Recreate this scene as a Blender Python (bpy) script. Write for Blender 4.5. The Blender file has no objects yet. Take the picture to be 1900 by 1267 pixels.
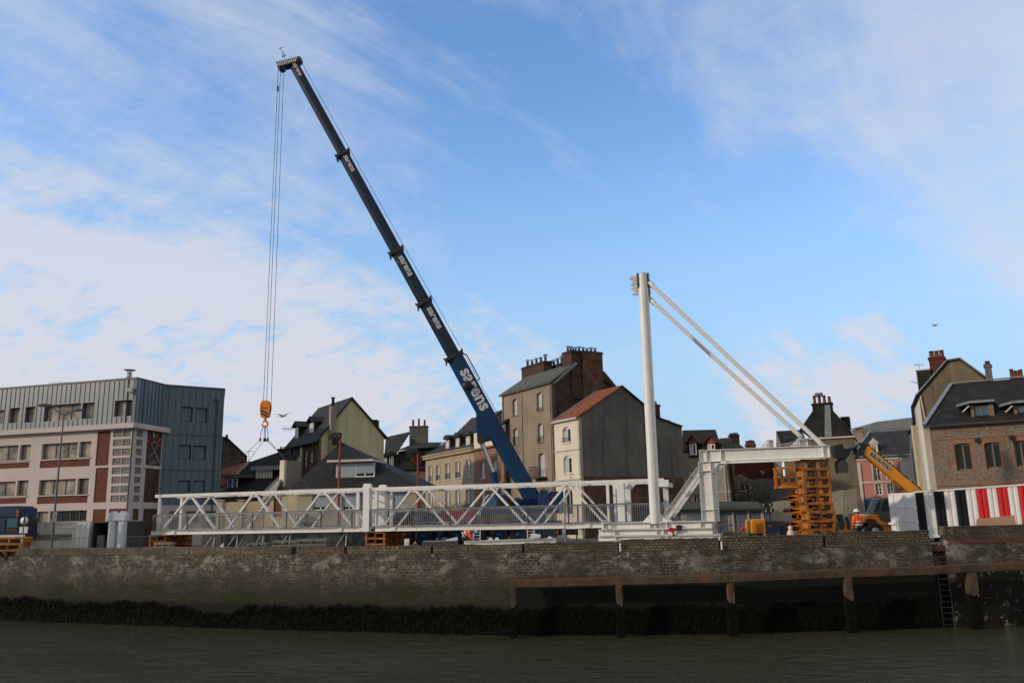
import bpy, bmesh, math, random
from mathutils import Vector, Matrix
from mathutils.geometry import tessellate_polygon
random.seed(7)
S = bpy.context.scene
R = math.radians
# ---------------------------------------------------------------- camera
FPX, CX, CY = 1534.0, 950.0, 633.5            # focal length in pixels of the 1900 px wide photograph
PITCH, ROLL, EYE = R(12), R(1.15), 1.9
_R0 = Vector((1, 0, 0)); FWD = Vector((0, math.cos(PITCH), math.sin(PITCH))); _U0 = Vector((0, -math.sin(PITCH), math.cos(PITCH)))
RIGHT = _R0*math.cos(ROLL) - _U0*math.sin(ROLL); UP = _R0*math.sin(ROLL) + _U0*math.cos(ROLL)
CAM = Vector((0, 0, EYE))
cam = bpy.data.cameras.new('camera'); cam.sensor_width = 36; cam.lens = 36*FPX/1900; cam.clip_start = .1; cam.clip_end = 6000
co = bpy.data.objects.new('camera', cam); S.collection.objects.link(co); S.camera = co
co.matrix_world = Matrix(((RIGHT.x, UP.x, -FWD.x, 0), (RIGHT.y, UP.y, -FWD.y, 0), (RIGHT.z, UP.z, -FWD.z, EYE), (0, 0, 0, 1)))
# ---------------------------------------------------------------- light
SUN_EL, SUN_AZ = R(20), R(-109)               # azimuth from +Y, negative = to the left
SUNDIR = Vector((math.sin(SUN_AZ)*math.cos(SUN_EL), math.cos(SUN_AZ)*math.cos(SUN_EL), math.sin(SUN_EL)))
sl = bpy.data.lights.new('sun', 'SUN'); sl.energy = 2.0; sl.angle = R(1.5); sl.color = (1, .83, .66)
so = bpy.data.objects.new('sun', sl); S.collection.objects.link(so); so.location = (-60, -20, 80)
so.rotation_euler = SUNDIR.to_track_quat('Z', 'Y').to_euler()
S.view_settings.view_transform = 'Standard'; S.view_settings.look = 'None'; S.view_settings.exposure = 0; S.view_settings.gamma = 1
S.view_settings.use_curve_mapping = False
def ray(x, y): return RIGHT*((x-CX)/FPX) - UP*((y-CY)/FPX) + FWD
W = bpy.data.worlds.new('World'); S.world = W; W.use_nodes = True
def world():
    nt = W.node_tree; N = nt.nodes; L = nt.links; N.clear()
    def node(t, **k):
        n = N.new(t)
        for a, b in k.items(): setattr(n, a, b)
        return n
    def val(n, i, v): n.inputs[i].default_value = v
    def mth(op, a, b=None, c=None, clamp=False):
        n = node('ShaderNodeMath', operation=op); n.use_clamp = clamp
        for i, x in enumerate((a, b, c)):
            if x is None: continue
            if isinstance(x, (int, float)): n.inputs[i].default_value = x
            else: L.new(x, n.inputs[i])
        return n.outputs[0]
    sky = node('ShaderNodeTexSky', sky_type='NISHITA'); sky.sun_disc = False
    sky.sun_elevation = SUN_EL; sky.sun_rotation = SUN_AZ; sky.altitude = 0; sky.air_density = 1.0; sky.dust_density = .6; sky.ozone_density = 2.0
    tc = node('ShaderNodeTexCoord'); sep = node('ShaderNodeSeparateXYZ'); L.new(tc.outputs['Generated'], sep.inputs[0])
    x, y, z = sep.outputs
    zz = mth('MAXIMUM', z, .0)
    den = mth('ADD', zz, .42)
    px, py = mth('DIVIDE', x, den), mth('DIVIDE', y, den)
    cmb = node('ShaderNodeCombineXYZ'); L.new(px, cmb.inputs[0]); L.new(py, cmb.inputs[1])
    def noise(rot, scl, sc, det, rough, dist=0., off=0.):
        rt = node('ShaderNodeMapping'); rt.inputs['Rotation'].default_value = (0, 0, -rot); L.new(cmb.outputs[0], rt.inputs[0])
        mp = node('ShaderNodeMapping'); mp.inputs['Scale'].default_value = scl     # scale after turning: streaks run along rot
        mp.inputs['Location'].default_value = (off, off*.7, 0)
        L.new(rt.outputs[0], mp.inputs[0])
        n = node('ShaderNodeTexNoise'); val(n, 'Scale', sc); val(n, 'Detail', det); val(n, 'Roughness', rough); val(n, 'Distortion', dist)
        L.new(mp.outputs[0], n.inputs['Vector']); return n.outputs['Fac']
    def ss(v, a, b):
        n = node('ShaderNodeMapRange', interpolation_type='SMOOTHSTEP'); L.new(v, n.inputs['Value']); val(n, 'From Min', a); val(n, 'From Max', b)
        return n.outputs[0]
    wisp = noise(R(50), (.6, 1.8, 1), 2.6, 10, .60, .6, 3.1)     # soft streaks running up to the right
    puff = noise(R(-20), (.8, 1.3, 1), 11.0, 10, .68, .5, 7.7)         # mackerel texture
    big = noise(R(15), (1, 1, 1), 1.4, 2, .5, 0., 1.3)
    def dot(v, d):
        n = node('ShaderNodeVectorMath', operation='DOT_PRODUCT'); L.new(v, n.inputs[0]); n.inputs[1].default_value = Vector(d).normalized(); return n.outputs['Value']
    D = tc.outputs['Generated']
    # where the cover lies: a pale bank low to the left, a veil high to the right, blue between them
    def nrm(p, q, up):                                 # normal of the great circle through two view directions
        n = ray(*p).cross(ray(*q)).normalized(); return n if n.dot(ray(*up)) > 0 else -n
    lowleft = ss(dot(D, nrm((0, 300), (1250, 700), (300, 900))), -.10, .17)
    upleft = ss(dot(D, (-.62, 1, .62)), .82, 1.0)
    right = ss(dot(D, nrm((1000, 0), (1900, 620), (1900, 0))), -.09, .24)
    blue = ss(dot(D, (.17, 1, .40)), .90, 1.0)
    hor = mth('SUBTRACT', 1., ss(zz, .0, .26))
    cover = mth('ADD', mth('MULTIPLY', lowleft, .50), mth('ADD', mth('MULTIPLY', right, .80), mth('MULTIPLY', upleft, .20)))
    cover = mth('ADD', cover, mth('MULTIPLY', mth('MULTIPLY', hor, lowleft), .12))
    cover = mth('SUBTRACT', cover, mth('MULTIPLY', blue, .22))
    cover = mth('ADD', cover, mth('MULTIPLY', mth('SUBTRACT', wisp, .48), mth('SUBTRACT', 2.4, mth('MULTIPLY', right, 1.5))))
    cover = mth('ADD', cover, mth('MULTIPLY', mth('MULTIPLY', mth('SUBTRACT', puff, .5), 2.8), mth('ADD', .18, lowleft)))
    cover = mth('ADD', cover, mth('MULTIPLY', mth('SUBTRACT', big, .5), .7))
    blob = None
    for dx, dz, r0, r1 in ((.325, .138, .9960, .99995), (.415, .165, .9968, .99995), (.365, .150, .9975, .99995)):
        q = ss(dot(D, (dx, .93, dz)), r0, r1); blob = q if blob is None else mth('MAXIMUM', blob, q)
    soft = noise(R(35), (1, 2.2, 1), 6.0, 5, .55, .6, 2.2)
    cover = mth('ADD', cover, mth('MULTIPLY', blob, mth('MULTIPLY', mth('SUBTRACT', soft, .36), 3.0)))
    fac = ss(cover, -.12, .78)
    fac = mth('MULTIPLY', fac, mth('SUBTRACT', .94, mth('MULTIPLY', ss(zz, .14, .62), .24)))
    mul = node('ShaderNodeMix', data_type='RGBA', blend_type='MULTIPLY'); val(mul, 0, 1.); L.new(sky.outputs[0], mul.inputs[6]); mul.inputs[7].default_value = SKYTINT
    grad = node('ShaderNodeMix', data_type='RGBA'); L.new(ss(zz, .02, .62), grad.inputs[0]); grad.inputs[6].default_value = CLOUDLOW; grad.inputs[7].default_value = CLOUDHIGH
    pal = node('ShaderNodeMix', data_type='RGBA'); L.new(mth('MULTIPLY', mth('SUBTRACT', 1., ss(zz, .05, .50)), .90), pal.inputs[0]); L.new(mul.outputs[2], pal.inputs[6]); pal.inputs[7].default_value = HORIZON
    mix = node('ShaderNodeMix', data_type='RGBA'); L.new(fac, mix.inputs[0]); L.new(pal.outputs[2], mix.inputs[6]); L.new(grad.outputs[2], mix.inputs[7])
    # unseen sky behind the camera: warm grey cloud added to neutralise the fill light
    bk = ss(mth('MULTIPLY', y, -1.), -.15, .55)
    bmix = node('ShaderNodeMix', data_type='RGBA'); L.new(mth('MULTIPLY', bk, .92), bmix.inputs[0]); L.new(mix.outputs[2], bmix.inputs[6]); bmix.inputs[7].default_value = BACKFILL
    mix = bmix
    bg = node('ShaderNodeBackground'); val(bg, 'Strength', .1); L.new(mix.outputs[2], bg.inputs[0])
    out = node('ShaderNodeOutputWorld'); L.new(bg.outputs[0], out.inputs[0])
BACKFILL = (4.7, 4.5, 4.25, 1); HORIZON = (4.1, 6.0, 8.0, 1); SKYTINT = (1.78, 2.25, 2.68, 1); CLOUDLOW = (7.0, 7.0, 7.7, 1); CLOUDHIGH = (6.1, 6.7, 8.0, 1)
world()
# ---------------------------------------------------------------- geometry helpers
def P(x, y, Y):
    d = ray(x, y); return CAM + d*(Y/d.y)
def PZ(x, y, z):
    d = ray(x, y); return CAM + d*((z-EYE)/d.z)
def Z(x0, y0, s): return lambda x, y: (x0+x/s, y0+y/s)
z1 = Z(0, 660, 3.334); z2 = Z(400, 700, 3.726); z3 = Z(740, 620, 3.016); z4 = Z(1080, 480, 2.2615); z5 = Z(1400, 640, 3.168)
zb = Z(1560, 640, 4.873); a1 = Z(0, 920, 5.9375); a2 = Z(270, 880, 7.037); a3 = Z(520, 880, 7.037); a4 = Z(740, 870, 5.9375)
a5 = Z(1020, 870, 5.9375); a6 = Z(1320, 860, 6.786); a7 = Z(1540, 860, 5.278); a8 = Z(1240, 720, 5.278); b2 = Z(400, 740, 7.0375)
class Face:
    """a vertical plane through plan points A (left) and B (right)"""
    def __init__(s, A, B):
        s.A = Vector((A[0], A[1], 0)); B = Vector((B[0], B[1], 0)); s.t = (B-s.A).normalized(); s.L = (B-s.A).length
        s.n = Vector((s.t.y, -s.t.x, 0))              # towards the camera
    def w(s, px, py, back=0.):
        d = ray(px, py); o = s.A - s.n*back
        k = (o-CAM).dot(s.n)/d.dot(s.n); return CAM + d*k
    def uz(s, px, py, back=0.):
        p = s.w(px, py, back); return ((p-s.A).dot(s.t), p.z)
    def pt(s, u, z, out=0.): return s.A + s.t*u + s.n*out + Vector((0, 0, z))
    def rect(s, q, r, back=0.):
        x0, y0, x1, y1 = r; xm, ym = (x0+x1)/2, (y0+y1)/2
        return (s.uz(*q(x0, ym), back)[0], s.uz(*q(xm, y1), back)[1], s.uz(*q(x1, ym), back)[0], s.uz(*q(xm, y0), back)[1])
ident = lambda x, y: (x, y)
ORG = {}
COL = S.collection
def thing(name, label, cat, loc=(0, 0, 0), group=None, kind=None, rotz=0):
    o = bpy.data.objects.new(name, None); COL.objects.link(o); o.location = loc; o.rotation_euler = (0, 0, rotz); o.empty_display_size = .3
    o['label'] = label; o['category'] = cat
    if group: o['group'] = group
    if kind: o['kind'] = kind
    ORG[o.name] = Vector(loc); return o
def tag(o, label, cat, group=None, kind=None):
    o['label'] = label; o['category'] = cat
    if group: o['group'] = group
    if kind: o['kind'] = kind
    return o
def kids(o): return [c for c in COL.objects if c.parent == o]
def copytree(o, loc=None, rotz=None, label=None, parent=None):
    c = o.copy(); COL.objects.link(c)
    if parent is not None: c.parent = parent
    for k in kids(o): copytree(k, parent=c)
    if loc is not None: c.location = loc; ORG[c.name] = Vector(loc)
    if rotz is not None: c.rotation_euler[2] = rotz
    if label: c['label'] = label
    return c
class MB:
    def __init__(s): s.v = []; s.f = []; s.m = []; s.sm = []
    def poly(s, pts, m=0, sm=False):
        b = len(s.v); s.v += [Vector(p) for p in pts]; s.f.append(list(range(b, b+len(pts)))); s.m.append(m); s.sm.append(sm)
    def mesh(s, vs, fs, m=0, sm=False):
        b = len(s.v); s.v += [Vector(p) for p in vs]
        for f in fs: s.f.append([b+i for i in f]); s.m.append(m); s.sm.append(sm)
    def prism(s, pts, ext, m=0):
        """closed solid: polygon pts extruded by vector ext"""
        pts = [Vector(p) for p in pts]; ext = Vector(ext); n = len(pts)
        vs = pts + [p+ext for p in pts]
        s.mesh(vs, [list(range(n))[::-1], list(range(n, 2*n))] + [[i, (i+1) % n, n+(i+1) % n, n+i] for i in range(n)], m)
    def box(s, lo, hi, m=0):
        x0, y0, z0 = lo; x1, y1, z1_ = hi
        s.prism([(x0, y0, z0), (x1, y0, z0), (x1, y1, z0), (x0, y1, z0)], (0, 0, z1_-z0), m)
    def bar(s, A, B, w, h, up=(0, 0, 1), m=0):
        """rectangular bar A-B; h along up, w across"""
        A = Vector(A); B = Vector(B); d = (B-A).normalized(); up = Vector(up)
        side = d.cross(up)
        if side.length < 1e-4: side = d.cross(Vector((1, 0, 0)))
        side.normalize(); u = side.cross(d)
        c = [A+side*w/2*i+u*h/2*j for i, j in ((-1, -1), (1, -1), (1, 1), (-1, 1))]
        s.prism(c, B-A, m)
    def tube(s, A, B, r0, r1=None, n=10, m=0, caps=True):
        A = Vector(A); B = Vector(B); r1 = r0 if r1 is None else r1
        d = (B-A).normalized(); a = d.cross(Vector((0, 0, 1)))
        if a.length < 1e-3: a = Vector((1, 0, 0))
        a.normalize(); b = d.cross(a)
        vs = []
        for P0, r in ((A, r0), (B, r1)):
            for i in range(n):
                t = 2*math.pi*i/n; vs.append(P0 + a*math.cos(t)*r + b*math.sin(t)*r)
        s.mesh(vs, [[i, (i+1) % n, n+(i+1) % n, n+i] for i in range(n)], m, True)
        if caps:
            s.poly(vs[:n][::-1], m); s.poly(vs[n:], m)
    def path(s, pts, r, n=6, m=0):
        for a, b in zip(pts[:-1], pts[1:]): s.tube(a, b, r, n=n, m=m)
    def lathe(s, o, prof, n=14, m=0, axis=(0, 0, 1)):
        o = Vector(o); ax = Vector(axis).normalized(); a = ax.cross(Vector((0, 1, 0)))
        if a.length < 1e-3: a = Vector((1, 0, 0))
        a.normalize(); b = ax.cross(a); vs = []
        for r, h in prof:
            for i in range(n):
                t = 2*math.pi*i/n; vs.append(o+ax*h+a*math.cos(t)*r+b*math.sin(t)*r)
        fs = [[j*n+i, j*n+(i+1) % n, (j+1)*n+(i+1) % n, (j+1)*n+i] for j in range(len(prof)-1) for i in range(n)]
        s.mesh(vs, fs, m, True)
    def ibeam(s, A, B, h, w, up=(0, 0, 1), tf=.03, tw=.02, m=0, stiff=0):
        """A, B on the beam's axis; h along up; flanges w wide"""
        A = Vector(A); B = Vector(B); d = (B-A).normalized(); side = d.cross(Vector(up)).normalized(); u = side.cross(d)
        for k in (-1, 1): s.bar(A+u*k*(h/2-tf/2), B+u*k*(h/2-tf/2), w, tf, up, m)
        s.bar(A, B, tw, h-2*tf, up, m)
        if stiff:
            for i in range(stiff):
                c = A.lerp(B, (i+.5)/stiff); s.bar(c-d*tw/2, c+d*tw/2, w*.96, h-2*tf, up, m)
    def build(s, name, mats, parent=None, origin=None, bevel=0.):
        if not s.f: return None
        org = Vector((0, 0, 0))
        if parent is not None: org = ORG[parent.name]
        elif origin is not None: org = Vector(origin)
        me = bpy.data.meshes.new(name); me.from_pydata([tuple(v-org) for v in s.v], [], s.f)
        if not isinstance(mats, (list, tuple)): mats = [mats]
        for mm in mats: me.materials.append(mm)
        me.polygons.foreach_set('material_index', s.m); me.polygons.foreach_set('use_smooth', s.sm)
        me.update()
        uv = me.uv_layers.new(name='UVMap').data
        Zv = Vector((0, 0, 1))
        for p in me.polygons:
            n = p.normal; t = Zv.cross(n)
            if t.length < .05: t = Vector((1, 0, 0)); b = Vector((0, 1, 0))
            else:
                t.normalize()
                if t.x < -.02 or (abs(t.x) <= .02 and t.y < 0): t = -t
                b = n.cross(t)
                if b.z < 0: b = -b
            for li in p.loop_indices:
                q = s.v[me.loops[li].vertex_index]; uv[li].uv = (q.dot(t), q.dot(b))
        o = bpy.data.objects.new(name, me); COL.objects.link(o)
        if parent is not None: o.parent = parent; ORG[o.name] = org
        else: o.location = org; ORG[o.name] = org
        if bevel:
            bv = o.modifiers.new('bevel', 'BEVEL'); bv.width = bevel; bv.segments = 2; bv.limit_method = 'ANGLE'
        return o
def text(txt, name, mat, parent, pos, xdir, nrm, size, shear=0., bold=0., spacing=1., extrude=.004):
    cu = bpy.data.curves.new(name, 'FONT'); cu.body = txt; cu.size = size; cu.align_x = 'CENTER'; cu.align_y = 'CENTER'
    cu.shear = shear; cu.offset = bold; cu.extrude = extrude; cu.space_character = spacing; cu.resolution_u = 4
    tmp = bpy.data.objects.new(name+'_tmp', cu); COL.objects.link(tmp)
    dg = bpy.context.evaluated_depsgraph_get(); me = bpy.data.meshes.new_from_object(tmp.evaluated_get(dg))
    bpy.data.objects.remove(tmp); bpy.data.curves.remove(cu)
    x = Vector(xdir).normalized(); n = Vector(nrm).normalized(); y = n.cross(x).normalized(); n = x.cross(y)
    M = Matrix(((x.x, y.x, n.x, 0), (x.y, y.y, n.y, 0), (x.z, y.z, n.z, 0), (0, 0, 0, 1)))
    me.transform(M); org = ORG[parent.name]; me.transform(Matrix.Translation(Vector(pos)-org)); me.materials.clear(); me.materials.append(mat)
    o = bpy.data.objects.new(name, me); COL.objects.link(o); o.parent = parent; ORG[o.name] = org
    return o
# ---------------------------------------------------------------- materials
MATS = {}
def mk(name):
    m = bpy.data.materials.new(name); m.use_nodes = True; return m, m.node_tree.nodes, m.node_tree.links, m.node_tree.nodes['Principled BSDF']
def rgba(c): return (c[0], c[1], c[2], 1)
def wmat(name, c1, c2=None, scale=.8, rough=.75, metal=0., bump=.0, streak=0., c3=None, grime=.0, spec=.5, fine=.12):
    """weathered surface: large blotches c1/c2, vertical streaks, fine grain"""
    m, N, L, B = mk(name); c2 = c2 or tuple(x*.8 for x in c1)
    geo = N.new('ShaderNodeNewGeometry')
    def noise(scl, det=5, rgh=.6, sc=1.):
        mp = N.new('ShaderNodeMapping'); mp.inputs['Scale'].default_value = scl; L.new(geo.outputs['Position'], mp.inputs[0])
        n = N.new('ShaderNodeTexNoise'); n.inputs['Scale'].default_value = sc; n.inputs['Detail'].default_value = det; n.inputs['Roughness'].default_value = rgh
        L.new(mp.outputs[0], n.inputs['Vector']); return n.outputs['Fac']
    def ramp(v, a, b):
        n = N.new('ShaderNodeMapRange'); n.inputs['From Min'].default_value = a; n.inputs['From Max'].default_value = b; L.new(v, n.inputs['Value']); return n.outputs[0]
    def mix(f, a, b, bt='MIX'):
        n = N.new('ShaderNodeMix'); n.data_type = 'RGBA'; n.blend_type = bt
        if isinstance(f, float): n.inputs[0].default_value = f
        else: L.new(f, n.inputs[0])
        for i, c in ((6, a), (7, b)):
            if isinstance(c, tuple): n.inputs[i].default_value = rgba(c)
            else: L.new(c, n.inputs[i])
        return n.outputs[2]
    col = mix(ramp(noise((scale,)*3), .38, .64), c1, c2)
    if streak:
        s_ = noise((2.2, 2.2, .16), 4, .65)
        k = N.new('ShaderNodeMath'); k.operation = 'MULTIPLY'; k.inputs[1].default_value = streak; L.new(ramp(s_, .48, .72), k.inputs[0])
        col = mix(k.outputs[0], col, c3 or tuple(x*.45 for x in c1))
    g = noise((9, 9, 9), 4, .7)
    gr = N.new('ShaderNodeMapRange'); gr.inputs['To Min'].default_value = 1-fine; gr.inputs['To Max'].default_value = 1+fine; gr.inputs['From Min'].default_value = .3; gr.inputs['From Max'].default_value = .7; L.new(g, gr.inputs['Value'])
    hs = N.new('ShaderNodeHueSaturation'); L.new(gr.outputs[0], hs.inputs['Value']); L.new(col, hs.inputs['Color'])
    L.new(hs.outputs[0], B.inputs['Base Color']); B.inputs['Roughness'].default_value = rough; B.inputs['Metallic'].default_value = metal; B.inputs['Specular IOR Level'].default_value = spec
    if bump:
        bp = N.new('ShaderNodeBump'); bp.inputs['Strength'].default_value = bump; bp.inputs['Distance'].default_value = .05; L.new(g, bp.inputs['Height']); L.new(bp.outputs[0], B.inputs['Normal'])
    return m
def brickmat(name, c1, c2, mortar, bw=.22, bh=.072, ms=.012, var=.5, stain=None, stainc=(.03, .03, .028), bump=.4, rough=.85, patches=None, offset=.5):
    m, N, L, B = mk(name)
    uv = N.new('ShaderNodeUVMap'); br = N.new('ShaderNodeTexBrick'); L.new(uv.outputs[0], br.inputs['Vector'])
    geo = N.new('ShaderNodeNewGeometry')
    for k, c in (('Color1', c1), ('Color2', c2), ('Mortar', mortar)): br.inputs[k].default_value = rgba(c)
    br.inputs['Scale'].default_value = 1; br.inputs['Brick Width'].default_value = bw; br.inputs['Row Height'].default_value = bh; br.inputs['Mortar Size'].default_value = ms
    br.inputs['Mortar Smooth'].default_value = .3; br.offset = offset
    n1 = N.new('ShaderNodeTexNoise'); n1.inputs['Scale'].default_value = 1.1; n1.inputs['Detail'].default_value = 8; n1.inputs['Roughness'].default_value = .7; L.new(geo.outputs['Position'], n1.inputs['Vector'])
    mr = N.new('ShaderNodeMapRange'); mr.inputs['From Min'].default_value = .3; mr.inputs['From Max'].default_value = .7; mr.inputs['To Min'].default_value = 1-var; mr.inputs['To Max'].default_value = 1+var*.7; L.new(n1.outputs['Fac'], mr.inputs['Value'])
    hs = N.new('ShaderNodeHueSaturation'); L.new(mr.outputs[0], hs.inputs['Value']); L.new(br.outputs['Color'], hs.inputs['Color']); col = hs.outputs[0]
    def addpatch(col, c, a, b, sc, seed):
        n = N.new('ShaderNodeTexNoise'); n.noise_dimensions = '4D'; n.inputs['W'].default_value = seed; n.inputs['Scale'].default_value = sc; n.inputs['Detail'].default_value = 7; n.inputs['Roughness'].default_value = .68; L.new(geo.outputs['Position'], n.inputs['Vector'])
        r_ = N.new('ShaderNodeMapRange'); r_.inputs['From Min'].default_value = a; r_.inputs['From Max'].default_value = b; L.new(n.outputs['Fac'], r_.inputs['Value'])
        x = N.new('ShaderNodeMix'); x.data_type = 'RGBA'; L.new(r_.outputs[0], x.inputs[0]); L.new(col, x.inputs[6]); x.inputs[7].default_value = rgba(c); return x.outputs[2]
    for p in (patches or []): col = addpatch(col, *p)
    L.new(col, B.inputs['Base Color']); B.inputs['Roughness'].default_value = rough; B.inputs['Specular IOR Level'].default_value = .5 if rough < .5 else .18
    if bump:
        inv = N.new('ShaderNodeMath'); inv.operation = 'SUBTRACT'; inv.inputs[0].default_value = 1; L.new(br.outputs['Fac'], inv.inputs[1])
        ad = N.new('ShaderNodeMath'); ad.operation = 'MULTIPLY_ADD'; L.new(n1.outputs['Fac'], ad.inputs[0]); ad.inputs[1].default_value = .8; L.new(inv.outputs[0], ad.inputs[2])
        bp = N.new('ShaderNodeBump'); bp.inputs['Strength'].default_value = bump; bp.inputs['Distance'].default_value = .03; L.new(ad.outputs[0], bp.inputs['Height']); L.new(bp.outputs[0], B.inputs['Normal'])
    return m
def plain(name, c, rough=.5, metal=0., emit=None, es=1., spec=.5, coat=0.):
    m, N, L, B = mk(name); B.inputs['Base Color'].default_value = rgba(c); B.inputs['Roughness'].default_value = rough; B.inputs['Metallic'].default_value = metal
    B.inputs['Specular IOR Level'].default_value = spec; B.inputs['Coat Weight'].default_value = coat
    if emit: B.inputs['Emission Color'].default_value = rgba(emit); B.inputs['Emission Strength'].default_value = es
    return m
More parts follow.
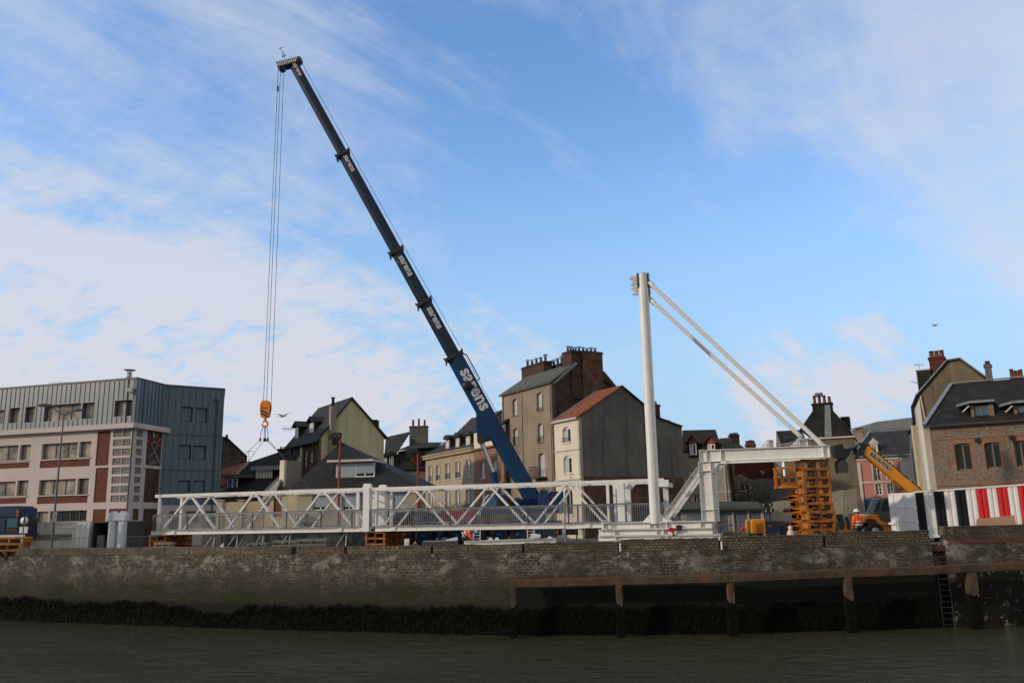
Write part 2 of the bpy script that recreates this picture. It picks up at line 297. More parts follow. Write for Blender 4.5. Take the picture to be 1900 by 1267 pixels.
M = dict(
 white=wmat('white_paint', (.82, .82, .79), (.75, .74, .71), .7, .42, fine=.06, streak=.35, c3=(.50, .47, .41)),
 white2=wmat('white_steel_dull', (.66, .66, .64), (.60, .59, .56), .6, .45, fine=.05, streak=.2, c3=(.5, .47, .42)),
 stay=wmat('stay_paint', (.78, .76, .71), (.72, .70, .65), .5, .45, fine=.02),
 galv=wmat('galvanised', (.30, .31, .32), (.22, .23, .24), 2, .45, .6, fine=.1),
 darkgalv=wmat('dark_galvanised', (.10, .10, .10), (.07, .07, .07), 2, .5, .3),
 boom=wmat('crane_grey_blue', (.009, .025, .060), (.012, .024, .046), .4, .45, fine=.05, spec=.3),
 blue=wmat('crane_blue', (.004, .045, .125), (.004, .034, .10), .5, .4, fine=.06, spec=.3),
 navy=wmat('navy_paint', (.012, .045, .12), (.01, .03, .08), .8, .4, fine=.06),
 tyre=wmat('tyre_rubber', (.018, .018, .018), (.03, .028, .026), 2, .85),
 black=wmat('black_steel', (.015, .015, .016), (.03, .03, .03), 3, .5),
 textw=plain('white_lettering', (.60, .63, .66), .5),
 orange=wmat('orange_paint', (.85, .27, .015), (.72, .21, .012), 1.2, .45, fine=.08),
 mat_orange=wmat('orange_dunnage', (.50, .175, .018), (.24, .08, .012), 1.9, .6, fine=.25, streak=.75, c3=(.07, .03, .014)),
 rust=wmat('rusty_steel', (.15, .055, .022), (.075, .034, .02), 2, .85, fine=.25),
 wood=wmat('pallet_wood', (.36, .27, .17), (.24, .18, .12), 2.5, .85, fine=.2),
 oldwood=wmat('weathered_timber', (.100, .074, .048), (.048, .037, .026), 1.2, .9, bump=.5, fine=.35, streak=.7, c3=(.15, .062, .024)),
 greywood=wmat('grey_planks', (.21, .21, .18), (.12, .13, .12), 2.5, .85, fine=.2),
 yellow=wmat('machine_yellow', (.85, .32, .010), (.78, .27, .008), 1., .4, fine=.05),
 hiviz=wmat('hi_vis_orange', (1., .15, .03), (.95, .12, .02), 4, .75, fine=.08),
 silver=plain('reflective_tape', (.62, .62, .58), .4),
 trouser=wmat('dark_cloth', (.03, .032, .04), (.02, .02, .03), 6, .9),
 skin=plain('skin', (.45, .25, .17), .6),
 helmet=plain('helmet_plastic', (.82, .82, .80), .35),
 hair=plain('hair', (.04, .025, .015), .8),
 chrome=plain('polished_steel', (.6, .6, .62), .15, 1.),
 red=wmat('red_paint', (.50, .018, .02), (.42, .014, .016), 1., .45),
 redpole=wmat('red_pole_paint', (.30, .025, .02), (.24, .02, .018), 2., .5),
 glass=plain('window_glass', (.016, .017, .018), .12, spec=.35),
 glassblue=plain('sky_glass', (.050, .135, .20), .10, spec=.5),
 skyreflect=wmat('painted_sky_reflection', (.46, .39, .31), (.12, .11, .10), .75, .14, spec=.6, fine=.03),  # warm sky reflected in the panes, painted as a beige base colour
 darkframe=plain('dark_window_frame', (.045, .038, .036), .5),
 wframe=plain('white_window_frame', (.76, .75, .72), .5),
 curtain=wmat('net_curtain', (.60, .59, .56), (.50, .49, .47), 3, .6, fine=.05),
 shutter=wmat('roller_shutter', (.36, .42, .50), (.33, .39, .47), 1, .55, fine=.03),
 woodframe=plain('brown_wood_frame', (.16, .12, .08), .6),
 pink=wmat('pink_render', (.58, .50, .48), (.54, .465, .445), .5, .85, streak=.12, c3=(.42, .34, .31), fine=.03),
 zinc=wmat('zinc_cladding', (.170, .198, .212), (.148, .175, .190), .35, .42, .25, fine=.03),
 shadezinc=wmat('zinc_painted_shade', (.105, .165, .205), (.09, .145, .185), .35, .5, .1, fine=.03),  # zinc of the right-facing walls, bluish shade put into its colour
 seam=plain('zinc_seam', (.07, .08, .085), .5, .2),
 modbrick=brickmat('facing_brick', (.21, .075, .045), (.16, .055, .035), (.10, .055, .045), .22, .075, .012, .25),
 darkbrick=brickmat('dark_brick', (.125, .050, .034), (.070, .034, .025), (.085, .068, .055), .22, .075, .014, .5, patches=[((.035, .03, .026), .52, .72, .5, 2.)]),
 oldbrick=brickmat('old_brick', (.19, .080, .048), (.11, .05, .034), (.12, .095, .07), .22, .075, .014, .6, patches=[((.05, .04, .032), .5, .7, .7, 4.)]),
 redbrick=brickmat('red_brick', (.15, .035, .028), (.11, .028, .024), (.085, .04, .034), .22, .075, .01, .3),
 gblock=brickmat('glass_blocks', (.34, .33, .29), (.20, .20, .18), (.09, .09, .08), .15, .15, .022, .35, offset=0., rough=.25),
 slate=brickmat('slate_roof', (.056, .055, .054), (.038, .038, .039), (.018, .02, .022), .26, .15, .012, .35, patches=[((.075, .075, .062), .55, .78, .5, 3.)], rough=.85),
 slatedark=brickmat('dark_slate', (.038, .036, .033), (.024, .0235, .022), (.010, .010, .010), .26, .15, .012, .3, rough=.85),
 bungalow=brickmat('bungalow_slate', (.030, .034, .032), (.022, .026, .025), (.014, .015, .015), .30, .17, .012, .3, patches=[((.04, .04, .024), .5, .75, .4, 9.)], rough=.7),
 lichenslate=brickmat('lichen_slate', (.14, .14, .10), (.10, .105, .085), (.05, .05, .045), .26, .16, .014, .4, patches=[((.20, .19, .11), .55, .75, .9, 3.)], rough=.85),
 tile=brickmat('brown_tiles', (.095, .060, .038), (.06, .042, .030), (.03, .022, .018), .24, .20, .02, .4, bump=.8),
 orangetile=brickmat('orange_tiles', (.34, .115, .040), (.24, .085, .038), (.16, .055, .03), .24, .18, .02, .45, patches=[((.12, .075, .04), .55, .72, 1.1, 6.)], bump=.6),
 zincflash=wmat('zinc_flashing', (.24, .27, .30), (.18, .20, .22), 2, .45, .3),
 green=wmat('green_render', (.63, .59, .36), (.53, .50, .30), .7, .9, streak=.4, c3=(.25, .25, .13), fine=.05),
 beige=wmat('beige_render', (.42, .335, .225), (.36, .285, .19), .5, .9, streak=.35, c3=(.18, .135, .085), fine=.05),
 tan=wmat('tan_render', (.31, .25, .175), (.245, .195, .135), .45, .9, streak=.7, c3=(.16, .125, .085), fine=.05),
 cream=wmat('cream_render', (.74, .66, .525), (.67, .60, .48), .6, .85, streak=.2, c3=(.42, .34, .24), fine=.04),
 creamlow=wmat('cream_wall', (.56, .48, .32), (.48, .41, .28), .6, .85, streak=.25, c3=(.34, .29, .2), fine=.05),
 greygable=wmat('grey_cement_render', (.165, .157, .140), (.115, .110, .100), .30, .95, streak=.9, c3=(.062, .060, .055), fine=.06, bump=.1),
 bung_wall=wmat('greige_render', (.42, .385, .31), (.38, .35, .285), .5, .9, streak=.15, fine=.04),
 pinkbrick=brickmat('pink_brick', (.36, .17, .105), (.27, .13, .085), (.24, .18, .13), .22, .075, .012, .35),
 stone=brickmat('rubble_stone', (.17, .15, .125), (.10, .085, .07), (.055, .045, .038), .34, .17, .03, .6),
 palegable=wmat('pale_cement', (.30, .27, .225), (.25, .225, .19), .5, .9, streak=.3, fine=.05),
 smallhouse=wmat('stained_render', (.33, .30, .235), (.27, .245, .19), .8, .9, streak=.5, c3=(.18, .16, .13), fine=.06),
 slatewall=wmat('brown_cement', (.19, .155, .11), (.14, .115, .085), .5, .95, streak=.4, c3=(.08, .07, .055), fine=.08),
 salmon=wmat('salmon_render', (.50, .215, .165), (.45, .19, .15), .6, .85, fine=.04),
 trim=wmat('white_trim', (.58, .54, .47), (.50, .46, .40), 1, .8, fine=.05),
 concwall=wmat('pale_concrete', (.40, .36, .27), (.30, .275, .22), .7, .9, streak=.5, c3=(.19, .17, .14), fine=.08),
 greywall=wmat('grey_wall', (.115, .11, .095), (.09, .085, .075), .6, .95, streak=.3, fine=.06),
 metalshed=wmat('metal_shed', (.30, .32, .33), (.27, .285, .30), .5, .5, .2, streak=.3, c3=(.18, .17, .16), fine=.03),
 moss=wmat('moss_roof', (.05, .05, .025), (.035, .036, .022), 1.2, .95, fine=.2),
 door_grey=wmat('garage_door', (.115, .135, .165), (.10, .12, .145), 1, .6, fine=.04),
 door_white=wmat('garage_white', (.42, .42, .42), (.36, .36, .36), 1, .7, fine=.05),
 hoarding=wmat('corrugated_hoarding', (.145, .150, .150), (.12, .125, .125), .8, .55, .2, fine=.05),
 reddoor=plain('red_brown_door', (.13, .035, .02), .6),
 bluedoor=plain('blue_door', (.06, .12, .24), .6),
 gableb=wmat('stained_gable', (.20, .155, .095), (.13, .105, .07), .35, .95, streak=.7, c3=(.075, .06, .045), fine=.08),
 contwhite=wmat('container_white', (.82, .81, .79), (.76, .75, .73), .8, .45, fine=.03),
 contdoor=wmat('container_door', (.76, .77, .79), (.70, .71, .74), .8, .45, fine=.03),
 contblack=plain('container_black', (.006, .007, .011), .5, spec=.25),
 contred=plain('container_red', (.62, .012, .02), .42),
 contgrey=wmat('dirty_container', (.70, .68, .62), (.56, .54, .49), 1.2, .6, streak=.5, c3=(.25, .22, .18), fine=.06),
 plypink=wmat('plywood_board', (.46, .27, .19), (.42, .25, .18), 2, .8, fine=.05),
 plastic=wmat('white_plastic', (.66, .70, .75), (.60, .64, .70), 1, .5, fine=.03),
 asphalt=wmat('asphalt', (.055, .054, .052), (.045, .044, .042), 1.5, .9, bump=.2),
 yard=wmat('concrete_yard', (.13, .125, .11), (.09, .088, .08), 1., .95, bump=.3, fine=.2),
 lead=plain('lamp_grey', (.10, .115, .135), .5, .3),
 pot=wmat('terracotta_pot', (.22, .085, .05), (.14, .06, .04), 5, .8),
 potgrey=wmat('sooty_pot', (.10, .095, .085), (.06, .055, .05), 5, .85),
 lampemit=plain('amber_beacon', (.9, .35, .05), .3, emit=(1, .42, .10), es=6.),
)
# ================================================================ THE SETTING
ZW = -4.3
def quaymat(name, kind):
    m, N, L, B = mk(name)
    geo = N.new('ShaderNodeNewGeometry'); uv = N.new('ShaderNodeUVMap'); sep = N.new('ShaderNodeSeparateXYZ'); L.new(geo.outputs['Position'], sep.inputs[0])
    def noise(scl, det=6, rgh=.65, w=0.):
        mp = N.new('ShaderNodeMapping'); mp.inputs['Scale'].default_value = scl; L.new(geo.outputs['Position'], mp.inputs[0])
        n = N.new('ShaderNodeTexNoise'); n.noise_dimensions = '4D'; n.inputs['W'].default_value = w; n.inputs['Scale'].default_value = 1; n.inputs['Detail'].default_value = det; n.inputs['Roughness'].default_value = rgh
        L.new(mp.outputs[0], n.inputs['Vector']); return n.outputs['Fac']
    def rng(v, a, b, c=0., d=1.):
        n = N.new('ShaderNodeMapRange'); n.interpolation_type = 'SMOOTHSTEP'
        for k, x in zip(('From Min', 'From Max', 'To Min', 'To Max'), (a, b, c, d)): n.inputs[k].default_value = x
        L.new(v, n.inputs['Value']); return n.outputs[0]
    def mul(a, b, op='MULTIPLY'):
        n = N.new('ShaderNodeMath'); n.operation = op
        for i, x in enumerate((a, b)):
            if isinstance(x, (int, float)): n.inputs[i].default_value = x
            else: L.new(x, n.inputs[i])
        return n.outputs[0]
    def mix(f, a, b, bt='MIX'):
        n = N.new('ShaderNodeMix'); n.data_type = 'RGBA'; n.blend_type = bt; L.new(f, n.inputs[0])
        for i, c in ((6, a), (7, b)):
            if isinstance(c, tuple): n.inputs[i].default_value = rgba(c)
            else: L.new(c, n.inputs[i])
        return n.outputs[2]
    br = N.new('ShaderNodeTexBrick'); br.inputs['Scale'].default_value = 1
    wn = N.new('ShaderNodeTexNoise'); wn.inputs['Scale'].default_value = 1.6; wn.inputs['Detail'].default_value = 4; L.new(geo.outputs['Position'], wn.inputs['Vector'])
    wv = N.new('ShaderNodeVectorMath'); wv.operation = 'MULTIPLY_ADD'; L.new(wn.outputs['Color'], wv.inputs[0]); wv.inputs[1].default_value = (.16, .10, 0) if kind in ('wall', 'brick') else (.05, .03, 0); L.new(uv.outputs[0], wv.inputs[2]); L.new(wv.outputs[0], br.inputs['Vector'])
    P_ = dict(wall=(.31, .155, .018, (.140, .120, .094), (.058, .050, .041), (.19, .165, .13)),
              sett=(.215, .145, .026, (.27, .215, .15), (.17, .135, .095), (.075, .062, .048)),
              brick=(.24, .08, .014, (.13, .085, .068), (.075, .055, .045), (.17, .145, .115)),
              curb=(4.1, .9, .01, (.16, .135, .105), (.13, .11, .085), (.08, .07, .06)))[kind]
    for k, v in (('Brick Width', P_[0]), ('Row Height', P_[1]), ('Mortar Size', P_[2])): br.inputs[k].default_value = v
    br.inputs['Mortar Smooth'].default_value = .4
    for k, c in (('Color1', P_[3]), ('Color2', P_[4]), ('Mortar', P_[5])): br.inputs[k].default_value = rgba(c)
    big = noise((.35, .35, .8), 7, .6, 1.); fine = noise((7, 7, 9), 6, .75, 2.)
    hs = N.new('ShaderNodeHueSaturation'); L.new(mul(rng(fine, .28, .72, .2, 1.75), rng(big, .3, .7, .7, 1.25)), hs.inputs['Value']); L.new(br.outputs['Color'], hs.inputs['Color']); col = hs.outputs[0]
    z = sep.outputs[2]
    if kind in ('wall', 'brick'):
        # salt / lichen bloom in the upper courses
        salt = mul(rng(noise((1.1, 1.1, 2.2), 9, .75, 5.), .50, .575), mul(rng(z, -1.7, -.6), rng(z, .15, -.15)))
        col = mix(mul(salt, .9), col, (.36, .335, .285)); sp = mul(rng(noise((6, 6, 7), 3, .6, 41.), .64, .68), rng(z, -1.2, -.1)); col = mix(mul(sp, .8), col, (.46, .43, .37))
        lime = mul(rng(noise((1.6, 1.6, 5.), 9, .8, 11.), .60, .68), rng(z, -3., -1.2)); col = mix(mul(lime, .4), col, (.34, .29, .20))
        dk = mul(rng(noise((.5, .5, .35), 8, .68, 8.), .42, .62), .72); col = mix(dk, col, (.048, .042, .032)); dk2 = mul(rng(noise((1.7, 1.7, 1.1), 8, .72, 18.), .50, .62), .6); col = mix(dk2, col, (.040, .036, .028))
        ln = mul(rng(noise((.7, .7, 14.), 4, .6, 27.), .60, .68), rng(z, -2.2, -1.2)); col = mix(mul(ln, .5), col, (.22, .19, .14))
        yel = mul(rng(noise((.9, .9, .4), 6, .7, 21.), .60, .72), rng(z, -1.0, -.2)); col = mix(mul(yel, .5), col, (.22, .15, .03))
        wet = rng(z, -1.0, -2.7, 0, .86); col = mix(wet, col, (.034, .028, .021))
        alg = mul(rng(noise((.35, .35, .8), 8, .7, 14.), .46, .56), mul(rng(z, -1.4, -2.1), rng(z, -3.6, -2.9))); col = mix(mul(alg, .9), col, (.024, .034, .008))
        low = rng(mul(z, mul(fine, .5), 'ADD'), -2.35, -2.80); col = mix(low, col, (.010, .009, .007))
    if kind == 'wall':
        rec = mul(rng(sep.outputs[0], -.6, -.1), rng(z, -1.22, -1.45)); col = mix(mul(rec, .88), col, (.009, .009, .007))  # below the fender beam: wet black stain, with the overhang's shade painted in
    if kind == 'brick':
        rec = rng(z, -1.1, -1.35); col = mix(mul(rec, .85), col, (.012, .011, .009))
        band = mul(rng(z, .02, .06), rng(z, .26, .22)); col = mix(mul(band, .8), col, (.20, .06, .045))
        bl = mul(rng(noise((2.2, 2.2, 2.2), 5, .7, 33.), .58, .62), rng(z, -.6, -1.5)); col = mix(mul(bl, .8), col, (.30, .28, .18)); sl_ = mul(rng(noise((1.0, 1.0, 1.6), 8, .75, 51.), .50, .56), mul(rng(sep.outputs[0], 25.5, 23.5), rng(z, -1.1, -.6))); col = mix(mul(sl_, .9), col, (.38, .36, .32))
    if kind in ('sett', 'curb'):
        st = rng(noise((.6, .6, 1.5), 8, .75, 3.), .42, .62); col = mix(mul(st, .75), col, (.065, .055, .040))
        yl = rng(noise((1.5, 1.5, .7), 6, .7, 9.), .66, .74); col = mix(mul(yl, .6), col, (.30, .21, .04))
    L.new(col, B.inputs['Base Color']); B.inputs['Roughness'].default_value = .85; B.inputs['Specular IOR Level'].default_value = .3
    h = mul(mul(rng(fine, .2, .8), .9), mul(rng(br.outputs['Fac'], 0, 1, 1, 0), .8), 'ADD')
    bp = N.new('ShaderNodeBump'); bp.inputs['Strength'].default_value = .8; bp.inputs['Distance'].default_value = .05; L.new(h, bp.inputs['Height']); L.new(bp.outputs[0], B.inputs['Normal'])
    return m
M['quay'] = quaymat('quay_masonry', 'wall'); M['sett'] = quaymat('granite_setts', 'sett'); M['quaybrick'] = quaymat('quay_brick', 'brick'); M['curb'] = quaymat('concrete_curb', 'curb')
M['weed'] = wmat('bladderwrack', (.0075, .0070, .0045), (.004, .004, .003), 3, .8, bump=.6, fine=.5, spec=.1)
def watermat():
    m, N, L, B = mk('harbour_water')
    geo = N.new('ShaderNodeNewGeometry')
    def noise(scl, rot, det, dist=0.):
        mp = N.new('ShaderNodeMapping'); mp.inputs['Scale'].default_value = scl; mp.inputs['Rotation'].default_value = (0, 0, rot); L.new(geo.outputs['Position'], mp.inputs[0])
        n = N.new('ShaderNodeTexNoise'); n.inputs['Scale'].default_value = 1; n.inputs['Detail'].default_value = det; n.inputs['Roughness'].default_value = .6; n.inputs['Distortion'].default_value = dist
        L.new(mp.outputs[0], n.inputs['Vector']); return n.outputs['Fac']
    a = noise((.9, 2.4, 1), R(12), 4, .6); b = noise((3.2, 7, 1), R(-8), 5, .5); c = noise((.10, .16, 1), R(20), 3)
    rr = N.new('ShaderNodeMapRange'); rr.inputs['From Min'].default_value = .35; rr.inputs['From Max'].default_value = .65; rr.inputs['To Min'].default_value = .35; rr.inputs['To Max'].default_value = 1.; L.new(c, rr.inputs['Value'])
    s1 = N.new('ShaderNodeMath'); s1.operation = 'MULTIPLY_ADD'; L.new(b, s1.inputs[0]); s1.inputs[1].default_value = .42; L.new(a, s1.inputs[2])
    s2 = N.new('ShaderNodeMath'); s2.operation = 'MULTIPLY'; L.new(s1.outputs[0], s2.inputs[0]); L.new(rr.outputs[0], s2.inputs[1])
    bp = N.new('ShaderNodeBump'); bp.inputs['Strength'].default_value = 1.; bp.inputs['Distance'].default_value = .55; L.new(s2.outputs[0], bp.inputs['Height']); L.new(bp.outputs[0], B.inputs['Normal'])
    B.inputs['Base Color'].default_value = (.052, .052, .026, 1); B.inputs['Roughness'].default_value = .05; B.inputs['IOR'].default_value = 1.333; B.inputs['Specular IOR Level'].default_value = .30
    return m
M['water'] = watermat()
b = MB(); b.poly([(-2500, -600, ZW), (2500, -600, ZW), (2500, 140, ZW), (-2500, 140, ZW)]); o = b.build('water', M['water']); o['kind'] = 'structure'
# the line of the quay, read along its water line
QP = [(-420, 1136), (0, 1150), (180, 1156), (350, 1162), (540, 1168), (700, 1172), (950, 1178), (1150, 1177), (1350, 1175), (1530, 1170), (1747, 1163.5)]
QL = [PZ(x, y, ZW) for x, y in QP]; QL = [Vector((p.x, p.y, 0)) for p in QL]
qe = Vector((PZ(1775, 1162.5, ZW).x, PZ(1775, 1162.5, ZW).y, 0)); qr = PZ(2150, 1148, ZW); qr = Vector((qr.x, qr.y, 0))
QALL = QL + [qe, qr]
g = MB()
far = [(2600, 60, 0), (2600, 3000, 0), (-2600, 3000, 0), (-2600, 140, 0)]
back = [p + Vector((0, .45, 0)) for p in QALL]
g.poly([Vector((p.x, p.y, 0)) for p in back] + far)
o = g.build('ground', M['yard']); o['kind'] = 'structure'
rd = MB(); rd.poly([(-120, 63.5, .004), (30, 58, .004), (120, 58, .004), (120, 66, .004), (30, 66.5, .004), (-120, 72, .004)])
o = rd.build('road', M['asphalt']); o['kind'] = 'structure'
def qat(px):
    """point of the quay line under picture column px, and the local direction"""
    for (a, b_), (pa, pb) in zip(zip(QP[:-1], QP[1:]), zip(QL[:-1], QL[1:])):
        if a[0] <= px <= b_[0]:
            f = Face(pa, pb); w = f.w(px, 1010); return Vector((w.x, w.y, 0)), f
def wallrun(mb, pts, z0, z1, thick):
    """solid wall along plan points, its face on the points"""
    for p, q in zip(pts[:-1], pts[1:]):
        t = (q-p).normalized(); n = Vector((-t.y, t.x, 0))
        mb.prism([p+Vector((0, 0, z0)), q+Vector((0, 0, z0)), q+n*thick+Vector((0, 0, z0)), p+n*thick+Vector((0, 0, z0))], (0, 0, z1-z0))
qw = thing('quay_wall', 'long stained masonry quay wall with dark weed at the water line', 'wall', (0, 47, ZW))
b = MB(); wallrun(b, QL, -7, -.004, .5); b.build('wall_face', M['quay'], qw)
def subline(x0, x1, dx=0., dy=.04):
    xs = [x0] + [q[0] for q in QP if x0 < q[0] < x1] + [x1]
    return [qat(x)[0] + Vector((dx, dy, 0)) for x in xs]
xs_ = list(range(-400, 540, 47)) + [541]
for x0, x1 in zip(xs_[:-1], xs_[1:]):
    b = MB(); wallrun(b, subline(x0+.4, x1-.1), 0, .47+random.uniform(-.022, .015), .42+random.uniform(-.02, .02)); b.build('parapet', M['curb'], qw, bevel=.03)
slots = [546, 641, 801, 971, 1149, 1337, 1531, 1727]
for i, (x0, x1) in enumerate(zip(slots[:-1], slots[1:])):
    b = MB(); pts = subline(x0+2.5, x1-(2.5 if i < 6 else 0)); h = [.35, .35, .37, .42, .52, .59, .68][i]
    wallrun(b, pts, 0, h, .42); b.build('parapet', M['sett'], qw, bevel=.02)
    # top course of separate blocks, slightly uneven
    c = MB(); ln = []
    for p, q in zip(pts[:-1], pts[1:]):
        L_ = (q-p).length; n_ = max(1, int(L_/.26)); t = (q-p)/L_
        for k in range(n_):
            a_ = p+t*(L_*k/n_+.012); e_ = p+t*(L_*(k+1)/n_-.012); nn = Vector((-t.y, t.x, 0)); hh = h+.085+random.uniform(-.02, .02); off = -nn*random.uniform(.0, .03)
            c.prism([a_+off+Vector((0, 0, h+.002)), e_+off+Vector((0, 0, h+.002)), e_+nn*.4+Vector((0, 0, h+.002)), a_+nn*.4+Vector((0, 0, h+.002))], (0, 0, hh-h))
    c.build('coping', M['sett'], qw)
for x_ in slots[:-1]:
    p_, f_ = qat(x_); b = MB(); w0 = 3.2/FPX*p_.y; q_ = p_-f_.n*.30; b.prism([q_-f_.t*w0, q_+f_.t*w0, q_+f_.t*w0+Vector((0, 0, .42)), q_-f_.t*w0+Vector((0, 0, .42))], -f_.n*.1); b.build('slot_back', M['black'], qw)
    if x_ in (1149, 1337): b = MB(); q_ = p_+f_.t*.05+f_.n*.04; b.tube(q_, q_+Vector((0, 0, .42)), .05, n=10); b.build('slot_post', M['white'], qw)
# right-hand stretch beyond the ladder recess
qw2 = thing('quay_wall', 'stretch of patched brick quay wall right of the ladder recess', 'wall', (27, 47, ZW))
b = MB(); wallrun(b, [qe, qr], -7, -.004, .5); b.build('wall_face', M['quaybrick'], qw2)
b = MB(); wallrun(b, [qe+Vector((0, .0, 0)), qr], .0, .95, .5); b.build('parapet', M['quaybrick'], qw2, bevel=.03)
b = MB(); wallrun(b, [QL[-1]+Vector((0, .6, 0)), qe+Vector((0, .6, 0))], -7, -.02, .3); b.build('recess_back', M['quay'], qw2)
b = MB(); wallrun(b, [QL[-1]+Vector((0, .1, 0)), qe+Vector((0, .1, 0))], -.35, -.06, .6); b.build('lintel', M['rust'], qw2)
# seaweed fringe
w = MB(); rnd = random.Random(3)
def weedtop(px):
    t = -3.02 + .10*math.sin(px*.031) + .07*math.sin(px*.11+1) + .05*math.sin(px*.37)
    t -= .55*math.exp(-((px-415)/45)**2); t += .12*math.exp(-((px-60)/70)**2)
    if px > 960: t += .05
    return t
x = -300.
prev = None
def weedcol(px):
    p, f = (qat(px) if px < 1728 else (None, None))
    zt = weedtop(px)+rnd.uniform(-.09, .05); col = []
    for j in range(9):
        z = zt - (zt+4.7)*j/8; o_ = (.01 if j == 0 else .045+.02*math.sin(px*.7+j*2.1)+rnd.uniform(0, .035)+.014*j)
        col.append(p + f.n*o_ + Vector((0, 0, z)))
    return col
while x < 1724:
    c_ = weedcol(x)
    if prev:
        for j in range(8): w.poly([prev[j], prev[j+1], c_[j+1], c_[j]])
    prev = c_; x += 4.
for k in range(16000):
    px = rnd.uniform(-50, 1722); p, f = qat(px); zt = weedtop(px); z = zt - rnd.random()**1.5*(zt+4.45) + rnd.choice((.06, .06, .14))
    o_ = .03+.05*min(1, max(0, zt-z))+rnd.uniform(0, .08); L_ = rnd.uniform(.10, .28); wd = rnd.uniform(.02, .05); s_ = rnd.uniform(-.08, .08)
    a_ = p+f.n*o_+Vector((0, 0, z)); w.poly([a_-f.t*wd, a_+f.t*wd, a_+f.t*(s_+wd*.4)+f.n*.07-Vector((0, 0, L_)), a_+f.t*(s_-wd*.4)+f.n*.03-Vector((0, 0, L_))])
o = w.build('seaweed', M['weed']); tag(o, 'black fringe of seaweed along the foot of the quay wall', 'seaweed', kind='stuff')
# timber fender on piles in front of the right half of the wall
fd = thing('timber_fender', 'long rust-stained timber fender beam on five piles before the quay wall', 'fender', (12, 45, ZW))
FY = lambda px: qat(min(px, 1727))[0].y - 1.0
tp = [(946, 1083), (1350, 1073), (1570, 1063.5), (1728, 1058.5), (1797, 1054), (1990, 1047)]
pts = [P(x, y, (FY(x) if x < 1728 else 45.6+(x-1728)*.003)) for x, y in tp]
for p, q in zip(pts[:-1], pts[1:]):
    b = MB(); b.bar(p, q, .42, .36); b.build('beam', M['oldwood'], fd, bevel=.03)
    b = MB(); pz = Vector((0, .10, .20)); b.bar(p+pz, q+pz, .50, .03); b.build('top_plate', M['rust'], fd)
for px, wd, yb in ((952, 11, 1182), (1148, 11, 1181), (1354, 12, 1178), (1571, 13, 1173), (1799, 16, 1160)):
    yy = (FY(px) if px < 1728 else 45.8)
    t = P(px, {952: 1088, 1148: 1085, 1354: 1079, 1571: 1070, 1799: 1062}[px], yy); ww = wd/FPX*yy*1.02
    b = MB(); b.bar((t.x, yy-.02, t.z), (t.x+random.uniform(-.05, .05), yy, -7), ww, ww, (0, 1, 0)); b.build('pile', M['oldwood'], fd, bevel=.03)
    b = MB(); rn = random.Random(px); vs = []; nr = 9; ns = 12
    for j in range(nr):
        zz = -2.55-rn.uniform(0, .1)-(1.9)*j/(nr-1) if j else -2.5
        for i in range(ns): a = 2*math.pi*(i+.5)/ns; e = max(abs(math.cos(a)), abs(math.sin(a))); r_ = ww*.5/e*(1.02 if j == 0 else 1.10+rn.uniform(0, .14)); vs.append((t.x+math.cos(a)*r_, yy+math.sin(a)*r_, zz+rn.uniform(-.07, .07)))
    b.mesh(vs, [[j*ns+i, j*ns+(i+1) % ns, (j+1)*ns+(i+1) % ns, (j+1)*ns+i] for j in range(nr-1) for i in range(ns)]); b.build('weed_sleeve', M['weed'], fd)
    b = MB(); b.bar((t.x, yy-ww/2-.03, t.z-.1), (t.x, yy-ww/2-.03, t.z-.5), .16, .02, (0, 1, 0)); b.build('iron_strap', M['rust'], fd)
b = MB()
for px in (1690,): pass
def ladder(name, label, top, bot, wd, mat, n, group=None, cat='ladder', depth=.05, side=None):
    o_ = thing(name, label, cat, bot, group); top = Vector(top); bot = Vector(bot); ax = Vector(side or (1, 0, 0))
    for s_ in (-1, 1):
        b = MB(); b.bar(bot+ax*wd/2*s_, top+ax*wd/2*s_, .05, depth, (0, 1, 0)); b.build('rail', mat, o_)
    for k in range(n):
        c = bot.lerp(top, (k+.5)/n); b = MB(); b.bar(c-ax*wd/2, c+ax*wd/2, .035, .035); b.build('rung', mat, o_)
    return o_
LY = QL[-1].y+.12; lt = P(1743, 1012, LY); ladder('quay_ladder', 'rusty steel ladder climbing the recess in the quay wall to the water', (lt.x, LY, -.50), (lt.x+.0, LY, -5.2), .60, M['darkgalv'], 16)
# ================================================================ building helpers
WALL = []
def facade(par, F, outer, holes, mat, depth=.28, name='wall', rev=None):
    """vertical wall in face F with real openings; outer and holes are (u,z) lists"""
    loops = [[Vector((u, z, 0)) for u, z in outer]] + [[Vector((u, z, 0)) for u, z in h] for h in holes]
    b = MB(); us = sorted({round(v.x, 4) for l in loops for v in l})
    edges = [(l[i], l[(i+1) % len(l)]) for l in loops for i in range(len(l))]
    for ua, ub in zip(us[:-1], us[1:]):                # trapezoids between neighbouring corners
        if ub-ua < 1e-3: continue
        um = (ua+ub)/2; hit = []
        for p, q in edges:
            if (p.x-um)*(q.x-um) < 0:
                g_ = lambda u: p.y+(q.y-p.y)*(u-p.x)/(q.x-p.x)
                hit.append((g_(um), g_(ua), g_(ub)))
        hit.sort()
        for e0, e1 in zip(hit[::2], hit[1::2]): b.poly([F.pt(ua, e0[1]), F.pt(ub, e0[2]), F.pt(ub, e1[2]), F.pt(ua, e1[1])])
    for k, l in enumerate(loops):
        n = len(l)
        for i in range(n):
            p, q = l[i], l[(i+1) % n]; mi = 1 if (k and rev) else 0
            b.poly([F.pt(p.x, p.y), F.pt(q.x, q.y), F.pt(q.x, q.y, -depth), F.pt(p.x, p.y, -depth)], mi)
    b.poly([F.pt(u, z, -depth-.6) for u, z in outer], 0)      # rear leaf of the wall
    o_ = b.build(name, [mat, rev] if rev else mat, par); WALL.append(o_); return o_
